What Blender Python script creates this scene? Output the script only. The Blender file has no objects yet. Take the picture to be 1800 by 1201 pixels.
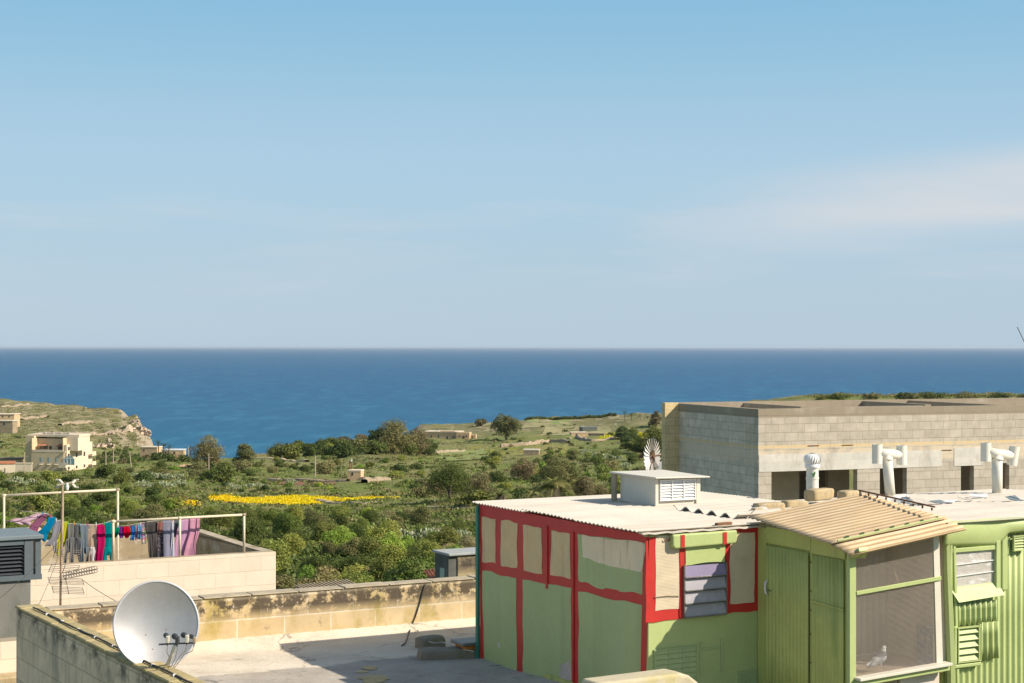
import bpy, bmesh, math, random
import numpy as np
from mathutils import Vector, Matrix, noise as mnoise
R_ = math.radians
sc = bpy.context.scene
COL = sc.collection

# ------------------------------------------------------------------ camera, sky, sun, exposure
FP, HX, HY = 2900.0, 900.0, 610.0            # focal length and principal point in photo pixels (1800 wide)
cam_d = bpy.data.cameras.new('camera'); cam = bpy.data.objects.new('camera', cam_d); COL.objects.link(cam)
cam.location = (0, 0, 0); cam.rotation_euler = (R_(90), 0, 0)
cam_d.sensor_width = 36; cam_d.lens = 36 * FP / 1800; cam_d.shift_y = (HY - 600.5) / 1800
cam_d.clip_start = 0.5; cam_d.clip_end = 300000
sc.camera = cam
SUN_EL = 36.0
SX, SY = 0.950, -0.312                         # horizontal direction towards the sun
w = bpy.data.worlds.new('World'); sc.world = w; w.use_nodes = True
nt = w.node_tree; nt.nodes.clear()
out = nt.nodes.new('ShaderNodeOutputWorld'); bg = nt.nodes.new('ShaderNodeBackground')
sky = nt.nodes.new('ShaderNodeTexSky'); sky.sky_type = 'NISHITA'; sky.sun_disc = False
sky.sun_elevation = R_(SUN_EL); sky.sun_rotation = math.atan2(SX, SY)
sky.altitude = 0; sky.air_density = 1.0; sky.dust_density = 0.35; sky.ozone_density = 3.5
bg.inputs['Strength'].default_value = 0.14
tc = nt.nodes.new('ShaderNodeTexCoord')
# thin streaky cirrus, part of the sky itself
mp = nt.nodes.new('ShaderNodeMapping'); mp.inputs['Scale'].default_value = (3.2, 3.2, 26)
mp.inputs['Rotation'].default_value = (0, R_(-4), 0)
nt.links.new(tc.outputs['Generated'], mp.inputs['Vector'])
n1 = nt.nodes.new('ShaderNodeTexNoise'); n1.inputs['Scale'].default_value = 1.6; n1.inputs['Detail'].default_value = 7
n1.inputs['Roughness'].default_value = 0.55; n1.inputs['Distortion'].default_value = 0.3
nt.links.new(mp.outputs[0], n1.inputs['Vector'])
cr = nt.nodes.new('ShaderNodeValToRGB'); cr.color_ramp.elements[0].position = 0.47; cr.color_ramp.elements[1].position = 0.68
nt.links.new(n1.outputs['Fac'], cr.inputs[0])
sep = nt.nodes.new('ShaderNodeSeparateXYZ'); nt.links.new(tc.outputs['Generated'], sep.inputs[0])
def wmath(op, a, b=None, clamp=False):
    n = nt.nodes.new('ShaderNodeMath'); n.operation = op; n.use_clamp = clamp
    for i, v in enumerate((a, b)):
        if v is None: continue
        if isinstance(v, (int, float)): n.inputs[i].default_value = v
        else: nt.links.new(v, n.inputs[i])
    return n.outputs[0]
# clouds live in a band 2..8 degrees up, stronger to the right (a bank of cirrus)
def band(sx, lo, hi):
    n = nt.nodes.new('ShaderNodeMapRange'); n.interpolation_type = 'SMOOTHSTEP'
    nt.links.new(sx, n.inputs[0]); n.inputs[1].default_value = lo; n.inputs[2].default_value = hi
    return n.outputs[0]
z_ = sep.outputs['Z']; x_ = sep.outputs['X']
b1 = wmath('MULTIPLY', band(z_, 0.015, 0.05), band(z_, 0.105, 0.075))
veil_mid = wmath('ADD', wmath('MULTIPLY', x_, 0.075), 0.068)         # the bank climbs to the right
dz = wmath('ABSOLUTE', wmath('SUBTRACT', z_, veil_mid))
bank = wmath('MULTIPLY', band(dz, 0.036, 0.006), band(x_, 0.04, 0.30))
mp2 = nt.nodes.new('ShaderNodeMapping'); mp2.inputs['Scale'].default_value = (5, 5, 30)
nt.links.new(tc.outputs['Generated'], mp2.inputs['Vector'])
n2 = nt.nodes.new('ShaderNodeTexNoise'); n2.inputs['Scale'].default_value = 1.3; n2.inputs['Detail'].default_value = 5
nt.links.new(mp2.outputs[0], n2.inputs['Vector'])
bank = wmath('MULTIPLY', bank, wmath('ADD', wmath('MULTIPLY', n2.outputs['Fac'], 0.9), 0.1))
left = wmath('MULTIPLY', wmath('MULTIPLY', cr.outputs[0], b1), 0.36)
fac = wmath('ADD', left, wmath('MULTIPLY', bank, 1.6), clamp=True)
tint = nt.nodes.new('ShaderNodeMix'); tint.data_type = 'RGBA'; tint.blend_type = 'MULTIPLY'; tint.inputs[0].default_value = 1
tint.inputs[7].default_value = (1.25, 1.02, 0.76, 1)
nt.links.new(sky.outputs[0], tint.inputs[6])
low = nt.nodes.new('ShaderNodeValToRGB'); low.color_ramp.interpolation = 'EASE'   # sea air pales the lowest sky
el_ = low.color_ramp.elements; el_[0].position = 0.0; el_[0].color = (0.565, 0.785, 1.0, 1); el_[1].position = 1.0; el_[1].color = (0.31, 0.69, 1.0, 1)
e_ = el_.new(0.35); e_.color = (0.535, 0.81, 1.05, 1)
nt.links.new(band(z_, 0.0, 0.27), low.inputs[0])
lows = nt.nodes.new('ShaderNodeVectorMath'); lows.operation = 'SCALE'; lows.inputs['Scale'].default_value = 3.35; nt.links.new(low.outputs[0], lows.inputs[0])
mixl = nt.nodes.new('ShaderNodeMix'); mixl.data_type = 'RGBA'
nt.links.new(wmath('MULTIPLY', band(z_, 0.6, 0.2), 0.92), mixl.inputs[0]); nt.links.new(tint.outputs[2], mixl.inputs[6]); nt.links.new(lows.outputs[0], mixl.inputs[7])
mixc = nt.nodes.new('ShaderNodeMix'); mixc.data_type = 'RGBA'
nt.links.new(fac, mixc.inputs[0]); nt.links.new(mixl.outputs[2], mixc.inputs[6]); mixc.inputs[7].default_value = (3.05, 3.27, 3.50, 1)
nt.links.new(mixc.outputs[2], bg.inputs['Color']); nt.links.new(bg.outputs[0], out.inputs['Surface'])
sd = bpy.data.lights.new('sun', 'SUN'); sd.energy = 4.3; sd.angle = R_(0.5); sd.color = (1.0, 0.90, 0.74)
so = bpy.data.objects.new('sun', sd); COL.objects.link(so)
el = R_(SUN_EL); h = Vector((SX, SY)).normalized()
sunv = Vector((h.x * math.cos(el), h.y * math.cos(el), math.sin(el)))
so.rotation_euler = sunv.to_track_quat('Z', 'Y').to_euler()
sc.view_settings.view_transform = 'Standard'; sc.view_settings.look = 'None'
sc.view_settings.exposure = 0.6; sc.view_settings.gamma = 1.0
sc.render.resolution_x = 1024; sc.render.resolution_y = 683
try:
    sc.cycles.volume_bounces = 0; sc.cycles.max_bounces = 6; sc.cycles.transparent_max_bounces = 12
except Exception: pass

# ------------------------------------------------------------------ helpers
def ray(px, py): return Vector(((px - HX) / FP, 1.0, -(py - HY) / FP))
def P(px, py, Y): return ray(px, py) * Y
class Frame:
    def __init__(s, x, y, deg, z0=0.0):
        s.x, s.y, s.a, s.z0 = x, y, R_(deg), z0
        s.c, s.s_ = math.cos(s.a), math.sin(s.a)
    def toL(s, X, Y): dx, dy = X - s.x, Y - s.y; return dx * s.c + dy * s.s_, -dx * s.s_ + dy * s.c
    def toW(s, u, v): return s.x + u * s.c - v * s.s_, s.y + u * s.s_ + v * s.c
    def _r(s, px, py):
        d = ray(px, py); o = s.toL(0, 0); return o, (d.x * s.c + d.y * s.s_, -d.x * s.s_ + d.y * s.c), d.z
    def pv(s, px, py, v): o, d, dz = s._r(px, py); t = (v - o[1]) / d[1]; return o[0] + d[0] * t, dz * t      # plane v=const -> (u,z)
    def pu(s, px, py, u): o, d, dz = s._r(px, py); t = (u - o[0]) / d[0]; return o[1] + d[1] * t, dz * t      # plane u=const -> (v,z)
    def pz(s, px, py, z): o, d, dz = s._r(px, py); t = z / dz; return o[0] + d[0] * t, o[1] + d[1] * t        # plane z=const -> (u,v)

def tag(o, label=None, cat=None, group=None, kind=None):
    if label: o['label'] = label
    if cat: o['category'] = cat
    if group: o['group'] = group
    if kind: o['kind'] = kind
    return o
def thing(name, label, cat, loc=(0, 0, 0), rz=0.0, group=None, fr=None):
    o = bpy.data.objects.new(name, None); COL.objects.link(o); o.empty_display_size = 0.3
    if fr: loc = (fr.x, fr.y, fr.z0); rz = fr.a; o['_z0'] = fr.z0
    o.location = loc; o.rotation_euler = (0, 0, rz)
    return tag(o, label, cat, group)
def kids(o): return [c for c in bpy.data.objects if c.parent == o]
_kid = {}
def note(parent, o):
    if parent is not None: _kid.setdefault(parent.name, []).append(o)
def copy_tree(o, parent=None):
    c = o.copy(); COL.objects.link(c); c.parent = parent; note(parent, c)
    for ch in _kid.get(o.name, []): copy_tree(ch, c)
    return c
def link_mesh(me, name, mat, parent=None, smooth=False, auto=None):
    if smooth and len(me.polygons): me.polygons.foreach_set('use_smooth', [True] * len(me.polygons))
    if mat:
        for m in (mat if isinstance(mat, (list, tuple)) else [mat]): me.materials.append(m)
    o = bpy.data.objects.new(name, me); COL.objects.link(o)
    if parent is not None:
        o.parent = parent; note(parent, o)
        if '_z0' in parent: o.location = (0, 0, -parent['_z0'])
    return o
class MB:
    def __init__(s): s.v = []; s.f = []; s.mi = []; s.m = 0
    def add(s, vs, fs):
        n = len(s.v); s.v += [tuple(p) for p in vs]; s.f += [tuple(i + n for i in f) for f in fs]; s.mi += [s.m] * len(fs); return s
    def hexa(s, p): return s.add(p, [(0, 3, 2, 1), (4, 5, 6, 7), (0, 1, 5, 4), (1, 2, 6, 5), (2, 3, 7, 6), (3, 0, 4, 7)])
    def box(s, x0, x1, y0, y1, z0, z1):
        x0, x1 = sorted((x0, x1)); y0, y1 = sorted((y0, y1)); z0, z1 = sorted((z0, z1))
        return s.hexa([(x0, y0, z0), (x1, y0, z0), (x1, y1, z0), (x0, y1, z0), (x0, y0, z1), (x1, y0, z1), (x1, y1, z1), (x0, y1, z1)])
    def prism(s, pts, off):          # pts: 3d polygon, off: extrusion vector
        n = len(pts); a = [Vector(p) for p in pts]; b = [p + Vector(off) for p in a]
        nrm = Vector((0, 0, 0))
        for i in range(n): nrm += a[i].cross(a[(i + 1) % n])
        if nrm.dot(Vector(off)) > 0: a, b = b, a
        fs = [tuple(range(n)), tuple(reversed(range(n, 2 * n)))]
        for i in range(n): j = (i + 1) % n; fs.append((i, i + n, j + n, j))
        return s.add(a + b, fs)
    def tube(s, pts, r, k=8, cap=True):
        pts = [Vector(p) for p in pts]; n = len(pts)
        rs = r if isinstance(r, (list, tuple)) else [r] * n
        vs = []; up = None
        for i, p in enumerate(pts):
            t = (pts[min(i + 1, n - 1)] - pts[max(i - 1, 0)]).normalized()
            if up is None: up = t.orthogonal().normalized()
            up = (up - t * up.dot(t)).normalized(); bi = t.cross(up)
            for j in range(k):
                a = 2 * math.pi * j / k; vs.append(p + (up * math.cos(a) + bi * math.sin(a)) * rs[i])
        fs = []
        for i in range(n - 1):
            for j in range(k):
                j2 = (j + 1) % k; fs.append((i * k + j, i * k + j2, (i + 1) * k + j2, (i + 1) * k + j))
        if cap: fs.append(tuple(reversed(range(k)))); fs.append(tuple(range((n - 1) * k, n * k)))
        return s.add(vs, fs)
    def bar(s, a, b, w_, h_=None):   # square bar
        a, b = Vector(a), Vector(b); h_ = h_ or w_; t = (b - a).normalized()
        sd_ = t.cross(Vector((0, 0, 1))); sd_ = sd_.normalized() if sd_.length > 1e-4 else Vector((1, 0, 0)); up = sd_.cross(t)
        p = []
        for q in (a, b):
            for i, j in ((-1, -1), (1, -1), (1, 1), (-1, 1)): p.append(q + sd_ * i * w_ / 2 + up * j * h_ / 2)
        return s.add(p, [(0, 3, 2, 1), (4, 5, 6, 7), (0, 1, 5, 4), (1, 2, 6, 5), (2, 3, 7, 6), (3, 0, 4, 7)])
    def lathe(s, prof, cx=0, cy=0, k=24):
        vs = []; fs = []
        for r, z in prof:
            for j in range(k): a = 2 * math.pi * j / k; vs.append((cx + r * math.cos(a), cy + r * math.sin(a), z))
        for i in range(len(prof) - 1):
            for j in range(k): j2 = (j + 1) % k; fs.append((i * k + j, i * k + j2, (i + 1) * k + j2, (i + 1) * k + j))
        return s.add(vs, fs)
    def build(s, name, mat, parent=None, smooth=False, bevel=0, seg=1):
        me = bpy.data.meshes.new(name); me.from_pydata(s.v, [], s.f); me.update()
        if len(set(s.mi)) > 1 or (s.mi and s.mi[0]): me.polygons.foreach_set('material_index', s.mi)
        o = link_mesh(me, name, mat, parent, smooth)
        if bevel:
            m = o.modifiers.new('bevel', 'BEVEL'); m.width = bevel; m.segments = seg; m.limit_method = 'ANGLE'; m.angle_limit = R_(40)
        return o
def np_mesh(name, V, F, mat, parent=None, smooth=False):
    me = bpy.data.meshes.new(name); V = np.asarray(V, np.float32); F = np.asarray(F, np.int32); k = F.shape[1]
    me.vertices.add(len(V)); me.vertices.foreach_set('co', V.ravel())
    me.loops.add(F.size); me.loops.foreach_set('vertex_index', F.ravel())
    me.polygons.add(len(F)); me.polygons.foreach_set('loop_start', np.arange(0, F.size, k, dtype=np.int32))
    me.update(calc_edges=True); me.validate()
    return link_mesh(me, name, mat, parent, smooth)
def wall_open(mb, x0, x1, z0, z1, y0, y1, ops):      # wall in x/z, thickness y0..y1, openings (xa,xb,za,zb)
    xs = sorted({x0, x1} | {o[0] for o in ops} | {o[1] for o in ops}); xs = [x for x in xs if x0 <= x <= x1]
    for a, b in zip(xs, xs[1:]):
        cs = sorted([(o[2], o[3]) for o in ops if o[0] <= a + 1e-6 and o[1] >= b - 1e-6]); z = z0
        for lo, hi in cs:
            if lo > z + 1e-4: mb.box(a, b, y0, y1, z, lo)
            z = max(z, hi)
        if z < z1 - 1e-4: mb.box(a, b, y0, y1, z, z1)
    return mb
def corr(mb, A, B, C, D, lam, amp, thick=0.006, along='AB', jag=0.0, rng=None, sag=0.0, nu=10, per=6, bend=None, groove=False):
    """corrugated sheet on quad A-B-C-D; ridges run along AB, waves go across from AB to DC"""
    A, B, C, D = map(Vector, (A, B, C, D)); L = ((D - A).length + (C - B).length) / 2
    nw = max(1, round(L / lam)); nv = nw * per; rng = rng or random.Random(1)
    nrm = (B - A).cross(D - A).normalized()
    if nrm.z < 0 and abs(nrm.z) > 0.3: nrm = -nrm
    top = []; bot = []; j0 = 0; j1 = 0
    for j in range(nv + 1):
        tv = j / nv; wv = math.cos(2 * math.pi * nw * tv)
        if j % (per * 8) == 0: j0 = rng.uniform(-jag, jag); j1 = rng.uniform(-jag, jag)
        for i in range(nu + 1):
            tu = i / nu; p = (A.lerp(B, tu)).lerp(D.lerp(C, tu), tv)
            e = (B - A).normalized()
            if i == 0: p = p + e * j0
            if i == nu: p = p + e * j1
            q = p + nrm * (amp * wv + 0.25 * amp * mnoise.noise(p * 2.3)) + Vector((0, 0, -sag * math.sin(math.pi * tu)))
            if bend: q = q + bend(tu, tv)
            top.append(q); bot.append(q - nrm * thick)
    n = nu + 1; fs = []; o = len(top)
    for j in range(nv):
        for i in range(nu):
            a, b, c, d = j * n + i, j * n + i + 1, (j + 1) * n + i + 1, (j + 1) * n + i
            fs.append((a, b, c, d)); fs.append((o + a, o + d, o + c, o + b))
    for j in range(nv): a, d = j * n, (j + 1) * n; fs.append((a, d, o + d, o + a)); a, d = a + nu, d + nu; fs.append((a, o + a, o + d, d))
    for i in range(nu): a, b = i, i + 1; fs.append((a, o + a, o + b, b)); a, b = nv * n + i, nv * n + i + 1; fs.append((a, b, o + b, o + a))
    k0 = len(mb.mi); mb.add(top + bot, fs)
    if groove:  # valley faces take the second material, groove shade painted as colour
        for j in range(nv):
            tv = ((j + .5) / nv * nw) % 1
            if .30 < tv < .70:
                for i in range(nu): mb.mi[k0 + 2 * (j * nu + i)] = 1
    return mb

# ------------------------------------------------------------------ materials
def new_mat(name):
    m = bpy.data.materials.new(name); m.use_nodes = True; t = m.node_tree
    b = t.nodes['Principled BSDF']; return m, t, b
def N(t, kind, **kw):
    n = t.nodes.new(kind)
    for k, v in kw.items():
        if k.startswith('i_'): n.inputs[k[2:].replace('_', ' ')].default_value = v
        else: setattr(n, k, v)
    return n
def mixrgb(t, fac, a, b, mode='MIX'):
    n = t.nodes.new('ShaderNodeMix'); n.data_type = 'RGBA'; n.blend_type = mode
    for sock, v in ((n.inputs[0], fac), (n.inputs[6], a), (n.inputs[7], b)):
        if isinstance(v, (int, float)): sock.default_value = v
        elif isinstance(v, tuple): sock.default_value = (*v[:3], 1)
        else: t.links.new(v, sock)
    return n.outputs[2]
def ramp(t, fac, lo, hi, clo=0.0, chi=1.0):
    n = t.nodes.new('ShaderNodeMapRange'); n.clamp = True
    t.links.new(fac, n.inputs[0])
    for i, v in enumerate((lo, hi, clo, chi)): n.inputs[i + 1].default_value = v
    return n.outputs[0]
def mth(t, op, a, b=None, c=None):
    n = t.nodes.new('ShaderNodeMath'); n.operation = op
    for i, v in enumerate((a, b, c)):
        if v is None: continue
        if isinstance(v, (int, float)): n.inputs[i].default_value = v
        else: t.links.new(v, n.inputs[i])
    return n.outputs[0]
def noise(t, vec, scale, detail=5, rough=0.6, stretch=None):
    if stretch:
        mp = t.nodes.new('ShaderNodeMapping'); mp.inputs['Scale'].default_value = stretch; t.links.new(vec, mp.inputs[0]); vec = mp.outputs[0]
    n = t.nodes.new('ShaderNodeTexNoise'); n.inputs['Scale'].default_value = scale; n.inputs['Detail'].default_value = detail
    n.inputs['Roughness'].default_value = rough; t.links.new(vec, n.inputs['Vector']); return n.outputs['Fac']
def sc3(c, k): return tuple(min(1, max(0, x * k)) for x in c)
def bumpit(t, b, hgt, strength=0.3, dist=0.01):
    bm = t.nodes.new('ShaderNodeBump'); bm.inputs['Strength'].default_value = strength; bm.inputs['Distance'].default_value = dist
    t.links.new(hgt, bm.inputs['Height']); t.links.new(bm.outputs[0], b.inputs['Normal'])
def pm(name, col, rough=0.8, var=0.18, scale=4.0, bump=0.25, bdist=0.006, metal=0.0, stains=(), spec=0.4):
    """plain material with mottling; stains = list of (colour, noise scale, threshold lo, hi, stretch, strength)"""
    m, t, b = new_mat(name); tcn = t.nodes.new('ShaderNodeTexCoord'); ov = tcn.outputs['Object']
    c = mixrgb(t, ramp(t, noise(t, ov, scale), 0.3, 0.7), sc3(col, 1 - var), sc3(col, 1 + var))
    fine = noise(t, ov, scale * 14, 4)
    c = mixrgb(t, ramp(t, fine, 0.35, 0.7, 0, 0.35), c, sc3(col, 0.8))
    for (scol, s, lo, hi, st, k) in stains:
        c = mixrgb(t, mth(t, 'MULTIPLY', ramp(t, noise(t, ov, s, 7, 0.65, st), lo, hi), k), c, scol)
    t.links.new(c, b.inputs['Base Color'])
    b.inputs['Roughness'].default_value = rough; b.inputs['Metallic'].default_value = metal; b.inputs['Specular IOR Level'].default_value = spec
    if bump: bumpit(t, b, mth(t, 'ADD', noise(t, ov, scale * 3), mth(t, 'MULTIPLY', fine, 0.4)), bump, bdist)
    return m
def block_mat(name, c1, c2, mortar, bw, bh, ms=0.012, stains=(), offz=0.0, offx=0.0, bump=0.5, topcol=None, var=0.15, rough=0.9):
    m, t, b = new_mat(name); tcn = t.nodes.new('ShaderNodeTexCoord'); ov = tcn.outputs['Object']
    s = t.nodes.new('ShaderNodeSeparateXYZ'); t.links.new(ov, s.inputs[0])
    wob = mth(t, 'MULTIPLY', mth(t, 'SUBTRACT', noise(t, ov, 5, 3), 0.5), 0.02)
    cx = t.nodes.new('ShaderNodeCombineXYZ')
    t.links.new(mth(t, 'ADD', mth(t, 'ADD', mth(t, 'ADD', s.outputs[0], s.outputs[1]), 100 * bw + offx), wob), cx.inputs[0])
    t.links.new(mth(t, 'ADD', mth(t, 'ADD', s.outputs[2], 100 * bh + offz), wob), cx.inputs[1])
    br = t.nodes.new('ShaderNodeTexBrick'); t.links.new(cx.outputs[0], br.inputs['Vector'])
    br.inputs['Color1'].default_value = (*c1, 1); br.inputs['Color2'].default_value = (*c2, 1); br.inputs['Mortar'].default_value = (*mortar, 1)
    br.inputs['Scale'].default_value = 1; br.inputs['Mortar Size'].default_value = ms; br.inputs['Mortar Smooth'].default_value = 0.2
    br.inputs['Brick Width'].default_value = bw; br.inputs['Row Height'].default_value = bh; br.inputs['Bias'].default_value = 0.0
    c = br.outputs['Color']
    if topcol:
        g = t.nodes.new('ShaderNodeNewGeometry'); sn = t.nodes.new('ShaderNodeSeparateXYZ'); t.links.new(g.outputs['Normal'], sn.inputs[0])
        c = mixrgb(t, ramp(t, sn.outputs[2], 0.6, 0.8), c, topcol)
    mot = ramp(t, noise(t, ov, 3.0, 6), 0.3, 0.7, 1 - var, 1 + var)
    mc = t.nodes.new('ShaderNodeVectorMath'); mc.operation = 'SCALE'; t.links.new(c, mc.inputs[0]); t.links.new(mot, mc.inputs['Scale']); c = mc.outputs[0]
    for (scol, sx, lo, hi, st, k) in stains:
        f = mth(t, 'MULTIPLY', ramp(t, noise(t, ov, sx, 8, 0.68, st), lo, hi), k)
        c = mixrgb(t, f, c, scol)
    m['c'] = 1
    t.links.new(c, b.inputs['Base Color']); b.inputs['Roughness'].default_value = rough; b.inputs['Specular IOR Level'].default_value = 0.2
    hh = mth(t, 'ADD', mth(t, 'MULTIPLY', br.outputs['Fac'], -1.0), mth(t, 'MULTIPLY', noise(t, ov, 30, 5), 0.5))
    bumpit(t, b, hh, bump, 0.008)
    return m, t, b, c, s
def bands(mat_tuple, items):
    """crust / wash whose place is set by height: items = (colour, z0, z1, noise scale, noise lo, noise hi, strength)"""
    m, t, b, c, s = mat_tuple; ov = [n for n in t.nodes if n.type == 'TEX_COORD'][0].outputs['Object']
    for (col, z0, z1, soft, ns, lo, hi, k) in items:
        zz = s.outputs[2]
        f = mth(t, 'MULTIPLY', ramp(t, zz, z0 - soft, z0 + soft), ramp(t, zz, z1 - soft, z1 + soft, 1, 0))
        f = mth(t, 'MULTIPLY', f, mth(t, 'MULTIPLY', ramp(t, noise(t, ov, ns, 9, 0.7), lo, hi), k))
        c = mixrgb(t, f, c, col)
    t.links.new(c, b.inputs['Base Color']); return m
def leaf_mat(name, col, col2, var=0.32, trans=0.25, clump=0.8):
    m, t, b = new_mat(name)
    g = t.nodes.new('ShaderNodeNewGeometry'); oi = t.nodes.new('ShaderNodeObjectInfo'); tcn = t.nodes.new('ShaderNodeTexCoord')
    c = mixrgb(t, g.outputs['Random Per Island'], sc3(col, 1 - var), sc3(col, 1 + var))
    f = ramp(t, noise(t, tcn.outputs['Object'], clump, 4), 0.38, 0.62)
    c = mixrgb(t, f, c, mixrgb(t, g.outputs['Random Per Island'], sc3(col2, 1 - var), sc3(col2, 1 + var)))
    hs = t.nodes.new('ShaderNodeHueSaturation'); t.links.new(c, hs.inputs['Color'])
    t.links.new(ramp(t, oi.outputs['Random'], 0, 1, 0.47, 0.525), hs.inputs['Hue'])
    t.links.new(ramp(t, oi.outputs['Random'], 0, 1, 1.35, 0.75), hs.inputs['Value'])
    t.links.new(hs.outputs[0], b.inputs['Base Color']); b.inputs['Roughness'].default_value = 0.6; b.inputs['Specular IOR Level'].default_value = 0.25
    tr = t.nodes.new('ShaderNodeBsdfTranslucent'); t.links.new(hs.outputs[0], tr.inputs['Color'])
    mx = t.nodes.new('ShaderNodeMixShader'); mx.inputs[0].default_value = trans
    o = [n for n in t.nodes if n.type == 'OUTPUT_MATERIAL'][0]
    t.links.new(b.outputs[0], mx.inputs[1]); t.links.new(tr.outputs[0], mx.inputs[2]); t.links.new(mx.outputs[0], o.inputs['Surface'])
    return m

M = {}
RUST = (0.16, 0.06, 0.025)
DIRT = (0.10, 0.085, 0.06)
M['green'] = pm('green_paint', (0.42, 0.485, 0.20), 0.5, 0.08, 2.0, 0.3, 0.006, stains=[((0.24, .13, .05), 11, .70, .76, (1, 1, .35), .6), ((0.44, 0.53, 0.24), 3, .5, .75, (1, 1, .3), .5), (DIRT, 9, .66, .8, (1, 1, .25), .5)])
M['greenwall'] = pm('matt_green_paint', (0.38, 0.46, 0.205), 0.6, 0.10, 1.1, 0.3, 0.006, stains=[((0.22, 0.27, 0.13), 2.0, .52, .72, (1, 1, .12), .5), ((0.36, 0.43, 0.25), 2.2, .5, .7, (1, 1, .4), .5), ((0.55, .5, .42), 14, .74, .78, None, .6), (DIRT, 6, .68, .85, (1, 1, .3), .35)])
M['greendark'] = pm('worn_green_paint', (0.46, 0.485, 0.15), 0.5, 0.12, 2.5, 0.3, 0.004, stains=[((0.10, 0.19, 0.04), 5, .55, .75, (1, 1, .12), .6), (DIRT, 12, .68, .8, (1, 1, .3), .6)])
M['red'] = pm('red_paint', (0.50, 0.028, 0.022), 0.5, 0.12, 3.0, 0.3, 0.005, stains=[((0.30, .04, .03), 8, .6, .75, None, .6), ((0.5, .25, .2), 16, .72, .78, (1, 1, .3), .5)])
M['teal'] = pm('dark_teal_paint', (0.02, 0.20, 0.14), 0.5, 0.15)
M['cream'] = pm('weathered_cream_panel', (0.66, 0.49, 0.26), 0.7, 0.12, 3.0, 0.2, 0.004, stains=[((0.30, .24, .13), 4, .5, .8, (1, 1, .15), .6), ((0.6, .55, .42), 5, .55, .7, (1, 1, .2), .5)])
M['creamribbed'] = None
M['roofwhite'] = pm('white_limewashed_sheet', (0.58, 0.525, 0.45), 0.8, 0.09, 1.5, 0.25, 0.004, stains=[((0.40, .33, .26), 1.2, .48, .75, (.35, 3, 1), .6), ((0.35, .3, .24), 7, .66, .8, None, .5)])
M['rooftan'] = pm('tan_corrugated_sheet', (0.60, 0.44, 0.27), 0.7, 0.12, 2.0, 0.25, 0.004, stains=[((0.72, .6, .42), 3, .5, .7, (.3, 2, 1), .6), ((0.35, .36, .12), 2.2, .6, .75, None, .35), (RUST, 9, .7, .8, None, .4)])
M['groovetan'] = pm('shade_toned_tan_groove', (0.38, 0.265, 0.145), 0.85, 0.15, 2.0, 0.25, 0.004)  # darker tan stands in for the shading of the valleys
M['groovewhite'] = pm('shade_toned_white_groove', (0.47, 0.415, 0.34), 0.85, 0.12, 2.0, 0.25, 0.004)  # same painted valley shade for the white sheets
M['whitepaint'] = pm('white_paint', (0.64, 0.59, 0.50), 0.6, 0.06, 3, 0.15, 0.003, stains=[((0.42, .33, .22), 4, .6, .8, (1, 1, .3), .5)])
M['pvc'] = pm('off_white_pipe', (0.74, 0.70, 0.60), 0.35, 0.05, 4, 0.05, 0.002, stains=[((0.5, .4, .28), 5, .62, .8, (1, 1, .3), .4)])
M['pipe'] = pm('cream_painted_pipe', (0.66, 0.56, 0.40), 0.55, 0.1, 6, 0.1, 0.002, stains=[(RUST, 11, .66, .74, None, .8)])
M['rust'] = pm('rusty_steel', (0.19, 0.085, 0.04), 0.8, 0.3, 12, 0.3, 0.003)
M['rustpole'] = pm('rust_streaked_pole', (0.42, 0.29, 0.19), 0.7, 0.3, 6, 0.2, 0.002, stains=[(RUST, 9, .5, .65, (1, 1, .3), .8)])
M['alu'] = pm('dull_aluminium', (0.26, 0.24, 0.22), 0.45, 0.15, 8, 0.1, 0.002, metal=0.6)
M['darkmetal'] = pm('dark_metal', (0.07, 0.075, 0.08), 0.5, 0.2)
M['dishmat'] = pm('silver_dish_coat', (0.40, 0.39, 0.39), 0.42, 0.08, 5, 0.15, 0.001, metal=0.6, stains=[((0.30, .27, .23), 3, .55, .75, (1, 1, .25), .35), ((0.35, .34, .34), 26, .55, .7, (1, 1, 1), .3)])
M['dishrim'] = pm('grey_dish_rim', (0.50, 0.50, 0.52), 0.4, 0.08, 5, 0.05, metal=0.2)
M['plasticdark'] = pm('dark_grey_plastic', (0.05, 0.055, 0.06), 0.45, 0.15)
M['plasticcream'] = pm('cream_plastic', (0.58, 0.54, 0.44), 0.5, 0.06)
M['white'] = pm('white_plastic', (0.75, 0.74, 0.72), 0.5, 0.05)
M['cable'] = pm('dark_cable', (0.045, 0.04, 0.04), 0.6, 0.2)
M['cablelight'] = pm('pale_cable', (0.5, 0.45, 0.38), 0.6, 0.2)
M['orange'] = pm('orange_plastic', (0.62, 0.22, 0.02), 0.5, 0.15)
M['concrete'] = pm('concrete', (0.40, 0.37, 0.33), 0.9, 0.15, 2, 0.4, 0.01, stains=[((0.22, .2, .17), 2.5, .55, .75, (1, 1, .3), .6)])
M['slab'] = pm('pale_render', (0.55, 0.49, 0.41), 0.9, 0.1, 2, 0.3, 0.008, stains=[((0.4, .3, .18), 2.5, .55, .75, (1, 1, .2), .6)])
M['lime'] = pm('limewashed_cement', (0.62, 0.555, 0.46), 0.9, 0.08, 1.2, 0.35, 0.008, stains=[((0.40, .32, .24), 2.0, .58, .8, None, .5)])
M['stone'] = pm('weathered_limestone', (0.46, 0.35, 0.20), 0.95, 0.2, 3, 0.6, 0.015, stains=[((0.10, .085, .06), 5, .55, .7, None, .7), ((0.6, .5, .36), 6, .55, .7, None, .5)])
M['drystone'] = pm('dry_rubble_stone', (0.34, 0.26, 0.17), 0.95, 0.35, 1.0, 0.8, 0.05, stains=[((0.12, .09, .06), 1.6, .5, .65, None, .8), ((.5, .42, .32), 2.3, .55, .65, None, .6)])
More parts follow.
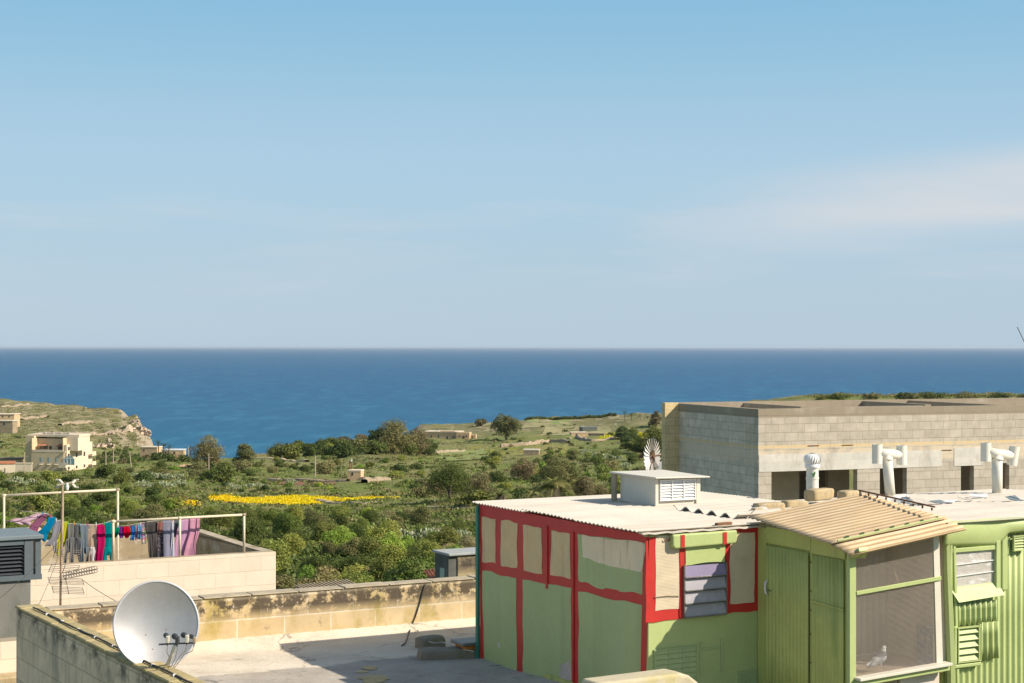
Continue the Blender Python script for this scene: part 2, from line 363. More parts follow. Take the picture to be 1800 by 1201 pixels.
M['lichen'] = pm('lichen_covered_stone', (0.40, 0.32, 0.16), 0.95, 0.2, 4, 0.5, 0.012, stains=[((0.42, .33, .04), 5, .55, .7, None, .6), ((0.12, .1, .07), 7, .55, .7, None, .7)])
M['bark'] = pm('grey_bark', (0.14, 0.11, 0.08), 0.95, 0.3, 3, 0.5, 0.03)
M['wood'] = pm('pale_weathered_wood', (0.36, 0.28, 0.19), 0.85, 0.2, 4, 0.3, 0.004)
M['poleW'] = pm('weathered_wooden_pole', (0.42, 0.34, 0.25), 0.9, 0.2, 1)
M['cyl'] = pm('grey_metal_cap', (0.17, 0.205, 0.22), 0.6, 0.08, 2, 0.1, 0.003)
M['slat'] = pm('dark_grey_slat', (0.055, 0.06, 0.068), 0.5, 0.15, 3, 0.1)
M['shadowroom'] = pm('bare_interior_render', (0.22, 0.19, 0.16), 0.95, 0.15)
M['glassgrey'] = pm('dusty_glass', (0.34, 0.32, 0.36), 0.25, 0.08, 2, 0.05, 0.002, spec=0.8, stains=[((0.5, .48, .48), 5, .5, .7, None, .5)])
M['glasspurple'] = pm('violet_tinted_glass', (0.24, 0.20, 0.32), 0.2, 0.08, 2, 0.03, 0.002, spec=0.8, stains=[((0.6, .58, .62), 8, .66, .72, None, .7)])
M['glassfoil'] = pm('crinkled_clear_sheet', (0.52, 0.48, 0.44), 0.22, 0.15, 5, 0.6, 0.02, spec=0.8, stains=[((0.75, .74, .74), 4, .55, .62, (1, 1, 3), .8), ((.35, .24, .2), 5, .62, .7, None, .5)])
M['window'] = pm('dark_window_glass', (0.04, 0.055, 0.07), 0.15, 0.1, 2, 0, spec=0.8)
M['windowlt'] = pm('blue_grey_window_glass', (0.30, 0.40, 0.42), 0.15, 0.1, 2, 0, spec=0.8)
M['mesh'] = pm('galvanised_wire', (0.46, 0.40, 0.36), 0.55, 0.1, 3, 0, metal=0.1)
M['inner'] = pm('bare_grey_sheet', (0.62, 0.53, 0.45), 0.7, 0.15, 2, 0.2, 0.004, stains=[(RUST, 3, .6, .75, (1, 1, .2), .5)])
M['tile'] = pm('terracotta_tile', (0.45, 0.17, 0.08), 0.9, 0.3, 3, 0.3)
M['skin_bird'] = None
# cream panel with fine ribs
def ribbed(name, col, lam, axis=2):
    m, t, b = new_mat(name); tcn = t.nodes.new('ShaderNodeTexCoord'); ov = tcn.outputs['Object']
    s = t.nodes.new('ShaderNodeSeparateXYZ'); t.links.new(ov, s.inputs[0])
    wv = mth(t, 'SINE', mth(t, 'MULTIPLY', s.outputs[axis], 6.2832 / lam))
    c = mixrgb(t, ramp(t, noise(t, ov, 3, 6, .6, (1, 1, 2)), .35, .7), col, sc3(col, 0.78))
    c = mixrgb(t, ramp(t, wv, -1, -0.5, 0.2, 0), c, sc3(col, 0.6))
    t.links.new(c, b.inputs['Base Color']); b.inputs['Roughness'].default_value = 0.6
    bumpit(t, b, wv, 0.3, lam * 0.12); return m
M['creamribbed'] = ribbed('ribbed_cream_plastic', (0.64, 0.53, 0.38), 0.015)

# ------------------------------------------------------------------ setting: terrain, sea
SEA = -62.0
TB = {
 -1500: [(350, -28), (500, -34), (900, -38), (1200, -36), (1400, -70)],
 -300: [(350, -28.5), (500, -35), (700, -38), (850, -36), (1000, -28), (1150, -34), (1300, -70)],
 0: [(350, -28.5), (500, -35), (700, -39.5), (850, -38.5), (1000, -31.5), (1150, -40), (1300, -70)],
 60: [(350, -28.5), (500, -35), (700, -40), (850, -40), (1000, -33.4), (1150, -42), (1300, -70)],
 120: [(350, -28.5), (500, -35.5), (700, -41), (850, -41), (1000, -35.6), (1130, -44), (1250, -70)],
 200: [(350, -28.5), (500, -36), (700, -44), (850, -45), (990, -38.5), (1080, -43), (1180, -70)],
 240: [(350, -28.5), (500, -36), (700, -45), (850, -50), (960, -41.5), (1040, -44), (1120, -70)],
 252: [(350, -28.5), (500, -36), (700, -45), (850, -52), (950, -47), (1020, -50), (1100, -70)],
 264: [(350, -28.5), (500, -36), (700, -44), (820, -54), (930, -51), (1000, -60), (1060, -70)],
 276: [(350, -28.5), (500, -36), (650, -42), (780, -56), (900, -59), (960, -68), (1000, -72)],
 290: [(350, -28.5), (500, -35.5), (600, -39), (680, -44), (760, -68), (900, -72)],
 330: [(350, -28.5), (500, -35.5), (580, -39), (680, -68), (900, -72)],
 400: [(350, -28.5), (500, -34.8), (560, -39.5), (640, -68), (900, -72)],
 450: [(350, -28.5), (550, -35.8), (620, -42), (700, -68), (900, -72)],
 560: [(350, -28.5), (500, -34), (600, -36), (680, -44), (760, -68), (900, -72)],
 650: [(350, -28.5), (500, -33), (600, -34), (700, -38.5), (780, -45), (850, -68), (950, -72)],
 750: [(350, -28.5), (500, -34), (725, -40.6), (900, -42), (960, -66), (1000, -72)],
 1000: [(350, -28.5), (500, -34), (725, -39), (900, -38.5), (960, -66), (1000, -72)],
 1160: [(350, -28), (500, -33), (700, -36), (900, -35.3), (960, -66), (1000, -72)],
 1450: [(240, -19), (350, -20), (500, -20), (700, -20.5), (900, -27), (960, -66), (1000, -72)],
 3300: [(240, -19), (350, -20), (500, -20), (700, -20.5), (900, -27), (960, -66), (1000, -72)],
}
NEAR = [(20, -10.5), (60, -12.5), (120, -15.8), (240, -22.5)]
TPX = sorted(TB); TPY = {}
for k in TPX:
    pts = [p for p in NEAR if p[0] < TB[k][0][0]] + TB[k]
    TPY[k] = ([p[0] for p in pts], [p[1] for p in pts])
def gz(X, Y, detail=True):
    px = HX + FP * X / max(Y, 1)
    px = min(max(px, TPX[0]), TPX[-1] - 1e-3)
    i = 0
    while TPX[i + 1] <= px: i += 1
    a, b = TPX[i], TPX[i + 1]; t = (px - a) / (b - a)
    if b - a > 30: t = t * t * (3 - 2 * t)
    za = np.interp(Y, *TPY[a]); zb = np.interp(Y, *TPY[b]); z = za * (1 - t) + zb * t
    if detail:
        q = Vector((X / 40, Y / 40, 0)); z += mnoise.noise(q) * min(1.6, Y * 0.006)
        z += mnoise.noise(q * 5) * min(0.5, Y * 0.002)
        if Y > 650: z += mnoise.noise(Vector((X / 9, Y / 16, 3))) * 1.3
        if Y > 800 and px < 300:
            rk = min(1, max(0, (px - 120) / 120)); z += rk * (abs(mnoise.noise(Vector((X / 12, Y / 30, 7)))) * 5 - 1)
    return float(z)
def on_ground(px, py, ymax=1100, y0=40):
    """world point where the sight line through a photo pixel meets the terrain"""
    Y = y0; lo = y0
    while Y < ymax:
        X = (px - HX) / FP * Y; z = -(py - HY) / FP * Y
        if z <= gz(X, Y):
            hi = Y
            for _ in range(5):
                mid = (lo + hi) / 2; X = (px - HX) / FP * mid
                if -(py - HY) / FP * mid <= gz(X, mid): hi = mid
                else: lo = mid
            X = (px - HX) / FP * hi; return X, hi, gz(X, hi)
        lo = Y; Y *= 1.05
    X = (px - HX) / FP * ymax; return X, ymax, gz(X, ymax)
pxs = list(np.arange(-1500, -100, 60)) + list(np.arange(-100, 150, 8)) + list(np.arange(150, 300, 3)) + list(np.arange(300, 1900, 9)) + list(np.arange(1900, 3300, 70))
Ys = list(20 * (1420 / 20) ** (np.linspace(0, 1, 260)))
V = []; F = []
for Y in Ys:
    for p in pxs:
        X = (p - HX) / FP * Y; V.append((X, Y, gz(X, Y)))
n = len(pxs)
for j in range(len(Ys) - 1):
    for i in range(n - 1): F.append((j * n + i, j * n + i + 1, (j + 1) * n + i + 1, (j + 1) * n + i))
# skirt of low ground behind and around the viewpoint
m, t, b = new_mat('rough_grassland'); tcn = t.nodes.new('ShaderNodeTexCoord'); ov = tcn.outputs['Object']
ga, gb, gc = (0.175, 0.21, 0.05), (0.26, 0.24, 0.10), (0.36, 0.27, 0.16)
c = mixrgb(t, ramp(t, noise(t, ov, 0.05, 8, .65), .42, .58), ga, gb)
c = mixrgb(t, ramp(t, noise(t, ov, 0.35, 6, .7), .5, .62, 0, .45), c, (0.09, 0.12, 0.03))
c = mixrgb(t, ramp(t, noise(t, ov, 0.11, 8, .7), .60, .68, 0, .75), c, gc)
c = mixrgb(t, ramp(t, noise(t, ov, 1.4, 5, .7), .4, .7, 0, .5), c, (0.13, 0.14, 0.06))
g = t.nodes.new('ShaderNodeNewGeometry'); sn = t.nodes.new('ShaderNodeSeparateXYZ'); t.links.new(g.outputs['Normal'], sn.inputs[0])
sp = t.nodes.new('ShaderNodeSeparateXYZ'); t.links.new(ov, sp.inputs[0])
far = ramp(t, sp.outputs[1], 700, 800)
rock = mixrgb(t, ramp(t, noise(t, ov, 0.12, 8, .7), .35, .65), (0.70, 0.56, 0.43), (0.44, 0.34, 0.25))
steep = mth(t, 'MULTIPLY', ramp(t, sn.outputs[2], 0.975, 0.90), far)
c = mixrgb(t, steep, c, rock)
c = mixrgb(t, mth(t, 'MULTIPLY', far, .55), c, (0.15, 0.125, 0.065))
scree = mth(t, 'MULTIPLY', mth(t, 'MULTIPLY', ramp(t, noise(t, ov, 0.16, 8, .75), .52, .6), far), .8)
c = mixrgb(t, scree, c, (0.36, 0.29, 0.20))
# dry stone terraces on the headland run along the contours
ter = mth(t, 'SINE', mth(t, 'ADD', mth(t, 'MULTIPLY', sp.outputs[2], 3.2), mth(t, 'MULTIPLY', noise(t, ov, .01, 3), 14)))
c = mixrgb(t, mth(t, 'MULTIPLY', mth(t, 'MULTIPLY', ramp(t, ter, .86, .97), far), .55), c, (0.42, 0.33, 0.22))
t.links.new(c, b.inputs['Base Color']); b.inputs['Roughness'].default_value = 1; b.inputs['Specular IOR Level'].default_value = 0.1
bumpit(t, b, noise(t, ov, 0.8, 8, .75), 1.0, 0.5)
M['ground'] = m
ground = np_mesh('ground', V, F, m, smooth=True); tag(ground, kind='structure')
mb = MB(); mb.add([(-3000, -400, -10.9), (3000, -400, -10.9), (3000, 21, -10.9), (-3000, 21, -10.9)], [(0, 1, 2, 3)])
o = mb.build('ground', M['ground']); tag(o, kind='structure')

m, t, b = new_mat('sea_water'); tcn = t.nodes.new('ShaderNodeTexCoord'); ov = tcn.outputs['Object']
sp = t.nodes.new('ShaderNodeSeparateXYZ'); t.links.new(ov, sp.inputs[0])
c = mixrgb(t, ramp(t, sp.outputs[1], 600, 3200), (0.012, 0.108, 0.205), (0.009, 0.072, 0.175))
c = mixrgb(t, ramp(t, noise(t, ov, 0.0012, 5, .6, (.25, 1, 1)), .42, .62, 0, .35), c, (0.018, 0.090, 0.185))
c = mixrgb(t, ramp(t, noise(t, ov, 0.055, 5, .7, (1, .25, 1)), .48, .66, 0, .55), c, (0.048, 0.19, 0.29))
c = mixrgb(t, ramp(t, noise(t, ov, 0.016, 6, .75, (1, .22, 1)), .48, .68, 0, .6), c, (0.016, 0.09, 0.185))
t.links.new(c, b.inputs['Base Color']); b.inputs['Roughness'].default_value = 0.45; b.inputs['Specular IOR Level'].default_value = 0.07
bumpit(t, b, noise(t, ov, 0.10, 7, .75, (.4, 1, 1)), 0.8, 1.2)
mb = MB(); mb.add([(-90000, 400, SEA), (90000, 400, SEA), (90000, 110000, SEA), (-90000, 110000, SEA)], [(0, 1, 2, 3)])
o = mb.build('sea', m); tag(o, kind='structure')

# ------------------------------------------------------------------ the roof terrace (left foreground)
FLOOR = -3.95
S = Frame(1.44, 17.4, 28.2)                    # the painted shed: u along its front, v along its side
T = Frame(-3.03, 22.0, 28.2, FLOOR)            # the parapet behind the terrace
limeblock = (0.56, 0.40, 0.20)
par_mat = bands(block_mat('limestone_parapet', (0.62, 0.475, 0.29), (0.52, 0.39, 0.22), (0.66, 0.56, 0.41), 0.66, 0.275, 0.012,
    offz=0.83 + 0.007, topcol=(0.42, 0.34, 0.23), stains=[((0.34, 0.26, 0.06), 1.6, .50, .64, (1, 1, .6), .75), ((0.66, .5, .3), 4, .58, .7, (1, 1, 2), .5)]),
    [((0.065, 0.052, 0.04), -3.53, -3.27, 0.07, 4.2, .43, .50, .92), ((0.14, 0.11, 0.07), -3.95, -3.45, .05, 2.6, .60, .68, .55), ((0.62, .54, .42), -3.6, -3.28, 0.05, 9, .60, .66, .8)])
house = thing('stone_house', 'flat roofed limestone house with stained stone parapets round its cement terrace', 'house', (T.x, T.y, 0), T.a)
house['_z0'] = 0.0
PT = -3.285
uL = -3.42
mb = MB(); mb.box(uL + .285, 12, 0, 0.24, -4.3, PT)            # back parapet
mb.build('parapet', par_mat, house, bevel=0.012)
mb = MB(); mb.box(uL + .285, 12, 0.02, 0.22, -11, -4.3); mb.build('wall', par_mat, house)
mb = MB()
for i in range(24):
    u = uL + i * 0.66 + 0.32; mb.box(u + .005, u + 0.648, -0.015, 0.262, PT + .001, PT + 0.018 + 0.006 * math.sin(i * 2.3))
mb.build('coping', pm('weathered_coping', (0.42, 0.35, 0.25), 0.95, 0.2, 5, 0.5, 0.01, stains=[((0.12, .1, .08), 6, .55, .7, None, .6)]), house, bevel=0.008)
# left parapet: runs from the corner toward the viewer, a little askew
cu, cv = uL, 0.0
cw = T.toW(cu, cv)
L = Frame(cw[0], cw[1], 31.8 + 0, 0)
lp = bands(block_mat('lightened_limestone', (0.84, 0.64, 0.44), (0.74, 0.56, 0.385), (0.54, 0.42, 0.28), 0.62, 0.275, 0.008, offz=0.835,  # base colour lightened to offset the shade on this face
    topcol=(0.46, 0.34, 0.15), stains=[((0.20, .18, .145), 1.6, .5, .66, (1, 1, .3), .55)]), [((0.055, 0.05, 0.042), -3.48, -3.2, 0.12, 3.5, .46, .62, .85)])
lpw = thing('parapet_wall', 'black streaked stone parapet with yellow lichened top beside the satellite dish', 'wall', (L.x, L.y, 0), L.a); lpw['_z0'] = 0.0
mb = MB(); mb.box(-0.02, 0.26, -7.2, 0.24, -8, PT + 0.02); mb.build('wall', lp, lpw, bevel=0.02)
mb = MB()
for i in range(12):
    mb.box(-0.03, 0.27, -7.2 + i * .655, min(.25, -7.2 + i * .655 + .648), PT + 0.022, PT + 0.055 + .006 * math.sin(i * 3.1))
mb.build('coping', M['lichen'], lpw, bevel=0.012)
# cable clipped along its top
mb = MB(); pts = []
for i in range(60):
    v = -0.1 - i * 0.12; pts.append((0.10 + 0.010 * math.sin(i * .35) + .003 * math.sin(i * 1.7), v, PT + 0.070 + .002 * math.sin(i)))
mb.tube(pts, 0.011, 6)
o = mb.build('cable', M['cable'], smooth=True); o.location = (L.x, L.y, 0); o.rotation_euler = (0, 0, L.a)
tag(o, 'dark cable clipped along the top of the lichened left parapet', 'cable')
for i in range(9): v = -0.7 - i * .62; mb = MB(); mb.box(0.085, 0.118, v, v + .012, PT + .058, PT + .083); mb.build('clip', M['white'], o)
# floor of the terrace: cement, sagging screed with a fillet against the parapet and up to the shed
def floor_z(X, Y):
    u, v = T.toL(X, Y); z = FLOOR + 0.008 * mnoise.noise(Vector((X * 1.3, Y * 1.3, 0)))
    d = max(0, 0.75 + v) if v < 0 else 0.75
    z += 0.13 * (max(0, min(1, (v + .32) / .32)) ** 1.5)
    su, sv = S.toL(X, Y)
    if sv < 3.9 and su < 0.3:
        k = max(0, 1 + su / 0.55); z += (0.03 + 0.17 * max(0, (2.9 - sv) / 2.9)) * min(1, k) ** 1.6
    return z
V = []; F = []; nu_, nv_ = 150, 130
for j in range(nv_ + 1):
    for i in range(nu_ + 1):
        X = -6.4 + 9.2 * i / nu_; Y = 12.5 + 12.8 * j / nv_; V.append((X, Y, floor_z(X, Y)))
okF = []
for j in range(nv_):
    for i in range(nu_):
        a = j * (nu_ + 1) + i; X, Y, _ = V[a]
        if T.toL(X, Y)[1] > 0.12: continue
        if L.toL(X, Y)[0] < 0.06: continue
        F.append((a, a + 1, a + nu_ + 2, a + nu_ + 1))
m, t, b = new_mat('cement_screed'); tcn = t.nodes.new('ShaderNodeTexCoord'); ov = tcn.outputs['Object']
c = mixrgb(t, ramp(t, noise(t, ov, 1.2, 7, .6), .35, .65), (0.58, 0.50, 0.40), (0.70, 0.61, 0.49))
c = mixrgb(t, ramp(t, noise(t, ov, 14, 6, .75), .55, .7, 0, .35), c, (0.3, 0.25, 0.2))
# a greyer tar patch over the middle of the terrace
sp = t.nodes.new('ShaderNodeSeparateXYZ'); t.links.new(ov, sp.inputs[0])
mpx = t.nodes.new('ShaderNodeMapping'); mpx.inputs['Rotation'].default_value = (0, 0, -S.a); t.links.new(ov, mpx.inputs[0])
sq = t.nodes.new('ShaderNodeSeparateXYZ'); t.links.new(mpx.outputs[0], sq.inputs[0])
wob = mth(t, 'MULTIPLY', noise(t, ov, 2.2, 6, .65), 0.5)
v0 = T.toL(0, 0)
PV = -T.x * math.sin(T.a) + T.y * math.cos(T.a)          # rotated v of the parapet face
vv = mth(t, 'SUBTRACT', sq.outputs[1], PV)
tar = ramp(t, mth(t, 'ADD', vv, wob), -1.40, -1.44, 0, 1)
c = mixrgb(t, mth(t, 'MULTIPLY', tar, .72), c, mixrgb(t, ramp(t, noise(t, ov, 2.4, 8, .7), .4, .62), (0.26, 0.235, 0.215), (0.36, 0.32, 0.28)))
blot = mth(t, 'MULTIPLY', tar, ramp(t, noise(t, ov, 2.1, 8, .72, (1, 2.2, 1)), .60, .64, 0, .7))
c = mixrgb(t, blot, c, (0.09, 0.085, 0.085))
vo = t.nodes.new('ShaderNodeTexVoronoi'); vo.feature = 'DISTANCE_TO_EDGE'; vo.inputs['Scale'].default_value = 0.75
wv_ = t.nodes.new('ShaderNodeVectorMath'); wv_.operation = 'ADD'; nn_ = t.nodes.new('ShaderNodeTexNoise'); nn_.inputs['Scale'].default_value = 2.5; nn_.inputs['Detail'].default_value = 6
t.links.new(ov, nn_.inputs['Vector']); sc_ = t.nodes.new('ShaderNodeVectorMath'); sc_.operation = 'SCALE'; sc_.inputs['Scale'].default_value = .5; t.links.new(nn_.outputs['Color'], sc_.inputs[0]); t.links.new(ov, wv_.inputs[0]); t.links.new(sc_.outputs[0], wv_.inputs[1]); t.links.new(wv_.outputs[0], vo.inputs['Vector'])
c = mixrgb(t, mth(t, 'MULTIPLY', ramp(t, vo.outputs['Distance'], 0.0, 0.012, 1, 0), ramp(t, noise(t, ov, 1.1, 3), .46, .54, 0, .7)), c, (0.17, 0.14, 0.11))
c = mixrgb(t, ramp(t, noise(t, ov, 0.9, 9, .75, (1, 1.6, 1)), .52, .60, 0, .32), c, (0.36, 0.29, 0.21))
c = mixrgb(t, ramp(t, noise(t, ov, 5.5, 8, .75), .62, .68, 0, .45), c, (0.28, 0.23, 0.17))
t.links.new(c, b.inputs['Base Color']); b.inputs['Roughness'].default_value = 0.9
bumpit(t, b, noise(t, ov, 9, 8, .7), 0.7, 0.02)
np_mesh('roof', V, F, m, house, smooth=True).location = (0, 0, 0)
fl = [q for q in bpy.data.objects if q.name.startswith('roof') and q.parent == house][0]
# floor was laid out in world coordinates: undo the house's own turn
me = fl.data; inv = Matrix.Rotation(-T.a, 4, 'Z') @ Matrix.Translation((-T.x, -T.y, 0)); fl.matrix_parent_inverse = inv
# yellow worn patches on the tar
def patch(pxpts, dz=0.006):
    vs = []
    for (a, bb) in pxpts:
        r = ray(a, bb); k = FLOOR / r.z; p = r * k; vs.append((p.x, p.y, 0))
    z = max(floor_z(p[0], p[1]) for p in vs) + dz
    return [(p[0], p[1], z) for p in vs]
mb = MB()
for c0x, c0y, rx, ry in ((651, 1175, 14, 3.4), (636, 1181, 11, 2.2), (659, 1192, 28, 4.5), (655, 1198, 20, 4)):
    pts = patch([(c0x + rx * math.cos(a) * (1 + .2 * math.sin(3 * a + c0x)), c0y + ry * math.sin(a)) for a in [k * math.pi / 10 for k in range(20)]])
    mb.add(pts, [tuple(range(len(pts) - 1, -1, -1))])
o = mb.build('stain', pm('yellow_worn_screed', (0.52, 0.40, 0.20), 0.9, 0.15), None); o.parent = house; note(house, o); o.matrix_parent_inverse = inv
# loose things on the terrace
M['mossy'] = pm('mossy_grey_cement', (0.25, 0.215, 0.165), 0.95, .2, 4, .5, .01, stains=[((.16, .15, .06), 4, .5, .62, None, .6), ((.42, .36, .28), 5, .6, .7, None, .6)])
def rock(name, loc, sx, sy, sz, mat, seed, rz=0, label=None, cat='stone block', group=None, rough=0.12):
    bm = bmesh.new(); bmesh.ops.create_cube(bm, size=1)
    bmesh.ops.subdivide_edges(bm, edges=bm.edges[:], cuts=5, use_grid_fill=True)
    for v in bm.verts:
        p = v.co.copy(); q = Vector((p.x * sx, p.y * sy, p.z * sz))
        k = 1 - 0.05 * max(0, (abs(p.x * 2) ** 4 + abs(p.y * 2) ** 4 + abs(p.z * 2) ** 4) - 1)
        n_ = mnoise.noise_vector(q * 5 + Vector((seed * 7.1, 0, 0)))
        v.co = q * k + n_ * rough * min(sx, sy, sz)
    me = bpy.data.meshes.new(name); bm.to_mesh(me); bm.free()
    o = link_mesh(me, name, mat, None, True); o.location = (loc[0], loc[1], loc[2] + sz / 2); o.rotation_euler = (0, 0, rz)
    return tag(o, label, cat, group)
def flo(px, py, z=FLOOR): r = ray(px, py); p = r * (z / r.z); return p.x, p.y
X, Y = flo(755, 1128, -3.86); rock('stone_block', (X, Y + .1, -4.0), .34, .22, .19, M['mossy'], 3, T.a, 'mossy squared stone lying on the terrace by the back parapet')
X, Y = flo(800, 1142, -3.86); rock('stone_rubble', (X, Y, -4.06), .95, .34, .22, M['mossy'], 5, T.a - .35, 'low lump of lichened mortar between the stone block and the shed corner', 'rubble')
X, Y = flo(842, 1136, -3.74)
t_ = thing('crate', 'orange crate with a grey slab on top, tucked behind the shed corner', 'crate', (X + .02, Y + .55, floor_z(X, Y + .5)), S.a)
mb = MB(); mb.box(-.3, .2, -.15, .15, 0.01, .05); mb.box(-.28, .2, -.13, .13, .06, .10); mb.box(-.3, .2, -.15, .15, .11, .15); mb.build('body', M['orange'], t_)
mb = MB(); mb.box(-.36, .24, -.18, .18, .155, .2); mb.build('lid', M['alu'], t_, bevel=.01)
# cable lying over the back parapet and across the floor
def cable(name, pts, r, mat, label, cat='cable'):
    mb = MB(); mb.tube(pts, r, 6); o = mb.build(name, mat, None, smooth=True); return tag(o, label, cat)
def onpar(px, py, v=-0.016): u, z = T.pv(px, py, v); x, y = T.toW(u, v); return (x, y, z)
a = [onpar(748, 1027), onpar(744, 1037), onpar(738, 1060), onpar(730, 1085), onpar(722, 1104)]
x, y = flo(713, 1120, -3.86); a.append((x, y, floor_z(x, y) + .012)); x, y = flo(706, 1130, -3.9); a.append((x, y, floor_z(x, y) + .012))
cable('cable', a, 0.009, M['cable'], 'dark cable hanging down the face of the back parapet')
a = []
for px, py in ((733, 1112), (742, 1122), (752, 1131), (763, 1135), (777, 1133), (792, 1139), (808, 1146), (832, 1152)):
    x, y = flo(px, py, -3.88); a.append((x, y, floor_z(x, y) + .10))
cable('cable', a, 0.008, M['cablelight'], 'thin pale cable trailing over the stones toward the shed')

# bottom right: rounded top of the wall we look over
u0, v0_ = S.pz(1050, 1199, -3.0)
Wf = Frame(0, 0, 28.2)
bl = thing('garden_wall', 'yellow lichened stone wall top at the bottom edge in front of the shed', 'wall', (0, 0, 0), 0)
pts = [(1050, 1202), (1195, 1184), (1213, 1188), (1228, 1200), (1240, 1215), (1246, 1300), (1040, 1300)]
Yd = 14.6; mb = MB(); dv = Vector((-math.sin(S.a), math.cos(S.a), 0)) * .28
WF = Frame(P(1140, 1190, Yd).x, P(1140, 1190, Yd).y, 28.2)
poly = []
for px, py in pts: u, z = WF.pv(px, py, 0); x, y = WF.toW(u, 0); poly.append((x, y, z))
mb.prism(poly, dv)
o = mb.build('wall', pm('lichened_pale_stone', (0.52, 0.45, 0.31), 0.9, 0.15, 4, .5, .01, stains=[((0.40, .33, .08), 4, .55, .66, None, .5), ((.62, .56, .44), 5, .6, .7, None, .6), ((.2, .17, .12), 8, .66, .75, None, .6)]), bl, bevel=.03, seg=3)

# ------------------------------------------------------------------ satellite dish
dc = P(275, 1098, 17.0); nrm = Vector((0.33, -0.93, 0.22)).normalized()
t_ = thing('satellite_dish', 'round silver satellite dish with four receivers, standing behind the left parapet', 'satellite dish', (0, 0, 0))
base = P(296, 1188, 16.75); t_.location = (base.x, base.y, base.z)
q = nrm.to_track_quat('Z', 'Y'); up = Vector((0, 0, 1)); yv = (up - nrm * up.dot(nrm)).normalized(); xv = yv.cross(nrm)
off = dc - base
def D(x, y, z): return off + xv * x + yv * y + nrm * z
RXd, RYd, dep = .425, .437, .075
mb = MB(); rings = 18; k = 72; vs = []; fs = []
for side in (0, 1):
    for i in range(rings + 1):
        r = i / rings
        for j in range(k):
            a = 2 * math.pi * j / k; vs.append(D(RXd * r * math.cos(a), RYd * r * math.sin(a), dep * (r * r - 1) - side * .006))
nn = (rings + 1) * k
for i in range(rings):
    for j in range(k):
        j2 = (j + 1) % k; a_, b_, c_, d_ = i * k + j, i * k + j2, (i + 1) * k + j2, (i + 1) * k + j
        fs.append((a_, d_, c_, b_)[::-1]); fs.append((nn + a_, nn + b_, nn + c_, nn + d_)[::-1])
mb.add(vs, fs); mb.build('reflector', M['dishmat'], t_, smooth=True)
mb = MB(); mb.tube([D((RXd + .006) * math.cos(a), (RYd + .006) * math.sin(a), -.004) for a in [2 * math.pi * j / 72 for j in range(73)]], .012, 8, cap=False)
mb.build('rim', M['dishrim'], t_, smooth=True)
mb = MB()
for px, py in ((258, 1114), (293, 1107), (276, 1163), (269, 1139)):
    bx, by = (px - 275) / 71 * RXd, -(py - 1098) / 73 * RYd; r2_ = (bx / RXd) ** 2 + (by / RYd) ** 2; zb2 = dep * (r2_ - 1)
    mb = MB(); mb.tube([D(bx, by, zb2 - .004), D(bx, by, zb2 + .004)], .006, 6); mb.build('bolt', M['rust'], t_)
lnbY = dc.y - 0.52
bar0 = P(279, 1133, lnbY) - base; bar1 = P(343, 1131, lnbY) - base
mb = MB(); mb.bar(bar0, bar1 + Vector((0, .03, 0)), .022, .014); mb.build('crossbar', M['darkmetal'], t_, bevel=.002)
armtop = P(307, 1134, lnbY) - base; armbot = P(293, 1172, dc.y - .20) - base
mb = MB(); mb.tube([armtop, (armtop + armbot) / 2 + Vector((.006, 0, .0)), armbot, Vector((-.02, .12, -.02))], [.017, .02, .021, .021], 8)
mb.build('arm', M['pvc'], t_, smooth=True)
for i, (px, py, s_, dark) in enumerate(((294, 1124, 1, 0), (311, 1126, 1.12, 1), (328, 1123, 1.05, 0), (341, 1125, .85, 2))):
    p = P(px, py, lnbY) - base; dirv = (D(0, .02, -dep) - p).normalized()
    mb = MB(); sd_ = dirv.cross(up).normalized()
    mb.tube([p + dirv * .075 * s_ + up * .022, p + dirv * .05 * s_ + up * .024, p + dirv * .03 * s_ + up * .022, p + up * .018], [.027 * s_, .028 * s_, .02 * s_, .018 * s_], 14)
    lnb = mb.build('receiver', M['plasticdark'], t_, smooth=False, bevel=.002)
    mb = MB(); c0 = p + Vector((0.006, -.005, 0)); mb.hexa([c0 + Vector((x_ * .016 * s_, y_ * .024 * s_, z_ * .036 * s_)) for z_ in (-1, 1) for x_, y_ in ((-1, -1), (1, -1), (1, 1), (-1, 1))])
    mb.build('housing', [M['plasticcream'], M['plasticdark'], M['wood']][dark], lnb, bevel=.006, seg=2)
    mb = MB(); q0 = p + Vector((0, 0, -.03)); mb.tube([q0, q0 + Vector((.0, 0, -.035))], .006, 6)
    mb.build('connector', M['cable'], lnb)
mb = MB()
for i, px in enumerate((294, 313, 328, 341)):
    p = P(px, 1136, lnbY) - base; mid = P(300 + i * 8, 1160 - i * 3, lnbY + .1) - base; e = P(290 + i * 2, 1183, dc.y - .2) - base
    mb.tube([p, p * .7 + mid * .3 + Vector((0.01 * (i - 1.5), 0, -.02)), mid, mid * .4 + e * .6 + Vector((.015, 0, 0)), e], .0042, 5)
mb.build('cable', M['cablelight'], t_, smooth=True)
mb = MB(); mb.tube([D(0, -.05, -dep - .01), D(0, -.06, -dep - .12), Vector((-.02, .22, -.08)), Vector((-.02, .22, -.62))], .026, 10); mb.build('mount', M['alu'], t_, smooth=True)
MB().box(-.14, .12, .1, .34, -.66, -.6).build('foot', M['rust'], t_); MB().box(-.05, .02, .04, .2, -.03, .01).build('bracket', M['rust'], t_)

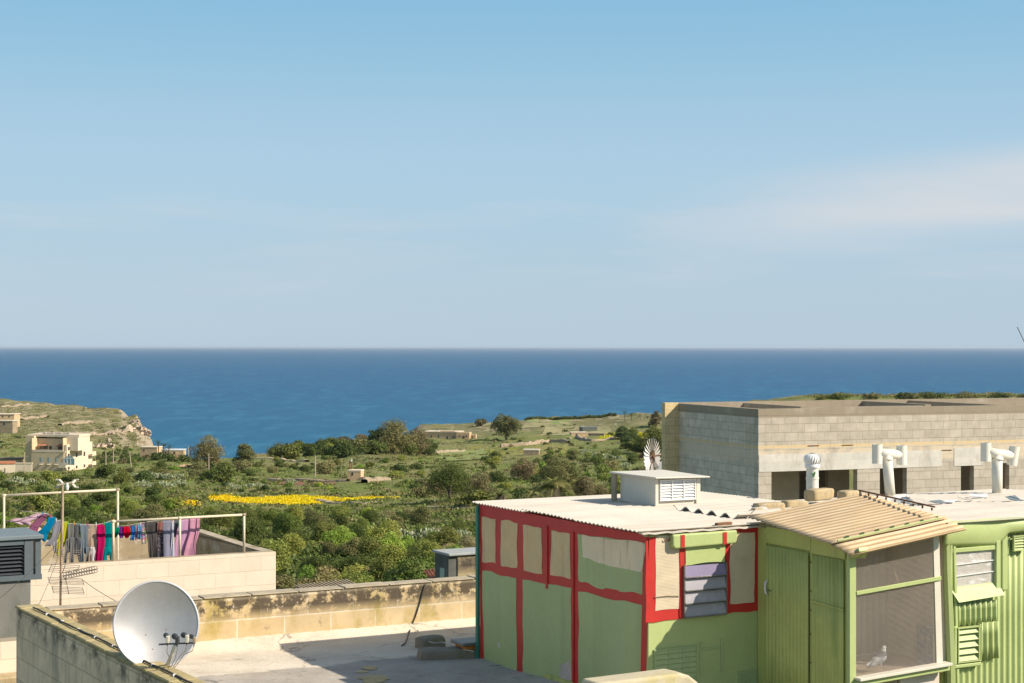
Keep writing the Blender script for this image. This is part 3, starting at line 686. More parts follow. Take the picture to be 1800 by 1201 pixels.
# ------------------------------------------------------------------ aerial mast
MY = 25.0
M['aerial'] = pm('dull_aerial_wire', (.15, .125, .11), .6, .15)
mbase = P(106, 1092, MY); t_ = thing('aerial_mast', 'rusty aerial mast with wire grid antennas in front of the washing', 'aerial', (mbase.x, mbase.y, mbase.z))
def A_(px, py, dy=0): return P(px, py, MY + dy) - mbase
mb = MB(); mb.tube([A_(106, 1092), A_(107, 1000), A_(109, 940), A_(110, 866), A_(111, 852)], [.018, .018, .023, .021, .012], 8); mb.build('pole', M['rustpole'], t_, smooth=True)
for (px, py, sgn) in ((112, 848, -1), (124, 848, 1)):
    mb = MB()
    for dy2, k in ((0, 1), (7, -1)):
        c0 = A_(px, py + 2)
        # two bent arms in a chevron opening sideways
        mb.bar(c0 + Vector((sgn * .02, 0, 0)), A_(px + sgn * 8, py + 2 - k * 6, .05), .034, .03)
        mb.bar(A_(px + sgn * 8, py + 2 - k * 6, .05), A_(px + sgn * 14, py + 2 - k * 7, .05), .022, .02)
    mb.build('antenna_horn', M['whitepaint'], t_)
mb = MB(); mb.bar(A_(100, 853), A_(128, 848), .03, .025); mb.build('boom', M['pipe'], t_)
mb = MB(); p = A_(118, 856); mb.tube([p + Vector((0, 0, .06)), p, p + Vector((0, 0, -.05))], [.025, .03, .02], 8); mb.build('box', M['white'], t_)
def grid(px0, px1, py0, py1, nb, skew):
    mb = MB()
    for i in range(nb + 1):
        t2 = i / nb; y = py0 + (py1 - py0) * t2; s2 = skew * t2
        mb.tube([A_(px0 + s2, y, -.1), A_(px1 + s2, y + 2.4, .15)], .0042, 5)
    for xx in (px0, px1): mb.tube([A_(xx, py0 + (2.4 if xx == px1 else 0), -.1 if xx == px0 else .15), A_(xx + skew, py1 + (2.4 if xx == px1 else 0), -.1 if xx == px0 else .15)], .005, 5)
    mb.tube([A_(px0 + (px1 - px0) * .5, py0 - 1, 0), A_(px0 + (px1 - px0) * .5 + skew, py1 + 3, 0)], .006, 5)
    return mb.build('grid', M['aerial'], t_)
grid(99, 143, 966, 980, 4, -6); grid(91, 140, 992, 1005, 4, -6); grid(84, 144, 1015, 1026, 4, 4); grid(91, 145, 1031, 1042, 4, 3)
mb = MB(); mb.tube([A_(104, 1014, -.3), A_(172, 1000, .5)], .007, 5)
for i in range(13):
    f = i / 12; c0 = A_(112 + 54 * f, 1012.5 - 11 * f, -.2 + .6 * f)
    for sx in (-1, 1):
        mb.tube([c0 + Vector((sx * .045 * math.cos(a), .045 * math.sin(a) * .4, .022 * sx + .03 * math.sin(a))) for a in [k * math.pi / 4 for k in range(9)]], .0045, 4, cap=False)
mb.build('yagi_antenna', M['aerial'], t_)
def wire(p0, p1, sagv, r, mat, label, n=14, name='wire'):
    mb = MB(); p0, p1 = Vector(p0), Vector(p1)
    mb.tube([p0.lerp(p1, i / n) - Vector((0, 0, sagv * 4 * (i / n) * (1 - i / n))) for i in range(n + 1)], r, 5)
    return tag(mb.build(name, mat, None, smooth=True), label, 'wire')
wire(P(108, 948, MY), P(-30, 1075, 23), .05, .004, M['cable'], 'thin stay wire running down left from the aerial mast')
wire(P(146, 1020, MY), P(214, 1062, 21.8), .02, .004, M['cable'], 'thin stay wire running down right from the aerial mast to the parapet')
wire(P(100, 985, MY), P(62, 1076, 21), .03, .003, M['cable'], 'faint vertical stay wire below the aerial grids')

# ------------------------------------------------------------------ cream neighbour house with roof yard
K = Frame(-4.50, 31.45, 28.2, -10.8)
cream = block_mat('painted_cream_blockwork', (0.74, 0.625, 0.50), (0.70, 0.585, 0.46), (0.62, 0.51, 0.38), 0.60, 0.275, 0.005, offz=0.39 + .005, bump=0.55,
    topcol=(0.36, 0.29, 0.2), var=0.05, stains=[((0.42, .32, .2), 3, .68, .76, (1, 1, .6), .5)])[0]
worn = bands(block_mat('worn_ochre_wall', (0.34, 0.27, 0.17), (0.26, 0.20, 0.13), (0.3, .24, .17), 0.6, 0.275, 0.004, topcol=(0.42, .35, .26), stains=[((0.2, .15, .07), 1.2, .5, .58, None, .7), ((0.45, .40, .33), 3.5, .55, .62, None, .7)]), [])
kh = thing('house', 'cream painted block house with washing lines on its roof yard', 'house', fr=K)
mb = MB(); mb.box(-9.5, 0, 0, .22, -10.8, -3.90); mb.build('wall', cream, kh, bevel=.01)
mb = MB(); mb.box(-.22, 0, .222, 4.6, -10.8, -3.92); mb.hexa([(-.22, .222, -3.919), (0, .222, -3.919), (0, 4.6, -4.04), (-.22, 4.6, -4.04), (-.22, .222, -3.9), (0, .222, -3.9), (0, 4.6, -3.98), (-.22, 4.6, -3.98)])
mb.build('parapet', worn, kh)
peach = bands(block_mat('peach_render', (0.62, 0.46, 0.30), (0.58, 0.43, 0.28), (0.55, 0.40, .25), 0.6, 0.275, 0.003, topcol=(0.45, .38, .28), var=.05), [])
mb = MB(); mb.box(-3.4, -.0, 4.602, 4.85, -10.8, -4.0); mb.build('parapet', worn, kh)
mb = MB(); mb.box(-9.5, -3.402, 4.602, 4.85, -10.8, -3.72); mb.build('parapet', peach, kh)
mb = MB(); mb.box(-9.48, -.23, .23, 4.6, -5.1, -5.0); mb.build('roof', M['lime'], kh)
def frame_poles(pts_list, label, group='pipe frames for the washing lines'):
    u0 = pts_list[0][0]
    t_ = thing('laundry_rack', label, 'laundry rack', K.toW(u0[0], u0[1]) + (u0[2],), K.a, group); t_['_z0'] = 0.0
    for name, pts in pts_list[1:]:
        mb = MB(); mb.tube([(p[0] - u0[0], p[1] - u0[1], p[2] - u0[2]) for p in pts], .023, 10); mb.build(name, M['pipe'], t_, smooth=True)
    for name, pts in pts_list[1:]:
        mb = MB(); p = pts[-1]; mb.tube([(p[0] - u0[0] - .035, p[1] - u0[1], p[2] - u0[2]), (p[0] - u0[0] + .035, p[1] - u0[1], p[2] - u0[2])], .029, 10); mb.build('elbow', M['pipe'], t_, smooth=True)
uA, zA = K.pv(199, 917, .12); uM, _ = K.pv(316, 910, .12); uB, zB = K.pv(429, 905, .12)
frame_poles([((uA, .12, -3.9), 'leg'), ('leg', [(uA, .12, -3.9), (uA, .12, zA)]), ('leg', [(uM, .12, -3.9), (uM, .12, (zA + zB) / 2)]), ('leg', [(uB, .12, -3.9), (uB, .12, zB)]), ('crossbar', [(uA, .12, zA), (uB, .12, zB)])],
    'cream pipe frame with three uprights standing on the front parapet')
uC, zC = K.pv(7, 871, 3.0); uD, zD = K.pv(207, 861, 3.0)
frame_poles([((uC, 3.0, -5), 'leg'), ('leg', [(uC, 3.0, -5), (uC, 3.0, zC)]), ('leg', [(uD, 3.0, -5), (uD, 3.0, zD)]), ('crossbar', [(uC, 3.0, zC), (uD, 3.0, zD)])],
    'taller cream pipe frame with two uprights at the back of the roof yard')
# washing
def kp(px, py, v=.40): u, z = K.pv(px, py, v); x, y = K.toW(u, v); return Vector((x, y, z))
line_pts = [(38, 898), (85, 904), (99, 914), (120, 920), (145, 922), (172, 922), (186, 919), (200, 914)]
cable('washing_line', [kp(*p) for p in line_pts], .005, M['cablelight'], 'sagging washing line carrying the left half of the laundry', 'washing line')
cable('washing_line', [kp(*p) for p in [(199, 926), (230, 923), (262, 917), (300, 913), (352, 909), (428, 907)]], .005, M['cablelight'], 'washing line strung just under the front pipe frame', 'washing line')
def cloth_mat(name, col, pat=None, col2=(0.7, .7, .7), psc=30):
    m, t, b = new_mat(name); tcn = t.nodes.new('ShaderNodeTexCoord'); ov = tcn.outputs['Object']
    c = mixrgb(t, ramp(t, noise(t, ov, 4, 4), .3, .7), sc3(col, .88), sc3(col, 1.12))
    if pat:
        vo = t.nodes.new('ShaderNodeTexVoronoi'); vo.inputs['Scale'].default_value = psc; t.links.new(ov, vo.inputs['Vector'])
        c = mixrgb(t, ramp(t, vo.outputs['Distance'], .30, .36, 1, 0), c, col2)
        if pat == 2:
            v2 = t.nodes.new('ShaderNodeTexVoronoi'); v2.inputs['Scale'].default_value = psc * .8; t.links.new(ov, v2.inputs['Vector']); 
            c = mixrgb(t, .5, c, v2.outputs['Color'])
    t.links.new(c, b.inputs['Base Color']); b.inputs['Roughness'].default_value = .9; b.inputs['Specular IOR Level'].default_value = .1
    tr = t.nodes.new('ShaderNodeBsdfTranslucent'); t.links.new(c, tr.inputs['Color'])
    mx = t.nodes.new('ShaderNodeMixShader'); mx.inputs[0].default_value = .3; o = [q for q in t.nodes if q.type == 'OUTPUT_MATERIAL'][0]
    t.links.new(b.outputs[0], mx.inputs[1]); t.links.new(tr.outputs[0], mx.inputs[2]); t.links.new(mx.outputs[0], o.inputs['Surface'])
    return m
CL = {'n': 0}
def garment(name, label, cat, strips, col, pat=None, col2=(.7, .7, .7), v=.40, fold=.010, psc=30, group=None, nf=1.3):
    """strips: lists of rows (py, px_left, px_right) in the plane v; each strip is one panel (a leg, a sleeve, a body)"""
    CL['n'] += 1; sd = CL['n'] * 3.7
    allp = [r for s2 in strips for r in s2]; o0 = kp(strips[0][0][1], strips[0][0][0], v)
    mb = MB(); nr, ncol = 16, 10
    for si, rows in enumerate(strips):
        ys = [r[0] for r in rows]; lo = [r[1] for r in rows]; hi = [r[2] for r in rows]; tt = np.linspace(0, 1, len(rows))
        vs = []; fs = []
        for i in range(nr + 1):
            k = i / nr; y = np.interp(k, tt, ys); a = np.interp(k, tt, lo) - .6; b2 = np.interp(k, tt, hi) + .6
            w1 = .35 * math.sin(k * 9 + sd); w2 = .35 * math.sin(k * 7 + sd * 2)
            for j in range(ncol + 1):
                f = j / ncol; px = (a + w1) * (1 - f) + (b2 + w2) * f
                vv2 = v + fold * (.25 + k) * math.sin(f * 2 * math.pi * nf + sd + k * 1.3) + .03 * k * math.sin(sd + k * 3) - .01 * si
                p = kp(px, y + .5 * math.sin(f * 5 + sd) * k, vv2) - o0; vs.append(p)
        for i in range(nr):
            for j in range(ncol): q_ = i * (ncol + 1) + j; fs.append((q_, q_ + 1, q_ + ncol + 2, q_ + ncol + 1))
        mb.add(vs, fs)
    o = mb.build(name, cloth_mat(name + '_cloth', col, pat, col2, psc), None, smooth=True); o.location = o0
    s_ = o.modifiers.new('thickness', 'SOLIDIFY'); s_.thickness = .005; s_.offset = 0
    tag(o, label, cat, group); return o
G = garment
G('shirt', 'pale lilac top blown out sideways at the left end of the line', 'shirt', [[(902, 68, 80), (906, 56, 76), (911, 40, 66), (917, 22, 52), (923, 38, 56)], [(911, 30, 44), (915, 16, 34), (917, 8, 22)]], (.58, .40, .48), v=.5)
G('trousers', 'mauve trousers blown left between the lilac top and the blue one', 'trousers', [[(903, 74, 86), (915, 63, 78), (925, 54, 69), (936, 46, 57)], [(925, 60, 69), (937, 56, 64)]], (.27, .09, .17), v=.45)
G('shirt', 'bright blue top swinging left beside the mauve trousers', 'shirt', [[(909, 87, 98), (920, 82, 95), (932, 72, 88), (938, 64, 84), (952, 76, 80)]], (.0, .20, .40))
G('trousers', 'light grey trousers swinging left next to the blue top', 'trousers', [[(914, 98, 107), (930, 93, 105), (945, 90, 101), (960, 79, 88)], [(942, 92, 101), (955, 92, 99), (972, 96, 99)]], (.26, .25, .29))
G('shirt', 'yellow top hanging just behind the aerial mast', 'shirt', [[(917, 111, 120), (930, 108, 119), (950, 102, 117), (962, 100, 112)], [(950, 100, 108), (978, 100, 104)]], (.50, .47, .03))
G('trousers', 'mid grey trousers hanging just right of the aerial mast', 'trousers', [[(920, 119, 129), (940, 119, 129), (972, 120, 127)], [(950, 116, 121), (990, 113, 116)], [(945, 124, 130), (991, 123, 129)]], (.18, .18, .18))
G('trousers', 'charcoal narrow trousers, third pair right of the aerial mast', 'trousers', [[(921, 131, 140), (945, 131, 139), (975, 131, 137)], [(945, 135, 141), (975, 137, 141), (990, 139, 142)]], (.12, .12, .13))
G('trousers', 'slate blue grey trousers left of the beige top', 'trousers', [[(922, 141, 155), (940, 142, 156), (968, 145, 155), (975, 151, 156)], [(950, 142, 147), (990, 143, 147)], [(962, 152, 157), (992, 151, 158)]], (.17, .21, .25))
G('shirt', 'beige top with a patterned edge left of the magenta towel', 'shirt', [[(922, 156, 170), (945, 157, 170), (968, 159, 169)], [(930, 155, 158), (990, 156, 160)]], (.42, .31, .24))
G('cloth', 'small white cloth hanging low under the beige top', 'cloth', [[(962, 160, 166), (975, 158, 167), (986, 159, 167)]], (.62, .58, .60), v=.36)
G('towel', 'deep magenta towel hanging between beige and teal pieces', 'towel', [[(922, 171, 183), (955, 170, 184), (990, 168, 179)]], (.45, .005, .10))
G('shirt', 'teal long top left of the front pipe upright', 'shirt', [[(918, 185, 199), (940, 185, 199), (962, 184, 198), (976, 189, 199)], [(962, 183, 189), (990, 180, 187)], [(970, 193, 199), (988, 194, 198)]], (.0, .22, .24))
G('underpants', 'green underpants, first of the three short bright pieces', 'underpants', [[(927, 202, 209), (936, 201, 209), (945, 201, 203)]], (.0, .18, .09))
G('underpants', 'purple underpants between the green and the red ones', 'underpants', [[(926, 209, 217), (940, 209, 217), (946, 212, 215)]], (.13, .02, .17))
G('underpants', 'red underpants beside the purple ones', 'underpants', [[(926, 218, 228), (939, 217, 229), (946, 221, 225)]], (.55, .0, .03))
G('socks', 'bright blue patterned leggings right of the red underpants', 'socks', [[(924, 231, 237), (940, 231, 237), (950, 229, 235)]], (.02, .16, .40), 1, (.05, .05, .2), psc=60)
G('socks', 'narrow pink strip of clothing between two blue patterned ones', 'socks', [[(924, 237, 240), (940, 238, 242), (949, 238, 241)]], (.45, .2, .30))
G('socks', 'short blue and white patterned piece beside the pink strip', 'socks', [[(922, 242, 248), (938, 243, 248), (948, 242, 246)]], (.05, .22, .42), 1, (.5, .5, .6), psc=60)
G('socks', 'multicoloured patterned leggings left of the dark trousers', 'socks', [[(921, 248, 254), (938, 248, 255), (956, 250, 256)]], (.35, .16, .26), 2, (.05, .05, .15), psc=50)
G('trousers', 'dark grey trousers with a black waistband under the front crossbar', 'trousers', [[(917, 256, 277), (926, 256, 277), (940, 258, 275)], [(935, 258, 268), (960, 261, 268), (984, 263, 270)], [(935, 268, 276), (955, 270, 275), (984, 271, 276)]], (.10, .09, .09))
G('cloth', 'white sheet corner showing between the dark trouser legs', 'cloth', [[(940, 269, 273), (984, 267, 271)]], (.52, .5, .5), v=.5)
G('underpants', 'dusty pink short piece right of the dark trousers', 'underpants', [[(917, 277, 286), (937, 277, 285)]], (.32, .14, .13), v=.36)
G('dress', 'black dress with tiny white dots beside the lavender sheet', 'dress', [[(930, 276, 286), (960, 276, 287), (984, 277, 287)]], (.03, .025, .035), 1, (.4, .35, .4), psc=70)
G('sheet', 'lavender grey nightshirt hanging full length under the crossbar', 'nightshirt', [[(915, 286, 303), (950, 287, 303), (984, 287, 303)]], (.27, .27, .36))
G('cloth', 'narrow white edge of a sheet between lavender and pink pieces', 'cloth', [[(915, 303, 305), (950, 302, 305), (984, 301, 306)]], (.6, .6, .68))
G('shirt', 'slate grey short top partly behind the pink dress', 'shirt', [[(914, 305, 314), (945, 305, 310)]], (.13, .14, .17), v=.5)
G('dress', 'long lilac pink dress to the left of the middle upright', 'dress', [[(913, 318, 335), (930, 312, 335), (955, 308, 332), (984, 306, 326)]], (.60, .34, .52), v=.42)
G('dress', 'pale pink nightdress with a white hem at the right end of the line', 'nightdress', [[(911, 334, 350), (935, 334, 350), (955, 328, 344), (982, 322, 341)], [(911, 347, 351), (930, 346, 350), (952, 342, 344), (982, 340, 342)]], (.60, .30, .42), v=.40)
rp = random.Random(4); pegc = [(0, .3, .5), (.6, .05, .2), (.7, .7, .7), (.05, .4, .15), (.7, .3, 0)]
pegm = [pm('peg_plastic', c, .5, .05) for c in pegc]
for i, (px, py) in enumerate(((76, 902), (89, 907), (99, 914), (119, 920), (130, 920), (140, 921), (154, 922), (169, 921), (183, 920), (199, 915), (209, 926), (228, 925), (247, 921), (278, 916), (304, 914))):
    mb = MB(); p = kp(px, py, .40); mb.bar((0, 0, .028), (0, 0, -.035), .014, .02)
    o = mb.build('clothes_peg', pegm[i % 5], None); o.location = p
    tag(o, 'small plastic peg clipping laundry to the line', 'clothes peg', 'plastic pegs along the washing lines')

# ------------------------------------------------------------------ grey roof shaft at the left edge
Q = Frame(P(76, 941, 27).x, P(76, 941, 27).y, 28.2, -6.2)
t_ = thing('roof_shaft', 'grey stone shaft with a dark louvred metal cap at the left edge', 'roof shaft', fr=Q)
gstone = pm('shade_grey_stained_render', (0.20, 0.195, 0.175), 0.95, .15, 1.5, .4, .01, stains=[((.12, .13, .11), 2, .5, .65, (1, 1, .3), .7), ((.3, .27, .2), 5, .6, .7, None, .5)])  # base grey set dark in place of shade on this wall
zt = -3.07
mb = MB(); mb.box(-3.2, -.19, .05, .95, -6.2, -3.72); mb.build('wall', gstone, t_, bevel=.01)
mb = MB(); mb.box(-3.3, 0, -.04, 1.25, zt - .07, zt); mb.build('lid', M['cyl'], t_, bevel=.012)
mb = MB(); mb.box(-3.3, -.02, 0, 1.2, -3.8, -3.715); mb.box(-.30, -.16, .0, .1, -3.714, zt - .071); mb.box(-.12, -.03, .02, 1.15, -3.714, zt - .071); mb.box(-3.2, -.31, .0, .08, zt - .15, zt - .071); mb.build('frame', pm('slate_frame', (.11, .135, .15), .55, .08), t_)
mb = MB(); mb.box(-3.2, -.31, .3, .4, -3.714, zt - .08)
for i in range(8):
    z = -3.70 + i * .062; mb.hexa([(-3.2, .02, z), (-.31, .02, z), (-.31, .10, z + .05), (-3.2, .10, z + .05), (-3.2, .03, z + .008), (-.31, .03, z + .008), (-.31, .11, z + .058), (-3.2, .11, z + .058)])
mb.build('louvre', M['slat'], t_)
# lower wall and rough sheet in the bottom left corner
B = Frame(P(40, 1125, 22.5).x, P(40, 1125, 22.5).y, 28.2, -6.5)
t_ = thing('low_wall', 'low cream wall with a stone ledge in the bottom left corner', 'wall', fr=B)
mb = MB(); mb.box(-3, .4, 0, .3, -6.5, -4.0); mb.build('wall', cream, t_)
mb = MB(); mb.box(-3, .6, -.35, -.002, -6.5, -4.42); mb.build('ledge', M['stone'], t_, bevel=.02)
V = []; F = []
for j in range(26):
    for i in range(40):
        px = -60 + 190 * i / 39; py = 1168 + 70 * j / 25; top = 1176 + 8 * abs(math.sin(i * .31)) + (i > 26) * (i - 26) * 2.0 - 8 * math.exp(-((i - 27) / 3) ** 2)
        Y = 20.5 - j * .11; p = P(px, max(py, top), Y); V.append((p.x, p.y, -4.42 - j * .03 + .10 * mnoise.noise(Vector((i * .35, j * .4, 2))) + .06 * mnoise.noise(Vector((i * .9, j * .9, 5)))))
for j in range(25):
    for i in range(39): a = j * 40 + i; F.append((a, a + 1, a + 41, a + 40))
o = np_mesh('plastic_sheet', V, F, pm('crumpled_white_sheet', (.5, .5, .5), .5, .12, 3, .6, .03, stains=[((.2, .17, .13), 4, .58, .7, None, .6)]), None, smooth=True); tag(o, 'crumpled whitish plastic sheet in the bottom left corner', 'plastic sheet')
o.modifiers.new('thickness', 'SOLIDIFY').thickness = .01

# ------------------------------------------------------------------ painted shed
SF = Frame(S.x, S.y, 28.2, FLOOR - .25); SF.z0 = -4.2
shed = thing('shed', 'green rooftop shed with red painted bands and a whitewashed corrugated roof', 'shed', fr=SF)
VL = 3.90; UW = 1.425; ZT = -1.99
rs = random.Random(7)
mb = MB(); mb.box(0, .09, 0.092, VL, -4.25, ZT); mb.build('side_wall', M['red'], shed)
mb = MB(); mb.box(0, UW, 0.0, .09, -4.6, ZT); mb.build('front_wall', M['green'], shed)
mb = MB(); mb.box(.092, 3.3, VL - .09, VL, -4.25, ZT); mb.build('back_wall', M['green'], shed)
def wob_poly(pts, n=7, amp=.007, seed=0):
    out = []
    for i, p in enumerate(pts):
        q = pts[(i + 1) % len(pts)]
        for k in range(n):
            f = k / n; a = p[0] * (1 - f) + q[0] * f; b_ = p[1] * (1 - f) + q[1] * f
            s_ = seed * 3.1 + i
            out.append((a + amp * mnoise.noise(Vector((a * 4, b_ * 4, s_))) * (k > 0), b_ + amp * mnoise.noise(Vector((a * 4, b_ * 4, s_ + 9))) * (k > 0)))
    return out
def side_panel(name, px, mat, d=.004, seed=0, parent=None, label=None, amp=.03):
    pts = wob_poly([S.pu(a, b_, 0) for a, b_ in px], seed=seed, amp=amp)
    mb = MB(); mb.prism([(-.0, v, max(z, -4.24)) for v, z in pts], (-d, 0, 0)); o = mb.build(name, mat, parent or shed)
    if label: o['label'] = label
    return o
side_panel('red_corner', [(1131.5, 944), (1142, 943), (1133, 1300), (1124, 1300)], M['red'], .005, 40, amp=0.0)
side_panel('panel', [(848, 1003.5), (907.7, 1017), (908.5, 1190), (851.5, 1172)], M['greenwall'], .004, 1)
side_panel('panel', [(919, 1019), (1004.5, 1033.7), (1006.5, 1212), (920, 1193)], M['greenwall'], .004, 2)
side_panel('panel', [(1016.5, 1040), (1132, 1064.5), (1128, 1290), (1018, 1250)], M['greenwall'], .004, 3)
side_panel('panel', [(1015.5, 938.5), (1136, 954.5), (1133, 1046), (1090, 1040), (1060, 1036), (1017, 1021)], M['greenwall'], .004, 4)
side_panel('panel', [(1024, 939.3), (1135.0, 955.2), (1128, 1005.6), (1060, 991), (1025.3, 979.4)], pm('old_cream_board', (0.76, .64, .44), .8, .08, 2, .15, .003, stains=[((0.30, .26, .2), 9, .56, .64, (1, .9, .08), .7), ((.62, .57, .45), 3, .55, .7, (1, 1, .2), .5)]), .008, 5, label='unpainted cream board under the eave')
for i, q in enumerate(([(847.5, 908), (871, 912), (871.5, 990.5), (848, 988)], [(881.5, 915), (910, 920), (909, 998.6), (881, 995)], [(919.7, 922.5), (952, 929.5), (953.7, 1009), (921, 1002)], [(969.7, 933.0), (1001.8, 939), (1003.4, 1017.7), (967.5, 1011)])):
    side_panel('cream_panel', q, M['cream'], .004, 10 + i)
# darker vertical boards in the red and the bare mortar at the bottom
mb = MB()
for px in (962, 1008):
    v, _ = S.pu(px, 1000, 0); _, z1 = S.pu(px, 925 if px < 1000 else 935, 0)
    mb.box(-.016, -.0005, v - .022, v + .022, S.pu(px, 1035, 0)[1] if px < 1000 else -4.2, z1)
mb.build('batten', M['red'], shed, bevel=.004)
side_panel('bare_patch', [(985, 1168), (1002, 1162), (1005, 1196), (1006, 1206), (993, 1200), (984, 1184)], pm('flaked_plaster', (.52, .44, .38), .95, .2, 5, .5), .006, 20, amp=.12)
side_panel('bare_patch', [(876, 1129), (878, 1128), (880, 1136), (877, 1139)], M['lime'], .006, 21)
v0_, z0_ = S.pu(1005, 1195, 0)
mb = MB(); a0 = S.pu(960, 1183, 0); a1 = S.pu(1010, 1200, 0); mb.prism([(-.005, a0[0], a0[1]), (-.005, a1[0], a1[1]), (-.005, a1[0], -4.24), (-.005, a0[0], -4.24)], (-.02, 0, 0)); mb.build('board', M['greendark'], shed)
mb = MB(); mb.box(-.035, .0, VL + .002, VL + .06, -4.1, ZT - .02); mb.build('corner_post', M['teal'], shed)
# front face
def fpt(px, py, v=0): return S.pv(px, py, v)
def front_panel(name, px, mat, v0=0.0, d=.006, seed=0, parent=None, amp=.02, bevel=0):
    pts = wob_poly([fpt(a, b_, v0) for a, b_ in px], seed=seed, amp=amp)
    mb = MB(); mb.prism([(u, v0, z) for u, z in pts], (0, -d, 0)); return mb.build(name, mat, parent or shed, bevel=bevel)
front_panel('red_frame', [(1134.5, 946), (1205, 937.5), (1206, 1073), (1203, 1086), (1140, 1094.5), (1134, 1095)], M['red'], 0, .010, 1)
front_panel('red_frame', [(1205, 935.5), (1333, 923), (1333, 936), (1272, 938), (1205, 946)], M['red'], 0, .0095, 3)
front_panel('red_frame', [(1272, 938), (1333, 934), (1333, 1073), (1277.5, 1079), (1274, 1000)], M['red'], 0, .0105, 4)
front_panel('ribbed_panel', [(1152.6, 944), (1194, 940), (1194, 1070.5), (1151.5, 1074)], M['creamribbed'], -.0102, .004, 5, amp=.01)
front_panel('cream_panel', [(1283, 937.6), (1326.5, 936), (1325.7, 1058.5), (1283, 1061.7)], pm('cream_board', (0.60, .50, .34), .7, .08, 3, .2, .004, stains=[((.4, .33, .22), 3, .55, .7, (1, 1, 3), .5)]), -.0108, .004, 6)
mb = MB(); a = fpt(1151, 1050, -.02); b_ = fpt(1194, 1048, -.02); mb.tube([(a[0], -.022, a[1]), ((a[0] + b_[0]) / 2, -.024, a[1] + .004), (b_[0], -.022, b_[1])], .006, 6); mb.build('string', M['wood'], shed)
mb = MB(); c0 = fpt(1170, 943, -.03)
for du in (0, .038): mb.tube([(c0[0] + du + .018 * math.cos(a_), -.03, c0[1] - .03 - .02 * math.sin(a_) - (.025 if a_ > math.pi else 0)) for a_ in [k * math.pi / 5 for k in range(-1, 6)]], .005, 6)
mb.build('hook', M['rust'], shed)
# roller box, green board and louvred window
g0 = fpt(1186, 934, -.12); g1 = fpt(1300, 930, -.12)
mb = MB(); mb.prism([(g0[0], 0, -1.985), (g1[0], 0, -1.98), (g1[0], 0, -2.10), (g1[0] - .03, 0, -2.125), (g0[0] + .04, 0, -2.14), (g0[0], 0, -2.11)], (0, -.085, 0)); ab = mb.build('awning_box', M['green'], shed, bevel=.02, seg=3)
for px in (1200, 1274):
    u = fpt(px, 950, -.085)[0]; mb = MB(); mb.box(u - .026, u + .026, -.090, -.0855, -2.125, -1.995); mb.build('red_band', M['red'], ab)
front_panel('green_board', [(1204, 956), (1272, 953), (1272, 988), (1202.5, 994)], M['green'], -.011, .022, 7)
front_panel('red_frame', [(1194.5, 956), (1204.5, 956), (1202.5, 1072), (1202, 1086), (1194, 1087)], M['red'], -.0112, .012, 8)
win = MB(); a = fpt(1201.5, 994, -.03); b_ = fpt(1275.5, 1079, -.03)
win.box(a[0], b_[0], -.006, -.012, b_[1], a[1]); wo = win.build('louvre_window', M['darkmetal'], shed)
mb = MB(); hh = (a[1] - b_[1]) / 4
for i, (mt) in enumerate(('glasspurple', 'glassgrey', 'glassgrey', 'glassgrey')):
    zt_ = a[1] - i * hh; m2 = MB()
    m2.hexa([(a[0] + .01, -.022, zt_ - hh + .012), (b_[0] - .01, -.022, zt_ - hh + .012), (b_[0] - .01, -.060 + .038, zt_ - .01), (a[0] + .01, -.022, zt_ - .01),
             (a[0] + .01, -.062, zt_ - hh + .006), (b_[0] - .01, -.062, zt_ - hh + .006), (b_[0] - .01, -.028, zt_ - .012), (a[0] + .01, -.028, zt_ - .012)])
    m2.build('pane', M[mt], wo)
    mb.box(a[0] + .004, b_[0] - .004, -.068, -.0625, zt_ - hh + .002, zt_ - hh + .014)
mb.box(a[0] - .004, a[0] + .009, -.055, -.0125, b_[1], a[1]); mb.box(b_[0] - .009, b_[0] + .006, -.055, -.0125, b_[1], a[1]); mb.box(a[0], b_[0], -.055, -.0125, b_[1] - .01, b_[1] + .003)
mb.build('frame', M['alu'], wo)
def louvre_vent(parent, x0, x1, z0, z1, y, mat, cols=3, rows=9, name='vent', dep=.018):
    mb = MB(); mb.box(x0, x1, y - .004, y - .0005, z0, z1); o = mb.build(name, mat, parent)
    w_ = (x1 - x0) / cols; bw = min(.012, w_ * .12); mb = MB()
    for c in range(cols + 1): mb.box(x0 + c * w_ - bw / 2, x0 + c * w_ + bw / 2, y - dep, y - .0045, z0, z1)
    for zz in (z0, z1): mb.box(x0 - bw, x1 + bw, y - dep - .002, y - .0045, zz - bw / 2, zz + bw / 2)
    mb.build('frame', mat, o); mb = MB(); h_ = (z1 - z0) / rows
    for c in range(cols):
        for r in range(rows):
            xa, xb = x0 + c * w_ + bw / 2 + .001, x0 + (c + 1) * w_ - bw / 2 - .001; z = z0 + r * h_ + h_ * .15
            mb.hexa([(xa, y - dep + .002, z), (xb, y - dep + .002, z), (xb, y - dep + .005, z), (xa, y - dep + .005, z), (xa, y - .008, z + h_ * .8), (xb, y - .008, z + h_ * .8), (xb, y - .005, z + h_ * .8), (xa, y - .005, z + h_ * .8)])
    mb.build('slat', mat, o); return o
a = fpt(1150, 1143, 0); b_ = fpt(1226, 1205, 0)
louvre_vent(shed, a[0], b_[0] - .02, -3.76, a[1], -.001, M['greenwall'], 3, 10)
a = fpt(1298, 1182, 0); louvre_vent(shed, a[0], a[0] + .23, -3.75, a[1], -.001, M['greenwall'], 2, 9)
mb = MB()
for (x0, y0, x1, y1) in ((1230, 1131, 1233, 1185), (1266, 1125, 1270, 1180)):
    a = fpt(x0, y0); b_ = fpt(x1, y1); mb.box(a[0], b_[0], -.014, -.0005, b_[1], a[1])
a = fpt(1234, 1139); b_ = fpt(1265, 1141); mb.box(a[0], b_[0], -.006, -.0005, b_[1], a[1])
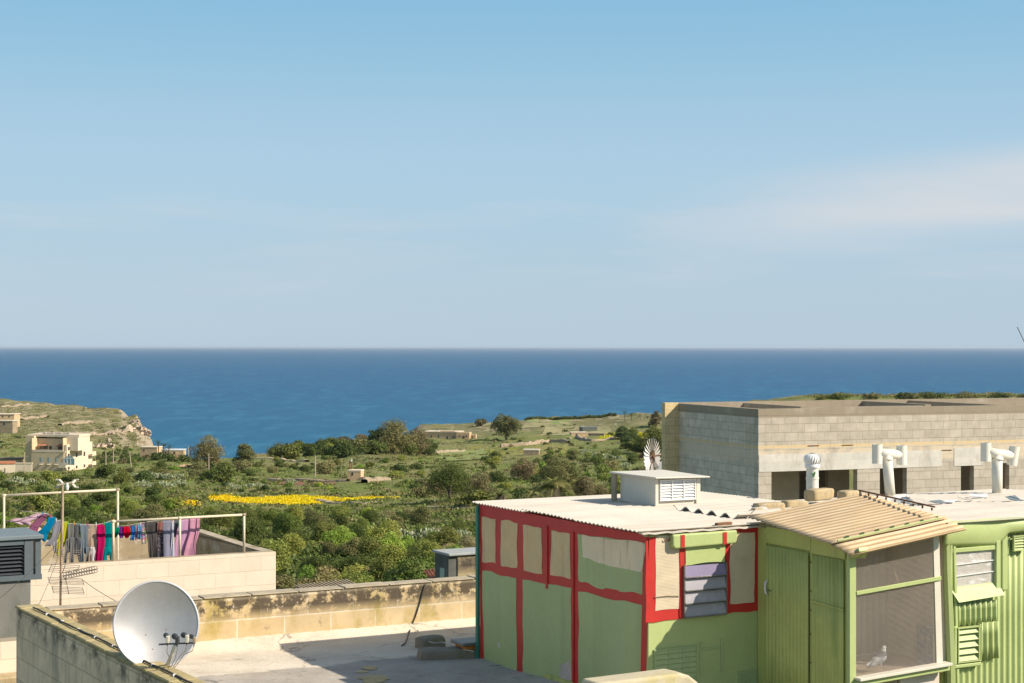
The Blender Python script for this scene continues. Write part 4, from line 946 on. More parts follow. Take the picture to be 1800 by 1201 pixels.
mb.build('batten', M['greenwall'], shed, bevel=.003)
# roof sheets, ridges running away from the side wall
rr = random.Random(3)
mb = MB()
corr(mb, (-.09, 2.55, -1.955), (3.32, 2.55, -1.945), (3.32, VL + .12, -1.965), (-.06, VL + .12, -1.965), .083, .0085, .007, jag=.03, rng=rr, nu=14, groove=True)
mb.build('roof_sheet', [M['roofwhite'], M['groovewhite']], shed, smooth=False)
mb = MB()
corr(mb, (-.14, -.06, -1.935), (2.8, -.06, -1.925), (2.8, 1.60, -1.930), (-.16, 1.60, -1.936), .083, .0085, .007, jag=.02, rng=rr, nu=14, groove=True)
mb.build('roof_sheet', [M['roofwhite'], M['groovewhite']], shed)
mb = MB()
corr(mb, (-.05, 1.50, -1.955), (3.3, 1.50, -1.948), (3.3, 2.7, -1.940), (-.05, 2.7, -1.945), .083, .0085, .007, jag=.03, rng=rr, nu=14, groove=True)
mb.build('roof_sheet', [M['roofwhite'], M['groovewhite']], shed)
mb = MB()   # heavier sheet whose deep waves end in view
a = S.pz(1183, 893, -1.91); b_ = S.pz(1330, 909, -1.91)
corr(mb, (a[0] - .0, b_[1], -1.898), (a[0] + .75, b_[1], -1.885), (a[0] + .75, a[1], -1.90), (a[0] + .0, a[1], -1.905), .262, .030, .012, jag=.012, rng=rr, nu=8, per=10)
mb.build('roof_sheet', M['roofwhite'], shed)
# front edge flashing, crumbled
mb = MB(); e0 = fpt(1142, 938, -.07); e1 = fpt(1333, 924, -.07)
vs = []
for i in range(21):
    f = i / 20; u = -.12 + (UW + .12) * f; vs.append((u, -.075 - .006 * math.sin(i * 1.3), -1.958 + .006 * math.sin(i * 2.1)))
for i in range(20):
    p, q_ = vs[i], vs[i + 1]; mb.hexa([(p[0], p[1], p[2] - .012), (q_[0], q_[1], q_[2] - .012), (q_[0], -.0, q_[2] - .008), (p[0], 0, p[2] - .008), (p[0], p[1], p[2]), (q_[0], q_[1], q_[2]), (q_[0], 0.02, q_[2] + .014), (p[0], .02, p[2] + .014)])
mb.build('eave', M['roofwhite'], shed)
x, y = S.toW(.95, -.02); rock('roof_debris', (x, y, -1.93), .22, .05, .035, M['rust'], 8, S.a + .1, 'rusty scrap lying on the eave above the louvred window', 'scrap')

# ventilator box on the roof
V2 = Frame(*S.toW(1.55, 2.23), 28.2, -1.95)
t_ = thing('roof_ventilator', 'white box ventilator with louvred front on the whitewashed shed roof', 'roof ventilator', fr=V2)
W_, D_ = .62, .82; z0, z1 = -1.945, -1.60
mb = MB(); mb.box(0, W_, .012, D_, z0, z1 - .002); mb.build('body', M['whitepaint'], t_, bevel=.004)
for bx in ((-.012, .03, -.012, .011, z0, z1 - .002), (W_ - .03, W_ + .012, -.012, .011, z0, z1 - .03), (W_ + .013, W_ + .028, -.01, .20, z0, z1 - .03)): MB().box(*bx).build('corner_board', M['whitepaint'], t_)
louvre_vent(t_, .06, W_ - .05, z0 + .07, z1 - .03, .010, M['white'], 3, 7, 'louvre', dep=.03)
lid = MB(); lid.hexa([(-.06, -.09, z1), (W_ + .12, -.09, z1 - .015), (W_ + .09, D_ + .1, z1 - .015), (-.09, D_ + .12, z1), (-.06, -.09, z1 + .018), (W_ + .12, -.09, z1 + .003), (W_ + .09, D_ + .1, z1 + .02), (-.09, D_ + .12, z1 + .022)])
lid.build('lid', M['whitepaint'], t_, bevel=.005)
mb = MB(); mb.box(-.07, -.045, D_ + .0, D_ + .10, z0, z1 - .003); mb.build('board', M['wood'], t_)

# ------------------------------------------------------------------ aviary
AF = Frame(S.x, S.y, 28.2, -4.4)
av = thing('aviary', 'green pigeon loft with corrugated door, wire mesh front and tan corrugated roof', 'pigeon loft', fr=AF)
UL, VF = 1.43, -1.55                       # side wall plane u=UL, mesh front plane v=VF
UR = 2.70
def sp_(px, py, u=UL): return S.pu(px, py, u)
# side wall: corner boards, header, door, right hand panel
vd0, _ = sp_(1350, 1000); vd1, _ = sp_(1426, 1000); ve, _ = sp_(1488, 1000)
mb = MB(); mb.box(UL, UL + .05, -.012, VF + .03, -4.6, -2.0); mb.build('frame', M['greendark'], av)
mb = MB(); mb.box(UL - .022, UL - .0005, -.014, vd0 + .004, -4.6, -1.97); mb.box(UL - .018, UL - .0005, vd1 - .003, vd1 - .035, -4.6, -2.16); mb.box(UL - .028, UL - .0005, vd0, vd1 - .02, -2.13, -1.95)
mb.box(UL - .024, UL - .0005, vd1 - .022, ve + .0, -2.16, -1.97); mb.build('boards', M['greendark'], av, bevel=.004)
mb = MB(); corr(mb, (UL - .030, vd0 - .01, -2.15), (UL - .030, vd0 - .01, -3.93), (UL - .030, vd1 + .004, -3.93), (UL - .030, vd1 + .004, -2.155), .062, .008, .004, rng=rr, nu=3, per=8)
door = mb.build('door', M['greendark'], av, smooth=True)
mb = MB(); v_, z_h = sp_(1348, 1020, UL - .04); v2_, z2 = sp_(1346, 1046, UL - .04)
mb.tube([(UL - .03, v_, z_h), (UL - .055, v_ + .008, z_h - .03), (UL - .06, v_ + .008, (z_h + z2) / 2), (UL - .055, v_ + .004, z2 + .03), (UL - .03, v_, z2)], .012, 8); mb.build('handle', M['white'], door, smooth=True)
mb = MB(); mb.tube([(UL - .04, v_ - .01, z2 + .06), (UL - .045, v_ - .07, z2 + .055)], .005, 5); mb.build('latch', M['darkmetal'], door)
mb = MB(); mb.box(UL - .045, UL - .004, vd0 - .03, vd1 + .01, -4.02, -3.935); mb.build('sill', M['greendark'], av, bevel=.008)
mb = MB(); corr(mb, (UL - .016, vd1 - .04, -2.17), (UL - .016, vd1 - .04, -4.5), (UL - .016, ve + .02, -4.5), (UL - .016, ve + .02, -2.17), .062, .008, .004, rng=rr, nu=3, per=8); mb.build('panel', M['greendark'], av, smooth=True)
_, zb = sp_(1460, 1066); mb = MB(); mb.bar((UL - .032, vd1 - .04, zb + .02), (UL - .032, ve + .01, zb - .002), .012, .02); mb.build('batten', M['greendark'], av)
mb = MB()
for z in (-2.25, -2.55, -2.75, -3.0, -3.3): mb.tube([(UL - .02, vd1 - .02, z), (UL - .028, vd1 - .02, z)], .008, 6)
mb.build('nail', M['rust'], av)
# post at the near corner
mb = MB(); mb.box(UL - .035, UL + .055, VF - .02, VF + .03, -4.7, -2.03); mb.build('post', M['green'], av, bevel=.006)
ur0 = S.pv(1652, 1000, VF)[0]
mb = MB(); mb.hexa([(ur0 - .05, VF - .01, -3.32), (ur0 + .035, VF - .01, -3.32), (ur0 + .035, VF + .04, -3.32), (ur0 - .05, VF + .04, -3.32), (ur0 - .10, VF - .01, -1.92), (ur0 - .02, VF - .01, -1.92), (ur0 - .02, VF + .04, -1.92), (ur0 - .10, VF + .04, -1.92)]); mb.build('post', M['whitepaint'], av)
# rails and sill
zr0 = S.pv(1500, 1043, VF)[1]; zr1 = S.pv(1650, 1016, VF)[1]; zs0 = S.pv(1500, 1195, VF)[1]; zs1 = S.pv(1660, 1167, VF)[1]
mb = MB(); mb.bar((UL + .05, VF - .018, zr0), (ur0, VF - .018, zr1 + .0), .022, .042); mb.build('rail', M['green'], av, bevel=.004)
mb = MB(); mb.bar((UL + .03, VF - .05, zs0 + .012), (ur0 + .08, VF - .05, zs1 + .012), .12, .03); mb.build('sill', M['whitepaint'], av, bevel=.004)
mb = MB(); mb.bar((UL + .03, VF - .03, zs0 - .035), (ur0 + .08, VF - .03, zs1 - .035), .08, .05); mb.build('rail', M['green'], av, bevel=.004)
# wire mesh, one wire at a time
mb = MB(); wt = .0008
ua, ub = UL + .055, ur0 - .02
n_h = 112
for i in range(n_h):
    z = -3.33 + i * .0122
    if z > -2.0: break
    mb.add([(ua, VF, z - wt), (ub + .02, VF, z - wt), (ub + .02, VF, z + wt), (ua, VF, z + wt)], [(0, 1, 2, 3)])
i = 0
while ua + i * .0122 < ub + .02:
    u = ua + i * .0122; mb.add([(u - wt, VF + .001, -3.34), (u + wt, VF + .001, -3.34), (u + wt, VF + .001, -1.97), (u - wt, VF + .001, -1.97)], [(0, 1, 2, 3)]); i += 1
mo = mb.build('wire_mesh', M['mesh'], av); mo.modifiers.new('thickness', 'SOLIDIFY').thickness = .0016
# interior: corrugated back, floor boards, side, hanging stick
mb = MB(); corr(mb, (UL + .06, -.62, -3.35), (UL + .06, -.62, -2.06), (UR + .1, -.62, -2.0), (UR + .1, -.62, -3.35), .085, .012, .005, rng=rr, nu=3, per=8); mb.build('inner_wall', M['inner'], av, smooth=True)
mb = MB(); mb.box(UL + .35, UL + .44, -.66, -.70, -3.34, -2.1); mb.box(UL + .06, UL + .34, -.65, -.66, -3.34, -2.1); mb.build('inner_board', M['wood'], av)
mb = MB(); mb.box(UL + .052, UR + .1, VF + .045, -.6, -3.42, -3.36); mb.build('floor', M['wood'], av)
mb = MB(); mb.box(UR + .0, UR + .04, VF + .05, -.6, -3.34, -1.98); mb.build('inner_wall', M['inner'], av)
mb = MB(); mb.box(ur0 - .05, ur0 - .02, VF + .055, VF + .3, -3.34, -2.95); mb.build('crate', pm('blue_patterned_tin', (.12, .16, .26), .6, .3, 30, 0, stains=[((.4, .36, .34), 20, .5, .6, None, .8)]), av)
mb = MB(); a = S.pv(1568, 990, VF + .2); b_ = S.pv(1579, 1026, VF + .2); mb.tube([(a[0], VF + .2, a[1]), (a[0] + .025, VF + .2, (a[1] + b_[1]) / 2 + .02), (b_[0], VF + .2, b_[1])], .012, 6); mb.build('perch', M['wood'], av)
mb = MB(); a = S.pv(1500, 1040, VF + .1)
for k in range(2): mb.box(UL + .06, UR - .02, VF + .10 + k * .4, VF + .14 + k * .4, -2.02 + .03 * k, -1.98 + .03 * k)
mb.build('rafter', M['wood'], av)
# below the sill: boarded dark opening
mb = MB(); mb.box(UL + .05, ur0 + .02, VF + .05, VF + .08, -4.7, zs0 - .03); mb.build('lower_wall', M['inner'], av)
mb = MB(); a = S.pv(1580, 1200, VF)[0]; mb.box(a, a + .02, VF + .0, VF + .03, -4.7, -3.37); mb.box(UL + .055, a - .03, VF + .02, VF + .04, -4.7, -3.40); mb.build('board', M['wood'], av)
# roof of the aviary
mb = MB(); A = (1.22, -1.50, -1.99); Bq = (2.72, -1.56, -1.80); Cq = (2.60, -.36, -1.63); Dq = (1.33, .02, -1.865)
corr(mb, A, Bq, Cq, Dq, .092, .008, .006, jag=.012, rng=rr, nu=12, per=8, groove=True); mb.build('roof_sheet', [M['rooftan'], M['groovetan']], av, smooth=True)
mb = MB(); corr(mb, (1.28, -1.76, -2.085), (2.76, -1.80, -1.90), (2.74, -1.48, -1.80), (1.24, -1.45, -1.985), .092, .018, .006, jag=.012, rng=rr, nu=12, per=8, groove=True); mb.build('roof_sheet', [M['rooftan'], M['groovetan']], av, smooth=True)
mb = MB(); mb.tube([(1.30, -1.50, -1.964), (1.9, -1.52, -1.887), (2.62, -1.545, -1.793)], .011, 6); mb.build('paint_line', M['green'], av)
mb = MB()
for k in range(7):
    f = .12 + k * .13; p = Vector((1.26, -1.44, -1.985)).lerp(Vector((2.74, -1.5, -1.8)), f); mb.prism([(p.x, p.y, p.z + .006), (p.x + .06, p.y + .004, p.z + .020), (p.x + .07, p.y + .03, p.z + .030), (p.x + .02, p.y + .035, p.z + .018)], (0, 0, .008))
mb.build('paint_flake', pm('dark_green_flakes', (.05, .09, .02), .7, .3), av)
mb = MB(); mb.prism([(UL - .06, VF - .20, -2.05), (UL + .055, VF - .20, -2.04), (UL + .05, VF - .17, -2.13), (UL + .055, VF - .03, -2.14), (UL - .03, VF - .03, -2.14)], (0, .02, .04)); mb.build('bracket', M['green'], av, bevel=.006)
bar0 = S.pv(1519, 868, -.37); mb = MB(); mb.bar((2.585, -.30, -1.595), (2.64, -1.45, -1.685), .016, .016)
for k in range(9):
    f = k / 8; p = Vector((2.57, -.33, -1.625)).lerp(Vector((2.62, -1.42, -1.715)), f); mb.box(p.x + .0, p.x + .012, p.y - .008, p.y + .008, p.z - .01, p.z + .02)
mb.build('ridge_bar', M['rust'], av)

# ------------------------------------------------------------------ right hand corrugated shed
RF = Frame(S.x, S.y, 28.2, -4.7)
rsd = thing('shed', 'pale green corrugated shed with patched window and vents at the right edge', 'shed', fr=RF)
VR = -1.50
def rp_(px, py, v=VR): return S.pv(px, py, v)
uend = rp_(1900, 1000)[0]; us = rp_(1658, 1000)[0]
mb = MB(); mb.box(us, uend, VR + .02, VR + .06, -4.8, -1.9); mb.build('wall', M['greendark'], rsd)
mb = MB(); corr(mb, (us + .02, VR, -1.95), (us + .02, VR, -4.8), (uend, VR, -4.8), (uend, VR, -1.95), .083, .013, .004, rng=rr, nu=3, per=8); mb.build('corrugated_sheet', M['green'], rsd, smooth=True)
# header sheet, gently buckled
mb = MB(); vs = []; fs = []; nx = 30
hu = lambda px: rp_(px, 930, VR - .05)[0]
for i in range(nx + 1):
    f = i / nx; px = 1657 + (1860 - 1657) * f; u = hu(px)
    zt_ = rp_(px, 917 - 8 * (px - 1657) / 143, VR - .05)[1]; zb_ = rp_(px, (962 if px < 1752 else 962 - (px - 1752) * .9 if px < 1770 else 941 - (px - 1770) * .1) - 3 * (px - 1657) / 143, VR - .05)[1]
    for k in range(7): g_ = k / 6; vs.append((u, VR - .045 - .03 * math.sin(g_ * 3.1) - .012 * math.sin(f * 9 + g_ * 2), zt_ * (1 - g_) + zb_ * g_))
for i in range(nx):
    for k in range(6): a_ = i * 7 + k; fs.append((a_, a_ + 1, a_ + 8, a_ + 7))
mb.add(vs, fs); o = mb.build('header_sheet', M['green'], rsd, smooth=True); o.modifiers.new('thickness', 'SOLIDIFY').thickness = .012
# corner post of heavy paint
mb = MB(); a = rp_(1656, 960); b_ = rp_(1676, 1300)
mb.tube([(rp_(1660, 925)[0], VR - .03, -1.93), (rp_(1662, 1000)[0], VR - .03, rp_(1662, 1000)[1]), (rp_(1668, 1150)[0], VR - .03, rp_(1668, 1150)[1]), (rp_(1671, 1250)[0], VR - .03, -4.8)], [.035, .045, .05, .055], 6); mb.build('post', M['green'], rsd)
mb = MB(); mb.bar((rp_(1672, 960)[0], VR - .03, rp_(1672, 960)[1]), (rp_(1684, 1290)[0], VR - .03, -4.8), .05, .04); mb.build('post', M['green'], rsd, bevel=.006)
# window with crinkled glazing
x0, z1_ = rp_(1674, 973, VR - .05); x1, z0_ = rp_(1750, 1027, VR - .05)
mb = MB(); mb.box(x0, x1, VR - .02, VR - .012, z0_, z1_); wn = mb.build('window', M['glassfoil'], rsd)
mb = MB()
for f in (.33, .66): mb.bar((x0, VR - .03, z1_ + (z0_ - z1_) * f - .01), (x1, VR - .03, z1_ + (z0_ - z1_) * f + .012), .012, .009)
mb.build('glazing_bar', M['white'], wn)
mb = MB(); mb.box(x0 - .035, x0 - .001, VR - .06, VR - .012, z0_ - .05, z1_ + .10); mb.box(x1 + .001, x1 + .07, VR - .06, VR - .012, z0_ - .05, z1_ + .10); mb.box(x0, x1, VR - .05, VR - .012, z1_ + .002, z1_ + .05); mb.build('frame', M['green'], wn, bevel=.006)
mb = MB(); mb.hexa([(x0 - .01, VR - .03, z0_ - .012), (x1 + .05, VR - .03, z0_ + .01), (x1 + .05, VR - .02, z0_ + .02), (x0 - .01, VR - .02, z0_), (x0 + .05, VR - .10, z0_ - .150), (x1 + .09, VR - .10, z0_ - .115), (x1 + .09, VR - .088, z0_ - .112), (x0 + .05, VR - .088, z0_ - .147)][::1]); mb.build('awning', M['green'], rsd)
# patch of steeper corrugations under the window, with a torn lower edge, and a louvred vent
x0, z1_ = rp_(1676, 1062, VR - .03); x1, z0_ = rp_(1750, 1154, VR - .03)
xm, zm = rp_(1716, 1098, VR - .03)
mb = MB(); corr(mb, (x0, VR - .03, z1_), (x0, VR - .03, zm), (x1, VR - .03, zm), (x1, VR - .03, z1_), .072, .016, .004, jag=.012, rng=rr, nu=3, per=8)
corr(mb, (xm + .05, VR - .045, zm + .02), (xm + .05, VR - .045, z0_), (x1 + .02, VR - .045, z0_), (x1 + .01, VR - .045, zm + .02), .072, .016, .004, jag=.02, rng=rr, nu=3, per=8); mb.build('patch_sheet', M['green'], rsd, smooth=True)
xa, za = rp_(1681, 1104, VR - .04); xb, zb_ = rp_(1717, 1160, VR - .04)
louvre_vent(rsd, xa, xb, zb_, za, VR - .03, M['green'], 1, 5, dep=.05)
mb = MB(); mb.box(xa - .05, xa - .012, VR - .07, VR - .02, zb_ - .02, za + .02); mb.box(xb + .012, xb + .04, VR - .075, VR - .02, zb_ - .02, za + .02); mb.box(xa - .05, xb + .04, VR - .075, VR - .02, zb_ - .06, zb_ - .021); mb.build('vent_frame', M['green'], rsd, bevel=.008)
xa, za = rp_(1781, 943, VR - .04); louvre_vent(rsd, xa, xa + .16, rp_(1781, 968, VR - .04)[1], za, VR - .03, M['green'], 1, 5, dep=.03)
mb = MB(); a = rp_(1770, 940, VR - .03); mb.box(a[0] - .09, a[0] + .0, VR - .05, VR - .012, rp_(1770, 1037)[1], -1.99); mb.build('sheet_overlap', M['green'], rsd, bevel=.02, seg=3)
# its roof: whitewashed sheets with a ragged patchwork behind
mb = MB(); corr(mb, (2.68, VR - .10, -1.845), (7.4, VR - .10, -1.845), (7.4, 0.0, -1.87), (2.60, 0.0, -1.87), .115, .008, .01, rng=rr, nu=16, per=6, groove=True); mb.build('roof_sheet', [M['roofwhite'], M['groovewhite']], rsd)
mb = MB(); corr(mb, (1.46, .12, -1.955), (2.66, .12, -1.93), (2.66, 2.3, -1.985), (1.5, 2.3, -1.985), .083, .01, .007, rng=rr, nu=12); mb.build('roof_sheet', M['roofwhite'], rsd)
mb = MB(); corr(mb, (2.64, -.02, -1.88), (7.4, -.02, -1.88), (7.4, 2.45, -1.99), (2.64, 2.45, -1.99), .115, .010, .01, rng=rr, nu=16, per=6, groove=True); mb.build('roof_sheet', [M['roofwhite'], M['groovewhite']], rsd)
mb = MB(); mb.box(2.7, 7.4, 2.3, 2.4, -4.7, -2.02); mb.build('back_wall', M['lime'], rsd)
rq = random.Random(12)
for k in range(17):      # curled flaps of lining on the roof, each throwing its own shade
    px = rq.uniform(1560, 1790); py = rq.uniform(872, 892); u, v = S.pz(px, py, -1.9); w_ = rq.uniform(.10, .3); d_ = rq.uniform(.1, .25); x, y = S.toW(u, v)
    mb = MB(); hgt = rq.uniform(.02, .07); a_ = rq.uniform(0, 3); zz = -1.87 - .045 * max(0, v) / 1.0
    mb.add([(-w_ / 2, -d_ / 2, .004), (w_ / 2, -d_ / 2, hgt), (w_ / 2, d_ / 2, hgt * .8), (-w_ / 2, d_ / 2, .008), (0, -d_ / 2, .012), (0, d_ / 2, .014)], [(0, 4, 5, 3), (4, 1, 2, 5)])
    o = mb.build('roofing_flap', [M['white'], M['roofwhite'], M['cyl']][k % 3], None); o.location = (x, y, zz + .012); o.rotation_euler = (0, 0, a_); o.modifiers.new('thickness', 'SOLIDIFY').thickness = .006
    tag(o, 'loose curled flap of roofing sheet on the white roof beside the pipe vents', 'roofing flap', 'loose flaps of roofing on the white roof')

# stones weighing the roofs down
def stone_at(px, py, z, sx, sy, sz, seed, rz, label, mat='stone'):
    u, v = S.pz(px, py, z); x, y = S.toW(u, v); rock('stone_block', (x, y, z), sx, sy, sz, M[mat], seed, rz, label)
stone_at(1352, 899, -1.94, .38, .14, .10, 1, S.a - .1, 'long flat stone block at the left end of the row on the roof ridge')
stone_at(1397, 893, -1.94, .33, .14, .09, 2, S.a, 'flat stone block in the middle of the row behind the tan roof')
stone_at(1440, 879, -1.91, .40, .18, .14, 4, S.a + .25, 'large round edged stone block standing on the roof in front of the turbine vent')
stone_at(1490, 877, -1.88, .26, .16, .10, 6, S.a + .2, 'small lichened stone block between the turbine vent and the rusty bar')
stone_at(1331, 904, -1.93, .12, .1, .07, 9, .4, 'small broken stone beside the curling wire on the roof ridge')
cable('wire', [(S.toW(*S.pz(px, py, zz))) + (zz,) for px, py, zz in ((1312, 912, -1.92), (1322, 903, -1.88), (1332, 893, -1.84), (1342, 889, -1.82), (1347, 886, -1.80))], .006, M['cablelight'], 'thin bent wire sticking up beside the stones on the roof', 'wire')

# turbine vent and the two T shaped pipe vents
def vent_at(px, pyb, Y): p = P(px, pyb, Y); return (p.x, p.y, p.z)
b0 = vent_at(1428, 884, 21.0); k_ = 21.0 / FP
t_ = thing('turbine_vent', 'white pipe topped by a round spinning turbine cowl', 'roof vent', b0)
mb = MB(); mb.lathe([(11.0 * k_, 0), (10.6 * k_, 62 * k_)], k=28); mb.lathe([(11.6 * k_, 42 * k_), (11.6 * k_, 45 * k_)], k=28); mb.build('pipe', M['pvc'], t_, smooth=True)
mb = MB(); mb.lathe([(10.6 * k_, 60 * k_), (13 * k_, 62 * k_), (13 * k_, 67 * k_), (11 * k_, 69 * k_)], k=28); mb.build('collar', M['white'], t_, smooth=True)
mb = MB(); prof = [(12.3, 68), (14.6, 72), (15.4, 76), (14.8, 80), (12.5, 83.5), (8.5, 86), (3, 87.2)]
for j in range(20):
    a = 2 * math.pi * j / 20
    for tw, in ((0,),):
        vs = []
        for i, (r, z) in enumerate(prof):
            for s_, rr_ in ((0, r), (.27, r * .93)): aa = a + s_ + i * .05; vs.append((rr_ * k_ * math.cos(aa), rr_ * k_ * math.sin(aa), z * k_))
        mb.add(vs, [(2 * i, 2 * i + 1, 2 * i + 3, 2 * i + 2) for i in range(len(prof) - 1)])
tv_ = mb.build('turbine', M['white'], t_); tv_.modifiers.new('thickness', 'SOLIDIFY').thickness = .002
mb = MB(); mb.lathe([(0.01 * k_, 87.8 * k_), (5 * k_, 87.3 * k_), (6 * k_, 86.4 * k_)], k=20); mb.lathe([(9 * k_, 69 * k_), (10.5 * k_, 76 * k_), (8 * k_, 83 * k_)], k=20); mb.build('cap', M['alu'], t_, smooth=True)
mb = MB(); mb.tube([(-.3 * k_, -10.9 * k_, 51 * k_), (3 * k_, -11.1 * k_, 55 * k_), (1 * k_, -11.2 * k_, 47 * k_), (-3 * k_, -11.0 * k_, 53 * k_)], 1.2 * k_, 5); mb.build('emblem', pm('green_leaf_mark', (.08, .3, .06), .5), t_)
def tvent(label, base_px, base_py, top_px, top_py, l0, l1, r0, r1, Y):
    k = Y / FP; b0 = vent_at(base_px, base_py, Y); t_ = thing('pipe_vent', label, 'pipe vent', b0, 0, 'T shaped pipe vents on the roof')
    def q(px, py, dy=0): p = P(px, py, Y + dy); return (p.x - b0[0], p.y - b0[1], p.z - b0[2])
    r = 9.0 * k
    mb = MB(); mb.tube([q(base_px, base_py), q(base_px + (top_px - base_px) * .5, (base_py + top_py) / 2), q(top_px, top_py)], r, 20); mb.tube([q(top_px + .8, top_py + 9), q(top_px + .6, top_py + 5)], r * 1.12, 20); mb.build('riser', M['pvc'], t_, smooth=True)
    mb = MB(); (lx, lt, lb), (rx, rt, rb) = l0, r0
    mb.tube([q(lx, (lt + lb) / 2 - 1, -.05), q(top_px, top_py - 2, 0), q(rx, (rt + rb) / 2 - 1, .05)], r * .95, 20); mb.build('crosspipe', M['pvc'], t_, smooth=True)
    for (x_, ty, by), tilt in ((l0, l1), (r0, r1)):
        mb = MB(); dy_ = -.05 if x_ == lx else .05
        n = 20; a = Vector(q(x_ + tilt, ty, dy_)); b_ = Vector(q(x_ - tilt, by, dy_)); ax = (b_ - a).normalized(); s1 = ax.orthogonal().normalized(); s2 = ax.cross(s1)
        vs = []
        for p_, rad in ((a, r), (b_, r), (b_, r * .86), (a, r * .86)):
            for j in range(n): an = 2 * math.pi * j / n; vs.append(p_ + (s1 * math.cos(an) + s2 * math.sin(an)) * rad)
        fs = []
        for ring in range(4):
            for j in range(n): j2 = (j + 1) % n; r2 = (ring + 1) % 4; fs.append((ring * n + j, ring * n + j2, r2 * n + j2, r2 * n + j))
        mb.add(vs, fs); mb.build('end_pipe', M['pvc'], t_)
tvent('T shaped white pipe vent just right of the rusty bar', 1565, 873, 1559, 800, (1542, 781, 815), 0, (1585, 783, 817), 0, 22.0)
tvent('T shaped white pipe vent nearest the right edge with one tilted arm', 1753, 873, 1753, 800, (1733, 778, 811), 0, (1781, 785, 818), 2.5, 22.0)
# slender aerial tip at the far right
tp = P(1812, 625, 20); t_ = thing('aerial_whip', 'thin dark aerial tip poking in at the right edge against the sky', 'aerial', (tp.x, tp.y, -1.9))
mb = MB(); e = P(1788, 575, 20); mb.tube([(0, 0, 0), (0, 0, tp.z + 1.9)], .012, 6); mb.build('mast', M['alu'], t_)
mb = MB(); mb.tube([(0, 0, tp.z + 1.9), (e.x - tp.x, 0, e.z + 1.9)], .005, 5); mb.build('rod', M['cable'], t_)

# ------------------------------------------------------------------ the pigeon
bp = P(1543, 1182, 16.62 + .35); u, v = S.toL(bp.x, bp.y); 
u, z = S.pv(1545, 1181, VF + .12)
x, y = S.toW(u, VF + .12)
t_ = thing('pigeon', 'grey and white pigeon standing behind the wire mesh on the loft sill', 'pigeon', (x, y, -3.345))
s_ = 1.0
bd = Vector((math.cos(S.a), math.sin(S.a), 0)); sdv = Vector((-bd.y, bd.x, 0))
def Bp(a, h_, s2=0): return bd * a * s_ + sdv * s2 * s_ + Vector((0, 0, h_ * s_))
spine = [(-.165, .058, .008, .022), (-.125, .070, .012, .026), (-.085, .090, .026, .032), (-.045, .112, .040, .042), (0, .130, .046, .050), (.035, .145, .045, .050), (.055, .165, .036, .040), (.060, .190, .025, .028), (.062, .212, .020, .022), (.068, .232, .020, .022), (.080, .238, .014, .016), (.092, .236, .004, .005)]
mb = MB(); vs = []; k = 18; n = len(spine)
for i, (a, h_, rw, rh) in enumerate([(q0, q1, q2 * 1.16, q3 * 1.16) for q0, q1, q2, q3 in spine]):
    p0 = Vector((spine[max(i - 1, 0)][0], spine[max(i - 1, 0)][1])); p1 = Vector((spine[min(i + 1, n - 1)][0], spine[min(i + 1, n - 1)][1])); tdir = (p1 - p0).normalized()
    for j in range(k):
        an = 2 * math.pi * j / k; ca, sa = math.cos(an), math.sin(an)
        vs.append(Bp(a - tdir.y * sa * rh, h_ + tdir.x * sa * rh, ca * rw))
fs = []
for i in range(n - 1):
    for j in range(k): j2 = (j + 1) % k; fs.append((i * k + j, i * k + j2, (i + 1) * k + j2, (i + 1) * k + j))
fs.append(tuple(reversed(range(k)))); fs.append(tuple(range((n - 1) * k, n * k))); mb.add(vs, fs)
for s2 in (-1, 1):
    mb.tube([Bp(.0, .105, s2 * .018), Bp(.008, .06, s2 * .02), Bp(.002, .02, s2 * .02), Bp(.004, .006, s2 * .02)], [.016 * s_, .009 * s_, .0045 * s_, .005 * s_], 8)
    for da, ds in ((.03, 0), (.024, .014), (.024, -.014), (-.018, 0)): mb.tube([Bp(.004, .006, s2 * .02), Bp(.004 + da, .003, s2 * .02 + ds)], .0035 * s_, 6)
m, t, b = new_mat('pigeon_plumage'); tcn = t.nodes.new('ShaderNodeTexCoord'); ov = tcn.outputs['Object']; s3 = t.nodes.new('ShaderNodeSeparateXYZ'); t.links.new(ov, s3.inputs[0])
nz = noise(t, ov, 40, 4); hz = mth(t, 'ADD', s3.outputs[2], mth(t, 'MULTIPLY', mth(t, 'SUBTRACT', nz, .5), .02))
c = mixrgb(t, ramp(t, noise(t, ov, 22, 5), .45, .6), (0.56, .55, .57), (0.24, .25, .28))
c = mixrgb(t, ramp(t, hz, .075 * s_, .085 * s_), (.50, .48, .48), c)
c = mixrgb(t, ramp(t, hz, .148 * s_, .158 * s_), c, (0.07, .075, .10)); c = mixrgb(t, ramp(t, hz, .195 * s_, .208 * s_), c, (0.72, .70, .70))
c = mixrgb(t, ramp(t, hz, .05 * s_, .046 * s_, 0, 1), c, (.5, .30, .24))
t.links.new(c, b.inputs['Base Color']); b.inputs['Roughness'].default_value = .6
bo = mb.build('body', m, t_, smooth=True); rm = bo.modifiers.new('remesh', 'REMESH'); rm.mode = 'VOXEL'; rm.voxel_size = .0028; rm.use_smooth_shade = True
